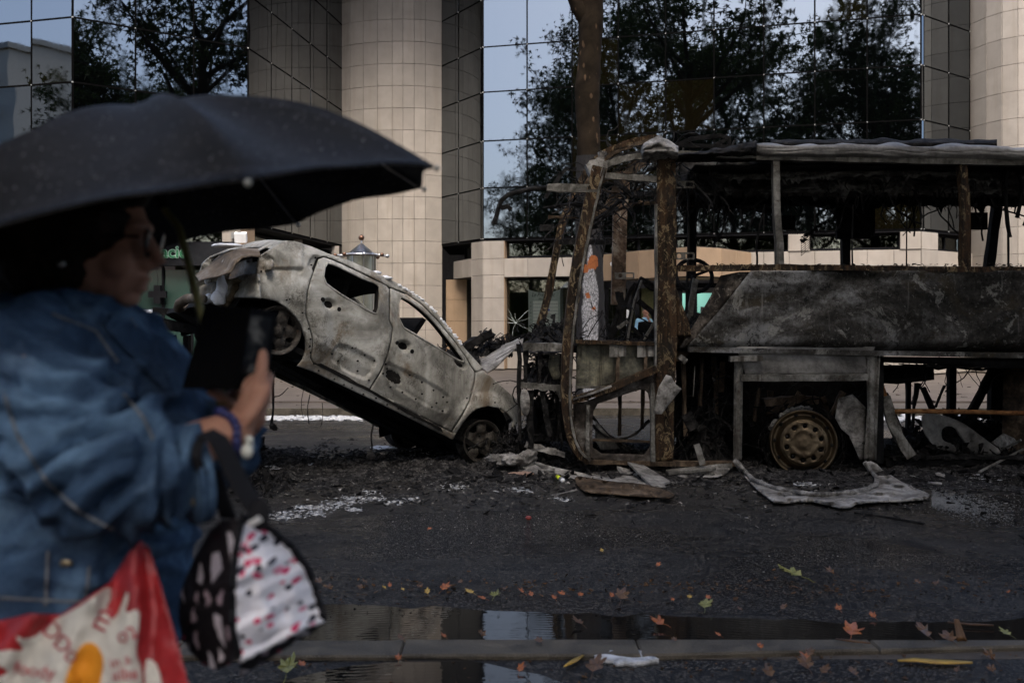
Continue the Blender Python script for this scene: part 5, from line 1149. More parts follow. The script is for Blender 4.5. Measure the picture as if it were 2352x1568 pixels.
# foam caught on the metal
for nm, P, r in (('foam', rear(290, 420, 0, .14), (.05, .04, .12)), ('foam', rear(270, 460, 0, .14), (.06, .04, .07)), ('foam', rear(210, 465, 0, .14), (.05, .04, .05)), ('foam', il(farp, .3) + V((.1, -.5, .035)), (.14, .1, .02)), ('foam', CS(1318, 330, .05), (.11, .05, .025)), ('foam', CS(1270, 300, .05), (.06, .05, .02)), ('foam', rear(200, 350, 0, .16), (.03, .03, .03))):
    MB().ell(P, r, 14, 8, None, .5, 14).build(nm, M_FOAM, hc, True)
mb = MB()
for i in range(60):
    t = rnd(.2, .98); x, y = [(1250 + 480 * t), 0][0], 0
    k = il([V((1230, 285, 0)), V((1400, 366, 0)), V((1530, 446, 0)), V((1620, 526, 0)), V((1720, 645, 0)), V((1800, 748, 0))], t); mb.ell(CS(k.x + rnd(-4, 2), k.y + rnd(3, 11), -.002), (rnd(.01, .03), .008, rnd(.006, .012)), 6, 4)
tag(mb.build('foam_flecks', M_FOAM, hc), kind='stuff')
# bonnet thrown back and the burnt engine under it
mb = MB(); mb.slab(lambda a, b: px(1088 + 116 * a + (32 - 37 * a) * b, 828 - 57 * a + (26 - 5 * a) * b + 3 * sin(a * 7), 10.1 + .3 * a + .5 * (1 - b) - .1 * sin(pi * b)) + V((0, 0, .02 * nz((a * 6, b * 5, 3)))), 18, 12, .012, V((0, .3, -1))); mb.build('bonnet', M_ASH, hc, True)
heap('engine_char', px(1045, 822, 10.6), (.28, .3, .16), 170, .035, M_CHAR, hc, 10, seed=5); heap('engine_char', px(1128, 812, 10.95), (.24, .3, .20), 150, .04, M_CHAR, hc, 12, seed=7); heap('engine_char', px(1168, 795, 11.0), (.2, .3, .10), 90, .04, M_CHARB, hc, 10, seed=15)
mb = MB(); mb.strip([px(u, v, 10.7) for u, v in ((1062, 800), (1085, 790), (1108, 778), (1125, 766), (1133, 762))], [.12, .12, .10, .09, .05], .1, up=(0, 1, 0), jit=.03); mb.build('charred_beam', M_CHARB, hc)
rpn = MB(); rpn.slab(lambda a, b: car(WB + .28 + .25 * b * 0, -.05 + .5 * b, .12 + 1.2 * a) + Fv * (.12 * sin(pi * a) + .04 * nz((a * 6, b * 6, 0))), 16, 8, .05, Fv); rpn.build('front_panel', M_CHAR, hc)
mb = MB()
for i in range(46): mb.shard(car(WB + .30 + rnd(-.05, .3), rnd(-.2, .15), rnd(.0, 1.3)), rnd(.03, .1), Euler((rnd(0, 3), rnd(0, 3), rnd(0, 3))).to_matrix())
tag(mb.build('front_char', M_CHAR, hc), kind='stuff')
# wheels
def steel_wheel(c, ax, r, name, parent, tilt=0.0, mat=M_WHEEL):
    M = lathe_m(c, ax)
    o = MB().lathe([(r * .80, -.16), (r * 1.0, -.165), (r * 1.0, -.15), (r * .86, -.13), (r * .80, -.07), (r * .86, -.02), (r * .99, -.012), (r * 1.01, .006), (r * .97, .008), (r * .88, -.012), (r * .84, -.02), (r * .82, -.05)], M, 44).build(name, mat, parent, True)
    hs = []
    for k in range(5):
        b = 2 * pi * k / 5 + .3 + tilt; pts = [(.84 * r * cos(b + q), .84 * r * sin(b + q)) for q in (-.34, -.2, 0, .2, .34)] + [(.58 * r * cos(b + .20), .58 * r * sin(b + .20)), (.50 * r * cos(b), .50 * r * sin(b)), (.58 * r * cos(b - .20), .58 * r * sin(b - .20))]
        hs.append([tuple(p) for p in smooth_poly([V(p) for p in pts], 1)])
    mb = MB(); out = [(.87 * r * cos(a), .87 * r * sin(a)) for a in (2 * pi * k / 40 for k in range(40))]
    def sf(x, y, t):
        q = sqrt(x * x + y * y) / r; a = atan2(y, x) - .3 - tilt
        return M @ V((x, y, -.028 - t + .018 * max(0, 1 - ((q - .52) / .25) ** 2) * (.6 + .4 * cos(5 * a + pi)) + (.022 if q < .24 else 0) + (.008 if q < .13 else 0)))
    sheet(mb, out, hs, r * .07, sf, .012); mb.build('spider', mat, o, True)
    MB().lathe([(0, -.11), (r * .86, -.11)], M, 24).build('brake_drum', M_UNDER, o)
    for k in range(4):
        a = pi / 2 * k + .4; MB().lathe([(.009, -.03), (.009, .012), (0, .012)], M @ Matrix.Translation((.30 * r * cos(a), .30 * r * sin(a), 0)), 6).build('wheel_bolt', M_CHAR, o)
    return o
steel_wheel(rw, Rv, .212, 'wheel', hc, .2); steel_wheel(fw + V((0, 0, .006)), (Rv + V((-.12, 0, .02))), .213, 'wheel', hc, .6)
steel_wheel(fw - Rv * 1.42 + V((0, 0, .006)), Rv, .212, 'wheel', hc, .1); steel_wheel(rw - Rv * 1.46, -Rv, .212, 'wheel', hc, .4)
# cables hanging from the floor
for pts, r in (([(627, 850), (626, 905), (628, 945), (622, 975), (630, 985)], .012), ([(712, 905), (705, 940), (710, 975)], .004), ([(700, 880), (690, 930), (697, 960)], .003), ([(740, 925), (742, 960), (736, 980)], .003), ([(857, 975), (852, 1000), (855, 1030), (850, 1045)], .008), ([(628, 912), (645, 908), (662, 890)], .004), ([(650, 845), (640, 830), (630, 860), (627, 900)], .006)):
    MB().tube([px(u, v, 9.0) for u, v in [tuple(p) for p in smooth_poly([V(p) for p in pts], 1, False)]], r, 5, jit=.3).build('hanging_cable', M_CHAR, hc)
MB().ell(px(628, 981, 9.0), (.05, .03, .03), 10, 6, Euler((0, .6, 0)).to_matrix(), .4, 20).ell(px(850, 1048, 9.0), (.04, .04, .04), 10, 6, None, .5, 20).build('cable_plug', M_CHAR, hc)

# ================================================================== the wreck it landed on, behind the woman
wk = thing('burnt_wreck', (-3.6, 9.9, 0), 'crushed burnt wreck under the raised tail, silver roof streaked with foam', 'wreck')
def wp(u, v, d): return px(u, v, d)
M_SILV = burnt('bare_silver_roof', (.10, .10, .10), (.26, .26, .265), (.45, .45, .46), (.6, .6, .6), .66, 4, .4, .5, .25)
mb = MB(); mb.slab(lambda a, b: wp(150 + 212 * a, 716 - 8 * b + 3 * a, 9.5 + 1.3 * b) + V((0, 0, .015 * nz((a * 9, b * 4, 1)) - .1 * max(0, .25 - b) * 4 * .9)), 30, 12, -.02, V((0, 0, 1))); mb.build('roof', M_SILV, wk, True)
mb = MB()
for x in range(9): 
    a = .45 + .06 * x; mb.ell(wp(150 + 212 * a + rnd(-4, 4), 722 + rnd(-4, 8), 9.47), (rnd(.02, .05), .03, rnd(.03, .07)), 8, 6, None, .4, 9)
tag(mb.build('foam', M_FOAM, wk, True), kind='stuff')
MB().ell(wp(452, 722, 9.4), (.13, .05, .02), 10, 6, None, .4, 12).build('foam', M_FOAM, wk, True)
bbw = lambda name, segs, mat, d: [MB().strip([wp(u, v, d) for u, v in p], wpx * d / F, th, up=(0, 1, 0), jit=.006).build(name, mat, wk) for p, wpx, th in segs]
bbw('sill_beam', [([(355, 712), (400, 718), (440, 724), (520, 738)], 16, .12), ([(352, 738), (400, 748), (450, 756), (520, 768)], 22, .12)], M_CHARB, 9.4)
bbw('post', [([(372, 760), (365, 830), (352, 900)], 12, .08), ([(391, 770), (388, 900), (392, 1050)], 9, .08), ([(402, 770), (405, 880)], 6, .05), ([(430, 770), (428, 1060)], 14, .1), ([(300, 740), (305, 1050)], 12, .1), ([(470, 770), (480, 1060)], 12, .1), ([(520, 740), (530, 1070)], 14, .1)], M_CHARB, 9.6)
mb = MB(); sheet(mb, sp([(331, 752), (352, 748), (372, 760), (376, 785), (365, 812), (345, 822), (325, 800)], 1), [], 8, lambda x, y, t: wp(x, y, 9.75 + t + .05 * nz((x * .05, y * .05, 1))), .02); mb.build('inner_panel', M_CARR, wk, True)
mb = MB(); sheet(mb, [(180, 735), (362, 735), (350, 860), (180, 900)], [], 14, lambda x, y, t: wp(x, y, 10.0 + t + .05 * nz((x * .04, y * .04, 1))), .02); mb.build('door_panel', M_CHAR, wk, True)
heap('wreck_char', V((-3.4, 10, .0)), (1.0, .6, .8), 420, .10, M_CHAR, wk, 40, seed=21)
heap('wreck_char', V((-3.2, 9.6, .0)), (.75, .6, .95), 220, .07, M_CHARB, wk, 20, seed=25)
for i in range(5): MB().ell(V((-3.1 + rnd(-.5, .4), 9.4 + rnd(0, .4), .62 + rnd(-.15, .3))), (.09, .06, .025), 9, 6, None, .4, 14).build('foam', M_FOAM, wk, True)

heap('wreck_char', px(495, 1045, 9.2), (.36, .4, .62), 260, .08, M_CHARB, wk, 40, seed=51)
# ================================================================== the woman with the umbrella
random.seed(31)
def m_denim():
    t = NT('faded_denim'); n = t.noise(5, 7, .65, .6); tw = t.noise(900, 2, .5, co=t.map((1, 1, .4)))
    f = t.noise(9, 5, .6, .3, co=t.map((1, 1, 1), (.6, .3, .9)))
    c = t.ramp(n, [(.28, (.005, .013, .029)), (.5, (.020, .047, .096)), (.68, (.13, .23, .35))]); c = t.mix(t.ramp(f, [(.56, 0.0), (.74, .6)]), c, (.16, .25, .36)); c = t.mix(t.ramp(tw, [(.4, 0.0), (.7, .25)]), c, (.2, .27, .35))
    t.bump(tw, .15, .001); return t.fin(c, .9, 0, .06)
def m_skin():
    t = NT('skin'); n = t.noise(18, 6, .6); c = t.ramp(n, [(.3, (.33, .165, .11)), (.7, (.44, .235, .16))]); t.bump(t.noise(220, 3), .1, .001)
    m = t.fin(c, .55, 0, .2); t.b.inputs['Subsurface Weight'].default_value = .12; t.b.inputs['Subsurface Radius'].default_value = (.012, .005, .003); return m
M_DENIM, M_SKIN = m_denim(), m_skin()
M_HAIR = burnt('dark_brown_hair', (.006, .004, .003), (.014, .010, .007), (.035, .024, .017), None, .6, 9, .5, 0, .5, streak=((.004, .003, .002), (60, 60, 6)), fine=60)
M_CLOTH = plain('dark_trousers', (.02, .022, .03), .9); M_STRAP = plain('black_webbing', (.014, .014, .016), .75, scale=200); M_SHOE = plain('shoe_leather', (.03, .025, .02), .5)
def loft(mb, rings, seg=28):
    """rings of (centre, rx, ry, [axis frame]) stacked along z, or tilted by a frame matrix"""
    vs = []
    for r in rings:
        c, rx, ry = V(r[0]), r[1], r[2]; M = r[3] if len(r) > 3 else Matrix.Identity(3)
        vs += [c + M @ V((rx * cos(2 * pi * k / seg), ry * sin(2 * pi * k / seg), 0)) for k in range(seg)]
    n = len(rings); fs = [(i * seg + k, i * seg + (k + 1) % seg, (i + 1) * seg + (k + 1) % seg, (i + 1) * seg + k) for i in range(n - 1) for k in range(seg)]
    fs += [tuple(range(seg))[::-1], tuple((n - 1) * seg + k for k in range(seg))]; mb.add(vs, fs)
def limb_tube(mb, pts, rad, seg=18):
    Q = []; R = []
    for i in range(len(pts) - 1):
        for k in range(4): Q.append(V(pts[i]).lerp(V(pts[i + 1]), k / 4)); R.append(rad[i] + (rad[i + 1] - rad[i]) * k / 4)
    Q.append(V(pts[-1])); R.append(rad[-1])
    for _ in range(2): Q = [Q[0]] + [(Q[i - 1] + Q[i] * 2 + Q[i + 1]) / 4 for i in range(1, len(Q) - 1)] + [Q[-1]]
    mb.tube(Q, R, seg); mb.ell(Q[-1], (R[-1],) * 3, 12, 8); mb.ell(Q[0], (R[0],) * 3, 12, 8)
hd = 1.75; hx = -.742
def torso(mb, g=0.0, z0=.84, z1=1.43):
    R = [(.84, -.83, .235, .25), (.95, -.83, .24, .25), (1.08, -.80, .228, .235), (1.18, -.785, .218, .235), (1.27, -.775, .195, .235), (1.34, -.785, .165, .215), (1.385, -.80, .135, .175), (1.415, -.805, .105, .125), (1.44, -.80, .085, .095)]
    loft(mb, [((x, hd + .01, z), rx + g, ry + g) for z, x, rx, ry in R if z0 <= z <= z1 + .02])
sh, el = V((-.765, 1.56, 1.345)), px(262, 1095, 1.47); wr = px(542, 985, 1.57); kn = px(600, 890, 1.59)
b = MB(); torso(b, -.015)
b.ell((hx, hd, 1.540), (.102, .078, .118), 24, 16); b.ell((hx + .036, hd, 1.478), (.060, .055, .055)); b.ell((hx + .064, hd, 1.432), (.024, .028, .016))
b.ell((hx + .088, hd, 1.466), (.020, .022, .0075)); b.ell((hx + .084, hd, 1.449), (.019, .020, .0075)); b.ell((hx + .086, hd, 1.556), (.022, .05, .015))
b.tube([(hx + .094, hd, 1.548), (hx + .108, hd, 1.522), (hx + .124, hd, 1.497), (hx + .100, hd, 1.486)], [.011, .012, .0125, .009], 10); b.ell((hx + .100, hd - .012, 1.49), (.012, .008, .009)); b.ell((hx + .100, hd + .012, 1.49), (.012, .008, .009))
b.ell((hx - .012, hd - .08, 1.525), (.018, .009, .032)); b.ell((hx - .012, hd + .08, 1.525), (.018, .009, .032)); b.ell((hx + .062, hd - .045, 1.495), (.032, .022, .03)); b.ell((hx + .062, hd + .045, 1.495), (.032, .022, .03))
loft(b, [((-.80, hd, 1.38), .075, .075), ((-.785, hd, 1.43), .060, .060), ((-.76, hd, 1.49), .056, .056)], 18)
limb_tube(b, [sh, el, wr], [.058, .048, .030])
def fing(mb, pts, r0=.0095, r1=.0075): limb_tube(mb, pts, [r0 + (r1 - r0) * i / (len(pts) - 1) for i in range(len(pts))], 10)
# near hand: palm, thumb up along the tablet edge, four fingers wrapped behind it
Mh = (kn - wr).to_track_quat('Z', 'Y').to_matrix(); b.ell(wr.lerp(kn, .55), (.042, .020, .056), 16, 10, Mh); b.ell(px(588, 905, 1.585), (.026, .022, .034), 12, 8)
fing(b, [px(580, 915, 1.575), px(598, 868, 1.57), px(602, 838, 1.575), px(604, 812, 1.58)], .0125, .0088)
for k in range(4):
    v = 868 + k * 17; fing(b, [px(606 - k * 4, v + 14, 1.60), px(622 - k * 5, v, 1.635), px(604 - k * 4, v - 10 + k * 3, 1.70), px(570, v - 6 + k * 4, 1.715)], .0098, .0078)
# far arm and hand; one finger shows under the tablet
sh2, el2, wr2 = V((-.765, 1.93, 1.34)), V((-.60, 1.98, 1.13)), px(575, 955, 1.80); limb_tube(b, [sh2, el2, wr2], [.055, .046, .03]); b.ell(px(556, 930, 1.76), (.045, .03, .03), 12, 8)
fing(b, [px(545, 940, 1.74), px(515, 918, 1.70), px(497, 904, 1.68), px(483, 896, 1.67)], .011, .009)
for k in range(3): fing(b, [px(560, 930, 1.77), px(548 + k * 10, 890 - k * 5, 1.75), px(535 + k * 10, 868 - k * 6, 1.735), px(525 + k * 8, 850 - k * 6, 1.73)], .0098, .0078)
fing(b, [px(575, 930, 1.77), px(590, 900, 1.75), px(592, 875, 1.745)], .011, .0085)
for y in (1.66, 1.86): limb_tube(b, [(-.82, y, .90), (-.81, y, .48), (-.83, y, .09)], [.10, .062, .042]); b.ell((-.78, y, .045), (.12, .045, .04))
woman = to_world('person', b, M_SKIN, None, .0046, 3)
tag(woman, 'woman in blue denim jacket holding up a tablet under a black umbrella', 'person')
# hair, glasses, earring
b = MB(); b.ell((hx - .045, hd, 1.568), (.118, .098, .108), 26, 16, None, .10, 14); b.ell((hx - .075, hd, 1.505), (.095, .092, .10), 22, 14, None, .12, 16); b.ell((hx + .035, hd - .0, 1.625), (.075, .07, .045), 18, 10, None, .15, 18); b.ell((hx + .005, hd - .03, 1.555), (.085, .072, .075), 20, 12, None, .12, 18); b.ell((hx - .02, hd - .055, 1.50), (.045, .038, .06), 16, 10, None, .15, 20); b.ell((hx - .10, hd + .0, 1.45), (.055, .07, .06), 16, 10, None, .15, 18)
to_world('hair', b, M_HAIR, woman, .007, 3, lambda p, n: .004 * nz(p, 60) + .003 * nz((p.x * 20, p.y * 20, p.z * 90)))
g = MB()
for sy in (-1, 1):
    c = V((hx + .114, hd + sy * .034, 1.527)); g.tube([c + V((-.010 * cos(a) * .6, .029 * cos(a), .024 * sin(a))) for a in (2 * pi * k / 20 for k in range(21))], .0022, 6, False); g.tube([c + V((-.004, sy * .03, .008)), (hx + .05, hd + sy * .083, 1.535), (hx - .02, hd + sy * .088, 1.535)], .0025, 6)
g.build('glasses', M_BLACK, woman)
for sy in (-1, 1): MB().ell((hx + .114, hd + sy * .034, 1.527), (.002, .020, .022), 14, 8, Euler((0, .25, .30)).to_matrix()).build('lens', plain('lens_glass', (.25, .27, .28), .08, 0, bump=0, spec=.8), woman, True)
MB().ell((hx - .008, hd - .092, 1.487), (.007,) * 3, 10, 6).build('earring', M_STEEL, woman, True)
# jacket: body and sleeves in one skin, with folds
CREASE = [([(33, 795), (112, 829), (263, 896)], 13, .014), ([(112, 1076), (168, 1020), (252, 994), (331, 1003)], 13, .020), ([(345, 1010), (314, 1093), (224, 1165)], 14, .014), ([(372, 1025), (366, 1137), (360, 1190)], 10, .012), ([(34, 958), (185, 969), (314, 952)], 12, .012), ([(-10, 870), (90, 905), (210, 920)], 12, .010), ([(405, 1020), (400, 1100), (395, 1180)], 9, .010), ([(130, 1130), (200, 1090), (290, 1060)], 12, .012), ([(20, 1050), (60, 1120), (150, 1190)], 12, .010)]
def fold(p, n):
    q = p - el; a = V((.75, .1, -.65)); s1 = 1 - abs(nz((p.dot(V((.8, .2, -.55))) * 17, p.z * 4 + 3, p.x * 3))) * 2; s2 = 1 - abs(nz((p.x * 7 + p.z * 20, p.y * 6, p.x * 5 - p.z * 6 + 9))) * 2
    k = math.exp(-(q.length / .22) ** 2)
    e = 0.0
    if n.y < .3:
        u, v = CU + p.x * F / p.y, HZ - (p.z - EYE) * F / p.y
        for C_, w0, dp in CREASE:
            dd = 1e9
            for (ax, ay), (bx_, by_) in zip(C_, C_[1:]):
                lx, ly = bx_ - ax, by_ - ay; tt = max(0, min(1, ((u - ax) * lx + (v - ay) * ly) / (lx * lx + ly * ly))); dd = min(dd, sqrt((u - ax - lx * tt) ** 2 + (v - ay - ly * tt) ** 2))
            e += -dp * math.exp(-(dd / w0) ** 2) + dp * .7 * math.exp(-((dd - w0 * 2.1) / (w0 * 1.1)) ** 2)
    return .020 * max(0, s1) ** 2 * (.4 + k) + .015 * max(0, s2) ** 2 + .006 * nz(p, 7) - .010 + 1.5 * e
b = MB(); torso(b, .018); limb_tube(b, [sh + V((0, .02, .0)), sh.lerp(el, .5) + V((-.012, -.01, -.01)), el, px(330, 1095, 1.47), px(378, 1093, 1.485)], [.090, .088, .083, .078, .067], 24)
limb_tube(b, [sh2, el2, el2.lerp(wr2, .6)], [.095, .085, .065], 20)
jk = to_world('denim_jacket', b, M_DENIM, woman, .0085, 5, fold)
M_SEAM = plain('denim_seam', (.16, .165, .17), .9, var=.4, scale=60); M_BRASS = plain('dull_brass', (.3, .25, .16), .4, .8)
cuff = MB(); Mc = (px(462, 1082, 1.505) - px(380, 1098, 1.475)).to_track_quat('Z', 'Y').to_matrix()
loft(cuff, [(px(428 + 34 * t, 1094 - 3 * t, 1.495 + .01 * t), .0745 - .004 * t + .004 * sin(9 * t), .0745 - .004 * t, Mc) for t in (i / 6 for i in range(7))], 24); cuff.build('cuff', M_DENIM, woman, True)
def jfront(u, v, dx=0.0):      # a point on the jacket surface seen at picture (u, v)
    dr = V(((u - CU) / F, 1, -(v - HZ) / F)); ok, P, N, i = jk.data and JB.ray_cast(CAMP, dr) if False else (None,) * 4
    return P
from mathutils.bvhtree import BVHTree
jme = jk.data; JB = BVHTree.FromPolygons([v.co for v in jme.vertices], [tuple(p.vertices) for p in jme.polygons])
def onj(u, v, off=.003):
    dr = V(((u - CU) / F, 1, -(v - HZ) / F)).normalized(); P, N, i, d = JB.ray_cast(CAMP, dr); return None if P is None else P - dr * off
def seam(name, pts, r, mat, parent=woman):
    P = [onj(p[0], p[1]) for p in resample([V(q) for q in pts], 12, False)]; P = [p for p in P if p is not None]
    if len(P) > 2: MB().tube(P, r, 5).build(name, mat, parent)
for s in ([(8, 900), (40, 1000), (110, 1110), (190, 1180), (260, 1215)], [(285, 905), (330, 960), (352, 1010)], [(205, 1300), (200, 1350), (196, 1390)], [(110, 1265), (105, 1390)], [(0, 1372), (150, 1380), (300, 1378)], [(300, 730), (340, 800), (372, 860)], [(120, 720), (220, 760), (270, 830)]): seam('seam', s, .0022, M_SEAM)
MB().ell(onj(446, 1150) or px(446, 1150, 1.44), (.008, .004, .008), 10, 6).build('button', M_BRASS, woman, True); MB().ell(onj(150, 1292) or px(150, 1292, 1.52), (.012, .004, .006), 10, 6).build('button', M_BRASS, woman, True)
mb = MB(); top = [(255, 712), (292, 722), (330, 765), (385, 845), (392, 905), (340, 860), (290, 800), (235, 752)]
sheet(mb, [tuple(p) for p in smooth_poly([V(p) for p in top], 1)], [], 10, lambda x, y, t: (onj(x, y, .014 - t) or px(x, y, 1.60 + t)), .006); mb.build('lapel', M_DENIM, woman, True)
lg = MB()
for y in (1.66, 1.86): limb_tube(lg, [(-.82, y, .92), (-.81, y, .48), (-.83, y, .10)], [.125, .085, .07])
to_world('trousers', lg, M_CLOTH, woman, .012, 3)
for y in (1.66, 1.86): MB().ell((-.78, y, .05), (.14, .055, .05), 18, 10).build('shoe', M_SHOE, woman, True)
# bracelets on the wrist
fx = (wr - el).normalized(); Mw = fx.to_track_quat('Z', 'Y').to_matrix()
mb = MB()
for k in range(22):
    a = 2 * pi * k / 22; c = wr - fx * .012 + Mw @ V((.040 * cos(a), .036 * sin(a), .004 * sin(3 * a))); mb.ell(c, (.0075,) * 3, 8, 5)
mb.build('bracelet', plain('navy_beads', (.02, .025, .11), .4), woman, True)
for k in range(7):
    a = 3.6 + k * .33; MB().ell(wr + fx * .004 + Mw @ V((.040 * cos(a), .036 * sin(a), 0)), (.0075,) * 3, 8, 5).build('white_bead', plain('white_bead', (.6, .6, .52), .4) if k == 0 else bpy.data.materials['white_bead'], woman, True)
MB().ell(px(567, 1036, 1.54), (.010, .008, .012), 8, 6).build('bracelet_charm', bpy.data.materials['white_bead'], woman, True)
# ---- tablet in a folio case
tb = thing('tablet', px(520, 800, 1.66), 'black tablet in an open folio case held up by the woman', 'tablet')
M_FOLIO = plain('black_folio', (.004, .004, .0045), .7, bump=.1, spec=.05); t = NT('tablet_screen'); k = t.noise(16, 4, .6, .6); t.b.inputs['Emission Color'].default_value = (.5, .5, .5, 1)
t.l(t.ramp(k, [(.52, 0.0), (.75, .03)]), t.b.inputs['Emission Strength']); M_SCREEN = t.fin((.003, .003, .0035), .35, 0, .12)
def quad4(p, a, b): return p[0].lerp(p[1], a).lerp(p[3].lerp(p[2], a), b)
fl_ = [px(470, 700, 1.66), px(575, 708, 1.625), px(545, 896, 1.625), px(418, 892, 1.66)]; pl_ = [px(576, 708, 1.63), px(632, 717, 1.70), px(607, 880, 1.70), px(547, 897, 1.63)]
MB().slab(lambda a, b: quad4(fl_, a, b), 6, 6, .006, V((.2, 1, 0))).build('folio_flap', M_FOLIO, tb); MB().slab(lambda a, b: quad4(pl_, a, b), 6, 6, .009, V((.3, 1, 0))).build('tablet_body', M_FOLIO, tb)
MB().slab(lambda a, b: quad4(pl_, .08 + .84 * a, .08 + .72 * b) - V((.0006, .002, 0)), 6, 6, .0012, V((.3, 1, 0))).build('screen', M_SCREEN, tb)
# ---- umbrella
um = thing('umbrella', (-.6, 1.75, 1.2), 'open black umbrella wet with rain above the woman', 'umbrella')
def m_umb():
    t = NT('wet_umbrella_cloth'); n = t.noise(5, 5, .6); d = t.vor(75, co=t.map((1, 1, 1))); d2 = t.noise(26, 4, .7)
    c = t.ramp(n, [(.3, (.013, .0125, .012)), (.7, (.026, .025, .024))]); c = t.mix(t.ramp(d, [(.12, .8), (.22, 0.0)]), c, (.10, .10, .102)); c = t.mix(t.ramp(d2, [(.55, 0.0), (.7, .5)]), c, (.042, .041, .043))
    t.bump(d2, .2, .003); return t.fin(c, .65, 0, .10)
UC = V((-.605, 1.75, 1.566)); UA = V((-.21, -.07, 1)).normalized(); UX = V((1, 0, .21)); UX = (UX - UA * UX.dot(UA)).normalized(); UY = UA.cross(UX); UR, UH, TH0 = .50, .205, radians(-15)
def canopy(th, r, off=0.0):
    g = (th - TH0) / (pi / 4); f = g - math.floor(g); sg = sin(pi * f); R = UR * r * (1 - .105 * sg * r ** 1.6 * .8); h = UH * (1 - r ** 2.2) - .34 * sg ** .8 * r * r * (1.0 - r) + .012 * sg * r ** 4 - .010 * r ** 6 + off
    h += .006 * nz((cos(th) * r * 4, sin(th) * r * 4, 1)); return UC + UX * cos(th) * R + UY * sin(th) * R + UA * h
mb = MB(); NT_, NR_ = 96, 22
vs = [canopy(TH0 + 2 * pi * i / NT_, max(.02, j / NR_), o) for o in (0, -.004) for j in range(NR_ + 1) for i in range(NT_)]; n = (NR_ + 1) * NT_
fs = [(j * NT_ + i, (j * NT_) + (i + 1) % NT_, (j + 1) * NT_ + (i + 1) % NT_, (j + 1) * NT_ + i) for j in range(NR_) for i in range(NT_)]; fs += [tuple(k + n for k in f[::-1]) for f in fs]
fs += [(NR_ * NT_ + (i + 1) % NT_, NR_ * NT_ + i, n + NR_ * NT_ + i, n + NR_ * NT_ + (i + 1) % NT_) for i in range(NT_)]
mb.add(vs, fs).build('canopy', m_umb(), um, True)
mb = MB()
for k in range(420):      # rain drops standing on the cloth
    th, r = rnd(0, 6.28), sqrt(rnd(.02, 1)); mb.ell(canopy(th, r, .0005), (rnd(.0006, .0018),) * 3, 5, 3)
tag(mb.build('rain_drops', plain('rain_drop', (.2, .2, .205), .15, 0, bump=0, spec=.8), um, True), kind='stuff')
hub = UC + UA * (UH - .008); run = UC + UA * (UH - .16)
for k in range(8):
    th = TH0 + k * pi / 4; MB().tube([canopy(th, q, -.008) for q in (.03, .25, .5, .75, .98)], .0022, 5).build('rib', M_STEEL, um)
    MB().tube([run, canopy(th, .52, -.010)], .002, 5).build('stretcher', M_BLACK, um); MB().ell(canopy(th, 1.01, -.002), (.0055,) * 3, 8, 6).build('rib_tip', plain('tip_horn', (.28, .28, .24), .4) if k == 0 else bpy.data.materials['tip_horn'], um, True)
M_SHAFT = plain('olive_brass_shaft', (.17, .15, .05), .45, .5)
sa, sb = hub, px(460, 715, 1.70); mid = UC + UA * .02
MB().tube([hub, mid, px(412, 524, 1.745), sb, px(500, 880, 1.70), px(512, 930, 1.70)], [.006, .006, .0065, .0075, .008, .011], 10).build('shaft', M_SHAFT, um, True)
MB().lathe([(.012, -.02), (.012, .02), (0, .02)], lathe_m(run, UA), 12).build('runner', M_BLACK, um)
# ---- patterned handbag on the forearm
hb = thing('handbag', px(560, 1500, 1.55), 'white and black handbag with pink and black specks hanging from her forearm', 'handbag')
def m_specks():
    t = NT('speckled_bag_cloth'); v = t.n('ShaderNodeTexVoronoi'); t.l(t.map((1, 0, 1)), v.inputs[0]); v.inputs['Scale'].default_value = 74
    s = t.n('ShaderNodeSeparateColor'); t.l(v.outputs['Color'], s.inputs[0])
    c = t.ramp(s.outputs[0], [(0, (.62, .05, .14)), (.34, (.02, .02, .035)), (.62, (.70, .25, .35)), (.84, (.78, .77, .80))], 'CONSTANT'); m = t.ramp(v.outputs['Distance'], [(.33, 1.0), (.40, 0.0)])
    c = t.mix(m, (.80, .79, .83), c); return t.fin(c, .6, 0, .3)
def m_patch():
    t = NT('patchwork_bag_cloth'); v = t.n('ShaderNodeTexVoronoi', feature='DISTANCE_TO_EDGE'); co = t.map((1.5, 0, .75), (0, .25, 0)); t.l(co, v.inputs[0]); v.inputs['Scale'].default_value = 27
    w_ = t.n('ShaderNodeTexVoronoi'); t.l(co, w_.inputs[0]); w_.inputs['Scale'].default_value = 27; s = t.n('ShaderNodeSeparateColor'); t.l(w_.outputs['Color'], s.inputs[0])
    c = t.ramp(s.outputs[1], [(0, (.60, .56, .60)), (.30, (.42, .33, .37)), (.55, (.55, .03, .10)), (.72, (.48, .45, .50)), (.88, (.02, .02, .025))], 'CONSTANT'); c = t.mix(t.ramp(v.outputs[0], [(.14, 0.0), (.19, 1.0)]), (.010, .008, .010), c); return t.fin(c, .65, 0, .3)
WPAN = [(556, 1186), (622, 1216), (668, 1253), (706, 1304), (728, 1367), (741, 1421), (700, 1432), (666, 1447), (603, 1482), (549, 1510), (534, 1447), (533, 1367), (540, 1272)]
LPAN = [(556, 1186), (495, 1196), (450, 1272), (416, 1348), (408, 1418), (422, 1478), (460, 1523), (501, 1540), (549, 1512), (534, 1447), (533, 1367), (540, 1272)]
def bagd(x, y):
    k = (x - 537) / 200; d = 1.475 + (.14 * k if k > 0 else -.34 * k * .7); e = (y - 1186) / 340; return d - .05 * sin(pi * max(0, min(1, e))) * (1 - min(1, abs(k - .35) * 1.3)) + .012 * nz((x * .02, y * .02, 3)) + .012 * (1 - abs(nz((x * .014 + y * .03, y * .008, 5))) * 2) - .006 + .006 * nz((x * .06, y * .05, 2))
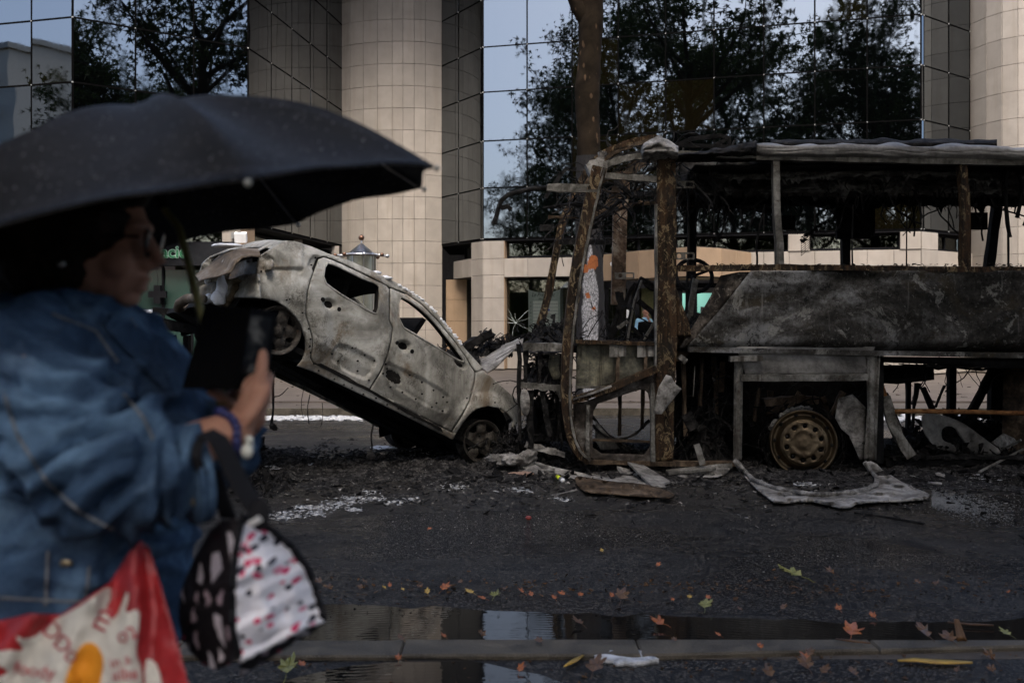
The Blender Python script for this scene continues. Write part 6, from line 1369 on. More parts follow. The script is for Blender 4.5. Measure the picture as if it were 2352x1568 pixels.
for nm, P, m in (('front_panel', WPAN, m_specks()), ('side_panel', LPAN, m_patch())):
    mb = MB(); sheet(mb, [tuple(p) for p in smooth_poly([V(p) for p in P], 1)], [], 10, lambda x, y, t: px(x, y, bagd(x, y) + t), .05); mb.build(nm, m, hb, True)
MB().tube([px(p.x, p.y, bagd(p.x, p.y) - .004) for p in resample([V(q) for q in ((556, 1186), (622, 1216), (668, 1253), (706, 1304), (728, 1367), (743, 1421))], 14, False)], .006, 6).tube([px(p.x, p.y, bagd(p.x, p.y) - .006) for p in resample([V(q) for q in ((556, 1186), (540, 1272), (533, 1367), (534, 1447), (549, 1510))], 14, False)], .0055, 6).build('piping', M_STRAP, hb)
MB().tube([px(p.x, p.y, bagd(p.x, p.y) - .003) for p in resample([V(q) for q in ((742, 1421), (700, 1433), (666, 1449), (603, 1484), (549, 1512))], 10, False)], .007, 6, jit=.2).build('lower_seam', m_specks(), hb, True)
MB().slab(lambda a, b: px(552 + 180 * a, 1520 - 92 * a + (34 - 20 * a) * b, 1.50 + .10 * a + .06 * b), 14, 5, .04, V((0, 1, 0))).build('base_panel', m_patch(), hb, True)
st = MB(); st.strip([px(u, v, d) for u, v, d in ((452, 1010, 1.44), (470, 985, 1.42), (495, 985, 1.455), (520, 1020, 1.455), (545, 1075, 1.46), (572, 1130, 1.465), (596, 1172, 1.47), (606, 1200, 1.48))], .004, [.036, .036, .036, .036, .036, .034, .03, .03], up=(0, 1, 0)); 
st2 = MB(); st2.slab(lambda a, b: (lambda c: px(c.x + (46 * (a - .5)) * .9, c.y + 16 * (a - .5) * -1, 1.425 + .03 * a + .02 * b))(il([V((468, 992, 0)), V((500, 1010, 0)), V((522, 1050, 0)), V((545, 1100, 0)), V((575, 1150, 0)), V((600, 1190, 0))], b)), 4, 24, .004, V((0, 1, 0))).build('strap', M_STRAP, hb, True)
MB().slab(lambda a, b: px(470 + 36 * a + 36 * b, 1080 + 110 * b, 1.60), 3, 8, .004, V((0, 1, 0))).build('strap', M_STRAP, hb, True)
MB().slab(lambda a, b: px(455 + 22 * a - 4 * sin(pi * b) * 4, 1000 + 90 * b, 1.425 + .03 * abs(b - .5)), 3, 8, .004, V((0, 1, 0))).build('strap_loop', M_STRAP, hb, True)
MB().ell(px(597, 1181, 1.455), (.016, .008, .024), 12, 8).build('strap_ring', M_STRAP, hb, True); MB().tube([px(575, 1203, 1.45), px(598, 1190, 1.445)], .005, 6).build('zip_pull', M_WHITE, hb)
# ---- red shopping bag
sb_ = thing('shopping_bag', px(180, 1568, 1.5), 'red and white printed shopping bag with an orange blot hanging at her hip', 'shopping bag')
M_RED = plain('red_bag_cloth', (.30, .014, .017), .5, var=.35, scale=8); M_CREAM = plain('cream_print', (.52, .50, .44), .6, var=.12, scale=12); M_ORANGE = plain('orange_print', (.62, .24, .02), .55, var=.3, scale=14); M_REDINK = plain('red_print', (.36, .03, .05), .6)
def sbd(x, y): e = max(0, min(1, (y - 1240) / 330)); k = (x - 324) / 200; return 1.485 - .07 * e + .012 * k * k * e + .016 * sin((x - 324) * .05 / (.35 + e)) * (1 - .3 * e) + .014 * nz((x * .02, y * .008, 2)) + .006 * nz((x * .05, y * .03, 6))
BAG = [(324, 1240), (343, 1258), (362, 1320), (381, 1383), (413, 1494), (440, 1600), (450, 1720), (-220, 1720), (-190, 1480), (-60, 1440), (0, 1424), (70, 1408), (140, 1410), (254, 1336), (295, 1269)]
mb = MB(); sheet(mb, BAG, [], 12, lambda x, y, t: px(x, y, sbd(x, y) + t), .05); mb.build('bag_body', M_RED, sb_, True)
def prt(name, poly, off, mat, it=1):
    mb = MB(); sheet(mb, [tuple(p) for p in smooth_poly([V(p) for p in poly], it)], [], 9, lambda x, y, t: px(x, y, sbd(x, y) - off + t), .001); mb.build(name, mat, sb_, True)
prt('cream_print', [(254, 1340), (257, 1372), (240, 1400), (262, 1430), (292, 1352), (296, 1372), (284, 1410), (322, 1394), (318, 1450), (312, 1500), (326, 1530), (330, 1640), (-60, 1640), (-40, 1560), (30, 1545), (-20, 1520), (-30, 1500), (20, 1490), (60, 1496), (30, 1456), (62, 1470), (94, 1452), (110, 1430), (142, 1414), (200, 1380)], .0016, M_CREAM, 1)
prt('cream_print', [(330, 1512), (356, 1514), (372, 1560), (380, 1640), (338, 1640)], .0016, M_CREAM)
prt('orange_print', [(206, 1472), (226, 1482), (240, 1515), (232, 1560), (210, 1640), (140, 1640), (148, 1560), (170, 1510), (186, 1480)], .003, M_ORANGE, 2)
def bagtext(s, u, v, size, rot):
    c = bpy.data.curves.new('print', 'FONT'); c.body = s; c.size = size; c.extrude = .0004; o = bpy.data.objects.new('print', c); COL.objects.link(o)
    dg = bpy.context.evaluated_depsgraph_get(); dg.update(); me = bpy.data.meshes.new_from_object(o.evaluated_get(dg)); bpy.data.objects.remove(o)
    me.transform(Matrix.Rotation(rot, 4, 'Z')); k = F / 1.44
    for q in me.vertices: x, y = u + q.co.x * k, v - q.co.y * k; q.co = px(x, y, sbd(x, y) - .004 - q.co.z)
    me.materials.clear(); link('print', me, M_REDINK, sb_)
bagtext('D', 92, 1450, .035, -.6); bagtext('D', 118, 1478, .032, -.7); bagtext('D', 144, 1506, .024, -.8); bagtext('m', 238, 1455, .045, 1.1); bagtext('o', 282, 1480, .03, .9); bagtext('2', 305, 1470, .028, .7); bagtext('in a', 255, 1535, .022, .3); bagtext('alba', 258, 1562, .024, .1); bagtext('foody', 30, 1545, .026, -.15)
# ================================================================== the man in the doorway
mp = ent(1477, 0.55); md = mp.y; mX = mp.x; gz = .12
b = MB(); b.ell((mX, md, 1.66), (.078, .092, .115), 20, 14); b.ell((mX, md - .05, 1.60), (.055, .05, .05)); b.tube([(mX, md - .088, 1.68), (mX, md - .115, 1.64), (mX, md - .095, 1.628)], [.010, .016, .012], 8)
for sx in (-1, 1): b.ell((mX + sx * .083, md, 1.655), (.012, .02, .035)); b.ell((mX + sx * .032, md - .085, 1.665), (.014, .01, .008))
loft(b, [((mX, md, .95), .17, .12), ((mX, md, 1.2), .18, .12), ((mX, md, 1.42), .19, .11), ((mX, md, 1.48), .10, .08), ((mX, md, 1.55), .06, .06), ((mX, md - .01, 1.6), .06, .06)])
limb_tube(b, [(mX - .2, md, 1.42), (mX - .25, md - .05, 1.14), (mX - .12, md - .18, 1.08)], [.055, .045, .035]); limb_tube(b, [(mX + .2, md, 1.42), (mX + .21, md - .10, 1.15), (mX + .06, md - .20, 1.42)], [.055, .048, .034]); b.ell((mX + .035, md - .20, 1.50), (.04, .025, .05))
for k in range(4): fing(b, [(mX + .05 - k * .015, md - .21, 1.52), (mX + .04 - k * .018, md - .18, 1.57), (mX + .02 - k * .018, md - .15, 1.585)], .011, .009)
fing(b, [(mX + .01, md - .2, 1.49), (mX - .02, md - .17, 1.54), (mX - .03, md - .14, 1.57)], .012, .01)
for sx in (-1, 1): limb_tube(b, [(mX + sx * .09, md, 1.0), (mX + sx * .09, md, .58), (mX + sx * .09, md, .2)], [.085, .06, .045]); b.ell((mX + sx * .09, md - .06, gz + .05), (.045, .12, .04))
man = to_world('person', b, M_SKIN, None, .009, 4); tag(man, 'grey haired man in a pale blue shirt, hand at his mouth, in the doorway', 'person')
b = MB(); loft(b, [((mX, md, .93), .19, .14), ((mX, md, 1.2), .20, .14), ((mX, md, 1.42), .215, .13), ((mX, md, 1.485), .12, .10), ((mX, md, 1.52), .075, .075)]); limb_tube(b, [(mX - .2, md, 1.42), (mX - .25, md - .05, 1.14), (mX - .2, md - .1, 1.11)], [.075, .065, .06]); limb_tube(b, [(mX + .2, md, 1.42), (mX + .22, md - .08, 1.18)], [.075, .068])
to_world('shirt', b, plain('pale_blue_shirt', (.30, .52, .66), .8, var=.12, scale=5), man, .012, 3, lambda p, n: .006 * nz(p, 14))
b = MB(); b.ell((mX, md + .02, 1.70), (.085, .095, .085), 18, 12, None, .1, 20); b.ell((mX, md + .05, 1.66), (.085, .07, .09), 16, 10); to_world('hair', b, plain('grey_hair', (.10, .09, .08), .8), man, .009, 2)
b = MB()
for sx in (-1, 1): limb_tube(b, [(mX + sx * .09, md, 1.0), (mX + sx * .09, md, .58), (mX + sx * .09, md, .2)], [.11, .085, .075])
to_world('trousers', b, M_CLOTH, man, .012, 2)
# ================================================================== things lying on the road
random.seed(52)
def gd(x, y, z=0.0): return (EYE - z) * F / (y - HZ)
def lying(name, label, cat, poly, mat, h=.02, th=.008, step=7, seed=0, it=1, curl=.0, group=None):
    """crumpled sheet lying on the road: outline seen on the ground, lifted by noise"""
    mb = MB(); P = [tuple(p) for p in smooth_poly([V(p) for p in poly], it)]; cx = sum(p[0] for p in P) / len(P); cy = sum(p[1] for p in P) / len(P)
    def f(x, y, t):
        g = gp(x, y, 0)
        if g.y > 9.02: q = px(x, y, 9.02 + .03 * nz((x * .05, y * .05, seed))); return V((q.x, q.y + th - t, max(.004, q.z)))
        z = .006 + h * (.5 + .8 * nz((g.x * 5, g.y * 5, seed))) + h * .5 * nz((g.x * 17, g.y * 17, seed + 3)); q = gp(x, y, max(.004, z)); return V((q.x, q.y, max(.004, z) + th - t))
    sheet(mb, P, [], step, f, th); o = mb.build(name, mat, None, True); return tag(o, label, cat, group)
def lying_bar(name, label, cat, pts, wpx, th, mat, jit=.006, z=.02, up=(0, 0, 1)):
    mb = MB(); P = [gp(u, v, z) for u, v in [tuple(q) for q in resample([V(p) for p in pts], 14, False)]]
    wv = wpx * P[0].y / F; mb.strip(P, wv, th, up=up, jit=jit); o = mb.build(name, mat, None); return tag(o, label, cat)
lying('arch_trim', 'long torn wheel arch trim lying curved on the road below the bronze wheel', 'trim', [(1682, 1053), (1700, 1057), (1714, 1082), (1734, 1102), (1789, 1122), (1850, 1132), (1891, 1134), (1959, 1129), (2007, 1117), (2021, 1102), (2004, 1082), (1983, 1061), (2007, 1058), (2034, 1085), (2082, 1116), (2137, 1136), (2130, 1148), (2062, 1153), (1976, 1155), (1942, 1170), (1891, 1160), (1857, 1150), (1786, 1159), (1755, 1140), (1721, 1109), (1687, 1068)], M_ASH, .032, .012, 5, 1)
mb = MB(); mb.tube([(gp(p.x, p.y, .045 + .012 * nz((p.x * .03, 0, 0))) if gp(p.x, p.y, .04).y < 9.0 else px(p.x, p.y, 9.0)) for p in resample([V(q) for q in smooth_poly([V(a) for a in ((1686, 1056), (1712, 1084), (1734, 1104), (1789, 1124), (1850, 1134), (1900, 1136), (1959, 1131), (2007, 1119), (2018, 1102), (2000, 1080), (1985, 1062))], 1, False)], 9, False)], .022, 6, jit=.3); o = mb.build('trim_lip', M_ASH, bpy.data.objects['arch_trim'], True)
sheet_thing('curled_sheet', 'big curled grey metal sheet with a round cut in the coach belly', 'metal sheet', [tuple(p) for p in smooth_poly([V(p) for p in ((2116, 950), (2150, 949), (2190, 960), (2223, 977), (2260, 1006), (2304, 1037), (2282, 1048), (2227, 1041), (2216, 1017), (2200, 997), (2192, 980), (2172, 978), (2162, 988), (2163, 1006), (2172, 1015), (2194, 1017), (2214, 1041), (2183, 1038), (2150, 1028), (2128, 1006), (2117, 980))], 1)], lambda x, y: 9.7, M_BROOF, lambda x, y: .12 * sin((x - 2116) * .02) - .1 * (y - 950) / 95 + .02 * nz((x * .04, y * .04, 2)), .008, 6)
sheet_thing('bent_plate', 'small pale bent plate beyond the curled sheet under the coach', 'metal sheet', [(2277, 1015), (2304, 994), (2330, 1006), (2338, 1018), (2304, 1036)], lambda x, y: 9.85, M_ASH, lambda x, y: .003 * (x - 2277) + .01 * nz((x * .05, y * .05, 2)), .006, 6)
lying('metal_strip', 'long pale splintered strip leading from the rags past the torch', 'strip', [(1227, 1058), (1262, 1070), (1330, 1084), (1400, 1100), (1412, 1110), (1350, 1108), (1290, 1094), (1232, 1070)], M_ASH, .02, .01, 6, 4)
lying('metal_scoop', 'dark scoop shaped panel lying in front of the coach step', 'panel', [(1318, 1095), (1345, 1098), (1400, 1108), (1470, 1112), (1530, 1126), (1558, 1146), (1480, 1142), (1400, 1136), (1345, 1132), (1326, 1118)], M_CABIN, .04, .012, 7, 6)
lying('ash_strip', 'pale thin ash strip lying on the dark scoop panel', 'strip', [(1345, 1087), (1400, 1090), (1470, 1096), (1540, 1118), (1500, 1122), (1420, 1112), (1370, 1108)], M_ASH, .02, .008, 7, 8)
def plank(name, label, quad, z0, mat, th=.02):
    mb = MB(); P = [(gp(u, v, z) if gp(u, v, z).y < 9.05 else px(u, v, 9.05)) for u, v, z in quad]; mb.slab(lambda a, b: quad4(P, a, b) + V((0, 0, .004 * nz((a * 6, b * 4, z0 * 9)))), 14, 4, -th, V((0, 0, 1))); return tag(mb.build(name, mat, None), label, 'plank')
plank('plank', 'grey plank tilted under the coach door step', [(1441, 1060, .05), (1480, 1068, .05), (1540, 1104, .03), (1500, 1118, .03)], .3, M_ASH); plank('plank', 'short grey plank end poking left from under the tilted plank', [(1417, 1070, .04), (1452, 1078, .04), (1472, 1092, .03), (1424, 1084, .03)], .5, M_ASH)
plank('plank', 'flat grey strip along the foot of the wheel bay', [(1529, 1078, .05), (1682, 1062, .06), (1682, 1070, .05), (1536, 1086, .04)], .7, M_GREYPOST); lying('ash_strip', 'pale ragged sheet under the flat strip beside the wheel bay', 'strip', [(1545, 1088), (1682, 1070), (1668, 1090), (1640, 1098), (1600, 1095), (1570, 1100)], M_ASH, .02, .008, 7, 11)
lying_bar('rod', 'thin dark rod lying alone on the road at the right', 'rod', [(1963, 1177), (2040, 1188), (2123, 1203)], 4, .015, M_CHAR, .001, .012); lying_bar('rod', 'thin pale stick lying before the dark scoop panel', 'rod', [(1265, 1137), (1295, 1132), (1325, 1124)], 3, .01, M_ASH, .001, .01)
for k, (a, b_, lab) in enumerate((((2250, 1083), (2352, 1030), 'thin crossed stick sloping up at the right edge'), ((2262, 1052), (2345, 1010), 'second grey stick crossing behind the bent plate'))):
    MB().tube([gp(a[0], a[1], .03), px(b_[0], b_[1], 9.6)], .012, 6).build('stick', M_GREYPOST); tag(bpy.context.scene.objects[-1] if False else [o for o in bpy.data.objects if o.name.startswith('stick')][-1], lab, 'stick')
# rags of ash beside the front wheel
def rag(label, c, r, mat, seed, col=None):
    mb = MB(); mb.ell(c, r, 56, 30, None, .75, 9.0 + seed)
    mb.v = [tuple(V(c) + (V(p) - V(c)) * (1 + .30 * abs(nz((p[0] * 24, p[1] * 24, p[2] * 24 + seed))) + .22 * nz((p[0] * 50, p[1] * 50, p[2] * 50)) - .10)) for p in mb.v]; o = mb.build('ash_rag', mat, None, True); return tag(o, label, 'rag')
M_RAG = burnt('pale_ash_rag', (.05, .047, .043), (.16, .152, .14), (.30, .285, .26), (.12, .07, .05), .62, 6, .9, 0, .7, fine=34)
def gp_(u, v): q = gp(u, v); return q if q.y < 9.1 else px(u, v, 9.1)
g0 = gp_(1190, 1076); rag('large pale crumpled ash rag beside the front wheel', g0 + V((.03, .1, .05)), (.13, .11, .08), M_RAG, 1); rag('flat pale ash rag at the left of the large rag', gp_(1165, 1062) + V((0, .05, .02)), (.14, .12, .05), M_RAG, 2)
rag('long twisted ash rag just left of the yellow torch', gp(1238, 1092) + V((0, .03, .03)), (.16, .10, .05), M_RAG, 3); rag('low pinkish ash rag below the large rag', gp(1188, 1092) + V((0, 0, .01)), (.13, .08, .03), burnt('pink_ash', (.14, .09, .07), (.25, .17, .13), (.36, .27, .22), None, .6, 6, .9), 4)
MB().add([gp(1222, 1060, .0), gp(1248, 1058, 0), gp(1240, 1052, .13) + V((0, .05, 0)), gp(1222, 1060, .0) + V((0, .02, 0)), gp(1248, 1058, 0) + V((0, .02, 0)), gp(1240, 1052, .13) + V((0, .07, 0))], [(0, 1, 2), (5, 4, 3), (0, 3, 4, 1), (1, 4, 5, 2), (2, 5, 3, 0)]).build('rusty_wedge', M_CABIN); tag(bpy.data.objects['rusty_wedge'], 'small rusty triangular plate standing behind the ash rags', 'metal plate')
# lime torch
tc = thing('torch', gp(1288, 1100), 'lime yellow hand torch lying among the ash before the coach', 'torch')
p0, p1 = gp(1280, 1094, .022), gp(1291, 1102, .022); t = NT('lime_plastic'); M_LIME = t.fin((.62, .72, .02), .35)
MB().tube([p0, p0.lerp(p1, .7)], [.017, .018], 12).build('body', M_LIME, tc, True); MB().tube([p0.lerp(p1, .66), p1.lerp(p0, -.12)], [.019, .027], 14).build('head', M_GREY, tc, True); MB().ell(p1.lerp(p0, -.16), (.02, .02, .02), 10, 6).build('lens', M_WHITE, tc, True)
cp = MB().ell(gp(1214, 1189, .02), (.022, .016, .016), 12, 8); tag(cp.build('red_cap', plain('dull_red', (.22, .03, .02), .5), None, True), 'small dull red cap lying alone on the dark road', 'cap')
# leaning strip and scraps beside the wreck, behind the handbag strap
MB().slab(lambda a, b: px(574 + 26 * a * (1 - .6 * b) - 12 * b, 985 + 80 * b, 8.75 + .1 * b), 3, 8, .02, V((0, 1, 0))).build('leaning_slat', M_CARR); tag(bpy.data.objects['leaning_slat'], 'pale slat standing on the road right behind her wrist', 'slat')
heap('ash_heap', gp(560, 1120), (.42, .5, .14), 300, .05, M_CHAR, None, 12, seed=31); tag(bpy.data.objects['ash_heap'], 'low heap of burnt scraps beside the wreck')
# fire-fighting foam
M_FOAM2 = burnt('settling_foam', (.16, .16, .16), (.46, .47, .475), (.66, .67, .68), (.05, .05, .05), .63, 16, .6, 0, .6, fine=60)
def foam(label, cu, cv, ru, rv, seed, h=.012, holes=0, group=None):
    P = [(cu + ru * cos(a) * (1 + .45 * nz((cos(a) * 2.2 + seed, sin(a) * 2.2, seed), 1.0) + .35 * nz((cos(a) * 7 + seed, sin(a) * 7, seed), 1.0)), cv + rv * sin(a) * (1 + .5 * nz((cos(a) * 2.5 + seed, sin(a) * 2.5, seed + 4), 1.0))) for a in (2 * pi * k / 70 for k in range(70))]
    mb = MB()
    def f(x, y, t): g = gp(x, y); return V((g.x, g.y, .004 if t else .008 + h * (.6 + .7 * nz((g.x * 9, g.y * 9, seed))) * 1.0))
    sheet(mb, P, [], max(2.0, min(ru, rv) * .30), f, 1.0); o = mb.build('foam_patch', M_FOAM2, None, True); tag(o, label, 'foam', group); return o
foam('largest white foam patch on the road under the raised car', 645, 1069, 80, 11, 1); foam('small foam sliver under the middle of the car', 882, 1030, 26, 4, 2)
foam('white scrap of foam in the near gutter below the kerb', 1440, 1520, 62, 15, 5, .02); foam('thin tail of foam joined to the gutter scrap', 1512, 1500, 26, 11, 7, .02)
SPL = MB()
for i, (u, v, a, b_) in enumerate(((640, 1189, 26, 6), (668, 1183, 30, 6), (745, 1168, 26, 4), (772, 1157, 30, 4), (728, 1180, 20, 4), (805, 1145, 18, 3), (826, 1150, 16, 4), (858, 1146, 18, 3), (700, 1166, 24, 4), (812, 1172, 16, 3), (906, 1155, 14, 3), (850, 1133, 12, 3), (945, 1148, 10, 3), (1040, 1118, 20, 5), (1200, 1126, 24, 4), (1385, 1112, 26, 4), (1295, 1146, 20, 4), (1740, 1100, 20, 6), (1900, 1096, 26, 5), (1960, 1097, 22, 5), (1850, 1112, 16, 4), (2262, 1094, 26, 6))):
    for q in range(int(30 + a * 3.2)):
        uu, vv = u + random.gauss(0, a * .75), v + random.gauss(0, b_ * .9); p = gp(uu, vv); SPL.shard(V((p.x, p.y, .004)), .006 + .030 * random.random() ** 3, Euler((rnd(-.12, .12), rnd(-.12, .12), rnd(0, 6.3))).to_matrix())
tag(SPL.build('foam_splashes', plain('thin_foam', (.40, .40, .39), .7, var=.3, scale=30), None, True), 'ragged white splashes of foam on the soot black road', 'foam', None, 'stuff')
mb = MB()
for i in range(420):
    u = rnd(540, 880); p = gp(u, 961 + random.gauss(0, 2.6)); mb.ell((p.x, min(14.86, p.y), .008), (rnd(.015, .07), rnd(.015, .04), rnd(.005, .014)), 8, 4, None, .5, 12)
for i in range(420):
    u = rnd(2010, 2420); p = gp(u, 962 + random.gauss(0, 3.0)); mb.ell((p.x, min(14.86, p.y), .012), (rnd(.015, .08), rnd(.015, .05), rnd(.006, .02)), 8, 4, None, .5, 12)
o = mb.build('kerb_foam', bpy.data.materials['thin_foam'], None, True); tag(o, 'broken line of white foam along the far kerb', 'foam', None, 'stuff')
mb = MB()
for i in range(3600):
    u = 2140 + abs(random.gauss(0, 75)); v = 1148 + (u - 2140) * .17 + random.gauss(0, 9 + (u - 2140) * .05); p = gp(u, max(1100, v)); mb.ell((p.x, p.y, .006), (rnd(.002, .008), rnd(.002, .007), .003), 5, 3)
tag(mb.build('foam_spray', plain('ash_foam', (.13, .13, .125), .8), None), 'fan of pale foam specks trailing right from the arch trim', 'foam', None, 'stuff')
m_bits = plain('leaf_bits', (.07, .035, .013), .6, var=.6, scale=3)
# crust of burnt rubble round the wrecks, one uneven sheet
def fbm(x, y, o=5):
    a, f, r = .5, 1.0, 0.0
    for _ in range(o): r += a * noise.noise(V((x * f, y * f, 3.3 + f))); a *= .58; f *= 2.1
    return r
def rubble(x0, x1, y0, y1, nx, ny, fall, hh, name, label, mat):
    mb = MB(); zz = []
    for j in range(ny + 1):
        for i in range(nx + 1):
            x, y = x0 + (x1 - x0) * i / nx, y0 + (y1 - y0) * j / ny; e = fall(x, y); h = fbm(x * 2.6, y * 2.6) * .9 + .30 * abs(noise.noise(V((x * 21, y * 21, 1)))) + .16 * abs(noise.noise(V((x * 55, y * 55, 4)))); z = hh * (.30 + .70 * max(0, min(1, (y - 8.5) / 1.0))) * (h * 1.1 + e * .75 - .42)
            mb.v.append((x, y, max(-.012, z)))
    W = nx + 1
    mb.f = [(j * W + i, j * W + i + 1, (j + 1) * W + i + 1, (j + 1) * W + i) for j in range(ny) for i in range(nx) if max(mb.v[j * W + i][2], mb.v[j * W + i + 1][2], mb.v[(j + 1) * W + i][2], mb.v[(j + 1) * W + i + 1][2]) > -.01]
    return tag(mb.build(name, mat, None, False), label, 'rubble', None, 'stuff')
M_RUB = burnt('rubble_crust', (.003, .003, .003), (.014, .013, .0125), (.085, .081, .074), (.26, .25, .23), .59, 15, .85, 0, .9, fine=70)
def fall1(x, y):
    a = max(0, 1 - abs(y - 9.9) / 2.1) if x > -.3 else max(0, 1 - abs(y - 9.3 + .2 * x) / 1.5) * .85
    a = max(0, a + .55 * fbm(x * .9, y * .9 + 7, 3) * (a > 0) - .08)
    return min(1, 1.6 * a) * min(1, max(0, (x + 4.2) / .8))
rubble(-4.4, 6.2, 7.6, 11.9, 640, 270, fall1, .105, 'burnt_rubble', 'black crust of burnt rubble on the road round both wrecks', M_RUB)
# char, glass crumbs and grit
def scatter(name, n, mat, size, fn, label, flatm=.5):
    mb = MB()
    for i in range(n):
        g = fn()
        if g is None: continue
        mb.shard(V((g.x, g.y, .008)), size * rnd(.35, 1.3), Euler((rnd(-flatm, flatm), rnd(-flatm, flatm), rnd(0, 6.3))).to_matrix())
    return tag(mb.build(name, mat, None), label, 'debris', None, 'stuff')
def near_veh():
    u = rnd(540, 2600); v = 1030 + abs(random.gauss(0, 58)); return gp(u, v)
def belly(): return V((rnd(-.6, 6), rnd(8.6, 11.6), 0))
def undercar(): return V((rnd(-3.6, .4), random.gauss(9.4, .8), 0))
scatter('char_debris', 4200, M_CHAR, .04, near_veh, 'black char scattered on the road before the wrecks'); scatter('char_debris', 700, M_CHARB, .10, belly, 'black scraps lying under and inside the coach frame', .9)
scatter('char_debris', 900, M_CHAR, .04, undercar, 'black scraps below the tilted car'); scatter('ash_debris', 2000, M_ASH, .022, near_veh, 'grey ash flakes before the wrecks'); scatter('ash_debris', 260, M_ASH, .07, lambda: gp(rnd(1990, 2600), 1045 + abs(random.gauss(0, 22))), 'grey ash scraps along the chassis rail')
scatter('glass_crumbs', 9000, plain('glass_crumb', (.24, .225, .19), .5, 0, spec=.3), .0062, lambda: gp(rnd(560, 2500), 1045 + abs(random.gauss(0, 85))), 'pale crumbs of window glass strewn over the road')
scatter('pale_grit', 5000, plain('pale_grit_stone', (.12, .11, .095), .8), .0045, lambda: gp(rnd(560, 2500), 1110 + 260 * random.random() ** 1.3), 'fine pale grit over the wet road'); scatter('road_grit', 2600, M_CHAR, .008, lambda: gp(rnd(600, 2400), rnd(1150, 1420)), 'dark grit on the near part of the road'); scatter('bark_scraps', 130, M_BARK, .018, lambda: gp(rnd(620, 2400), 1365 + random.gauss(0, 18)), 'crumbs of bark and leaf along the puddle edge')
scatter('pavement_litter', 500, M_BARK, .05, lambda: V((rnd(-6, 12), rnd(15.3, 22), .115)), 'dark leaf litter on the far pavement', .2).location.z = .112
scatter('leaf_litter', 500, m_bits, .016, lambda: gp(rnd(640, 2400), 1352 + random.gauss(0, 15)), 'torn brown bits of leaf gathered along the puddle edge', .3); scatter('leaf_litter', 260, m_bits, .014, lambda: gp(rnd(620, 2400), rnd(1500, 1600)), 'torn brown bits of leaf on the near pavement', .3)
# fallen leaves, one by one
def leafmesh(seed, lob=5):
    random.seed(seed); O = []
    for k in range(lob):
        a = (k - (lob - 1) / 2) * .72; L = (1.0 - .22 * abs(k - (lob - 1) / 2)) * rnd(.88, 1.1); O += [((a - .33), L * .60), ((a - .15), L * .82), (a, L), ((a + .17), L * .80)]
    P = [V((0, -.35, 0))] + [V((r * sin(a), r * cos(a) - .1, 0)) for a, r in O] + [V((.04, -.34, 0))]
    mb = MB(); c = V((0, .1, 0)); tw = rnd(-.5, .5)
    def w_(p): p = p * .5; return V((p.x, p.y, .10 * p.x * p.x * 4 * rnd(.6, 1.3) + tw * p.x * p.y * .8 + .05 * rnd(0, 1)))
    Q = [w_(p) for p in P] + [w_(c)]; n = len(P); mb.add(Q, [(i, (i + 1) % n, n) for i in range(n)]); B = [q - V((0, 0, .004)) for q in Q]; mb.add(B, [((i + 1) % n, i, n) for i in range(n)])
    mb.tube([V((0, -.17, .02)), V((.03, -.35, .03)), V((.02, -.5, .02))], .008, 4); me = bpy.data.meshes.new('fallen_leaf'); me.from_pydata(mb.v, [], mb.f); me.update(); return me
def m_lf(name, a, b, c):
    t = NT(name); k = t.noise(6, 5, .7); q = t.ramp(k, [(.3, a), (.55, b), (.75, c)]); return t.fin(q, .45, 0, .45)
LM = {'orange': m_lf('orange_leaf', (.12, .032, .008), (.30, .085, .016), (.42, .17, .035)), 'yellow': m_lf('yellow_leaf', (.22, .12, .02), (.42, .27, .045), (.52, .38, .09)), 'brown': m_lf('brown_leaf', (.035, .016, .006), (.088, .040, .011), (.15, .075, .02)), 'green': m_lf('yellow_green_leaf', (.07, .075, .015), (.18, .18, .04), (.32, .29, .09))}
LME = {}
for c in LM:
    for s in (1, 2, 3): me = leafmesh(s * 7 + len(c)); me.materials.append(LM[c]); LME[c, s] = me
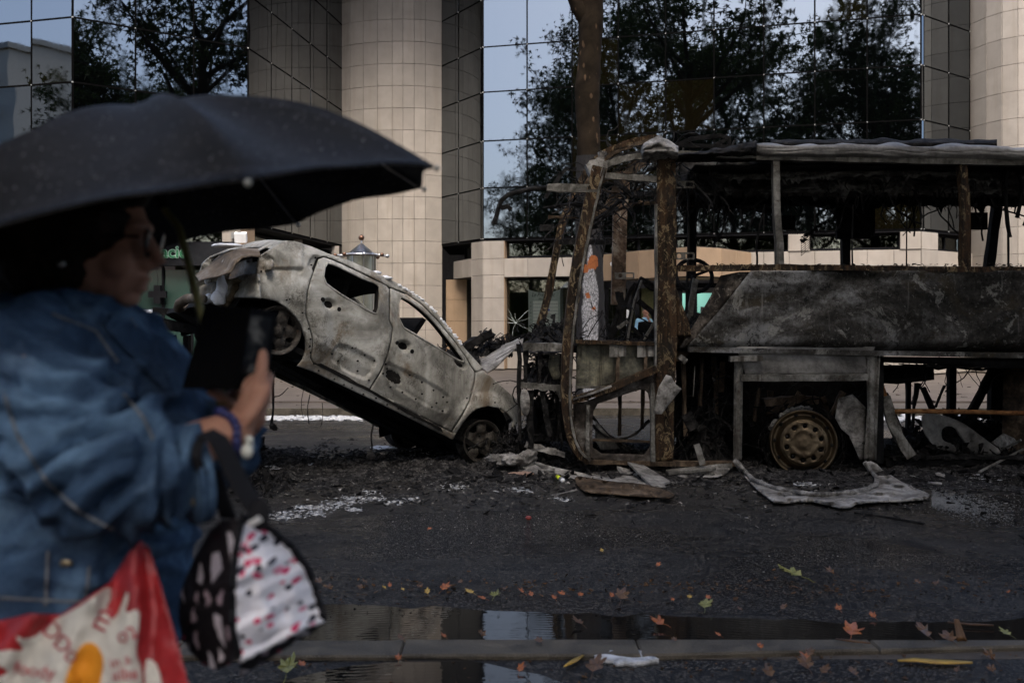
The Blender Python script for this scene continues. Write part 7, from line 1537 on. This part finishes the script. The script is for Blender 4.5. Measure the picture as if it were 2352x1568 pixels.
LV = [(425, 340, 16, 'orange', 0), (335, 347, 20, 'brown', 0), (465, 352, 14, 'yellow', 0), (408, 345, 13, 'yellow', 0), (540, 360, 22, 'yellow', 'yellow leaf just left of the big orange leaf on the road'), (590, 350, 32, 'orange', 'big orange leaf in the middle of the leaf line'), (670, 362, 28, 'yellow', 'broad yellow leaf right of the big orange leaf'), (708, 381, 24, 'orange', 0), (745, 375, 36, 'green', 'bright yellow green leaf at the edge of the bluish puddle'), (825, 358, 22, 'orange', 0), (855, 368, 20, 'orange', 0), (950, 366, 22, 'orange', 0), (1005, 370, 22, 'orange', 0), (1130, 376, 44, 'brown', 'large brown green leaf at the middle of the leaf line'), (1100, 372, 18, 'orange', 0), (1285, 384, 16, 'orange', 0), (1335, 377, 20, 'yellow', 0), (1392, 378, 18, 'orange', 0), (1385, 406, 44, 'green', 'flat dull green leaf before the right end of the leaf line'), (1490, 412, 16, 'brown', 0), (1655, 315, 60, 'green', 'largest yellow green leaf lying out on the right of the road'), (1790, 412, 24, 'orange', 0), (1895, 433, 22, 'orange', 0), (1620, 408, 24, 'brown', 0), (2085, 338, 26, 'brown', 0), (2305, 360, 14, 'orange', 0), (1240, 278, 18, 'orange', 0), (1070, 233, 12, 'yellow', 0), (545, 168, 14, 'orange', 0), (640, 330, 18, 'brown', 0), (515, 345, 22, 'brown', 0), (775, 350, 18, 'brown', 0), (925, 378, 18, 'orange', 0), (350, 330, 22, 'brown', 0), (210, 330, 26, 'brown', 0), (240, 350, 34, 'brown', 0), (2420, 470, 30, 'brown', 0),
      (450, 563, 22, 'orange', 0), (822, 597, 30, 'orange', 'orange leaf floating in the blue reflection below the kerb'), (1050, 595, 62, 'brown', 'large curled red brown leaf below the kerb by the white scrap'), (705, 505, 30, 'brown', 0), (880, 523, 26, 'brown', 0), (1425, 503, 16, 'orange', 0), (1290, 520, 22, 'brown', 0), (1550, 540, 20, 'orange', 0), (1700, 548, 30, 'brown', 0), (1690, 585, 50, 'brown', 'large brown leaf lying lower right below the kerb'), (1745, 602, 36, 'brown', 0), (1580, 610, 40, 'brown', 0), (1835, 608, 30, 'brown', 0), (2125, 520, 44, 'brown', 0), (2250, 560, 40, 'brown', 0), (2255, 598, 30, 'brown', 0), (118, 605, 70, 'green', 'ragged green leaf on the near pavement beside the handbag'), (160, 582, 26, 'orange', 0), (1830, 503, 60, 'orange', 'long orange leaf lying on the kerb at the right'), (2050, 503, 50, 'brown', 0), (1245, 458, 44, 'orange', 0), (2300, 488, 34, 'green', 'small green leaf at the far right end of the kerb'), (460, 515, 24, 'brown', 0), (590, 508, 20, 'orange', 0), (1000, 455, 36, 'brown', 0), (2150, 600, 24, 'brown', 0), (1690, 560, 30, 'orange', 0), (2030, 330, 20, 'brown', 0), (1765, 300, 30, 'brown', 0)]
random.seed(91)
ORD = 'first second third fourth fifth sixth seventh eighth ninth tenth eleventh twelfth thirteenth fourteenth'.split()
def zone(v): return 'on the near pavement below the kerb' if v > 1500 else ('on the granite kerb' if v > 1462 else ('in the puddle by the kerb' if v > 1415 else ('in the leaf line by the puddle' if v > 1335 else 'out on the black road')))
CNT, SEEN = {}, {}
for x, y, s_, c, lab in LV:
    if not lab: k = (c, zone(1091 + y * .7558)); CNT[k] = CNT.get(k, 0) + 1
for x, y, s_, c, lab in sorted(LV):
    u, v = 574.2 + x * .7558, 1091 + y * .7558; p = gp(u, v, .012); o = bpy.data.objects.new('fallen_leaf', LME[c, random.randint(1, 3)]); COL.objects.link(o)
    k = s_ * 1.35 * p.y / F; o.location = (p.x, p.y, .034 if 1462 < v < 1502 else .016); o.scale = (k * rnd(.8, 1.1), k * 1.2, k * rnd(1, 2.2)); o.rotation_euler = (rnd(.1, .5), rnd(-.3, .3), rnd(-.9, .9)); o.location.z += .10 * k
    if not lab:
        q = (c, zone(v)); SEEN[q] = SEEN.get(q, 0) + 1; nm = {'green': 'yellow green'}.get(c, c)
        lab = 'small %s leaf lying %s' % (nm, q[1]) if CNT[q] == 1 else '%s small %s leaf from the left %s' % (ORD[SEEN[q] - 1], nm, q[1])
    tag(o, lab, 'leaf', 'fallen leaves')
def podthing(name, label, pts, wid, mat, z=.02):
    mb = MB(); P = [gp(u, v, z) for u, v in pts]; n = len(P); mb.strip(P, [max(.003, wid * sin(pi * (.08 + .84 * i / (n - 1)))) for i in range(n)], .006, up=(0, 0, 1)); tag(mb.build(name, mat, None, True), label, 'bark strip')
pod = lambda x, y: (574.2 + x * .7558, 1091 + y * .7558)
podthing('bark_strip', 'long yellow strip of bark at the lower right', [pod(*p) for p in ((1970, 563), (2020, 560), (2080, 566), (2140, 567), (2195, 568))], .045, LM['yellow'])
podthing('bark_strip', 'short tan stick of bark below the kerb near the middle', [pod(*p) for p in ((955, 580), (985, 563), (1015, 546))], .024, LM['yellow']); podthing('bark_strip', 'brown strip of bark lying across the right of the kerb', [pod(*p) for p in ((1780, 497), (1830, 503), (1885, 509))], .02, LM['brown'], .04)
podthing('bark_strip', 'thin brown strip of bark floating in the puddle at right', [pod(*p) for p in ((2120, 446), (2190, 452), (2260, 455))], .02, LM['brown'])
mb = MB(); q = gp(*pod(2165, 505), .03); mb.slab(lambda a, b: q + V((-.022 + .044 * a * (1 - .5 * b), .03 * b + .008 * sin(3 * a), .085 * b)), 5, 5, .004, V((0, 1, 0))); tag(mb.build('bark_chip', LM['brown'], None, True), 'brown chip of bark standing upright on the kerb', 'bark chip')
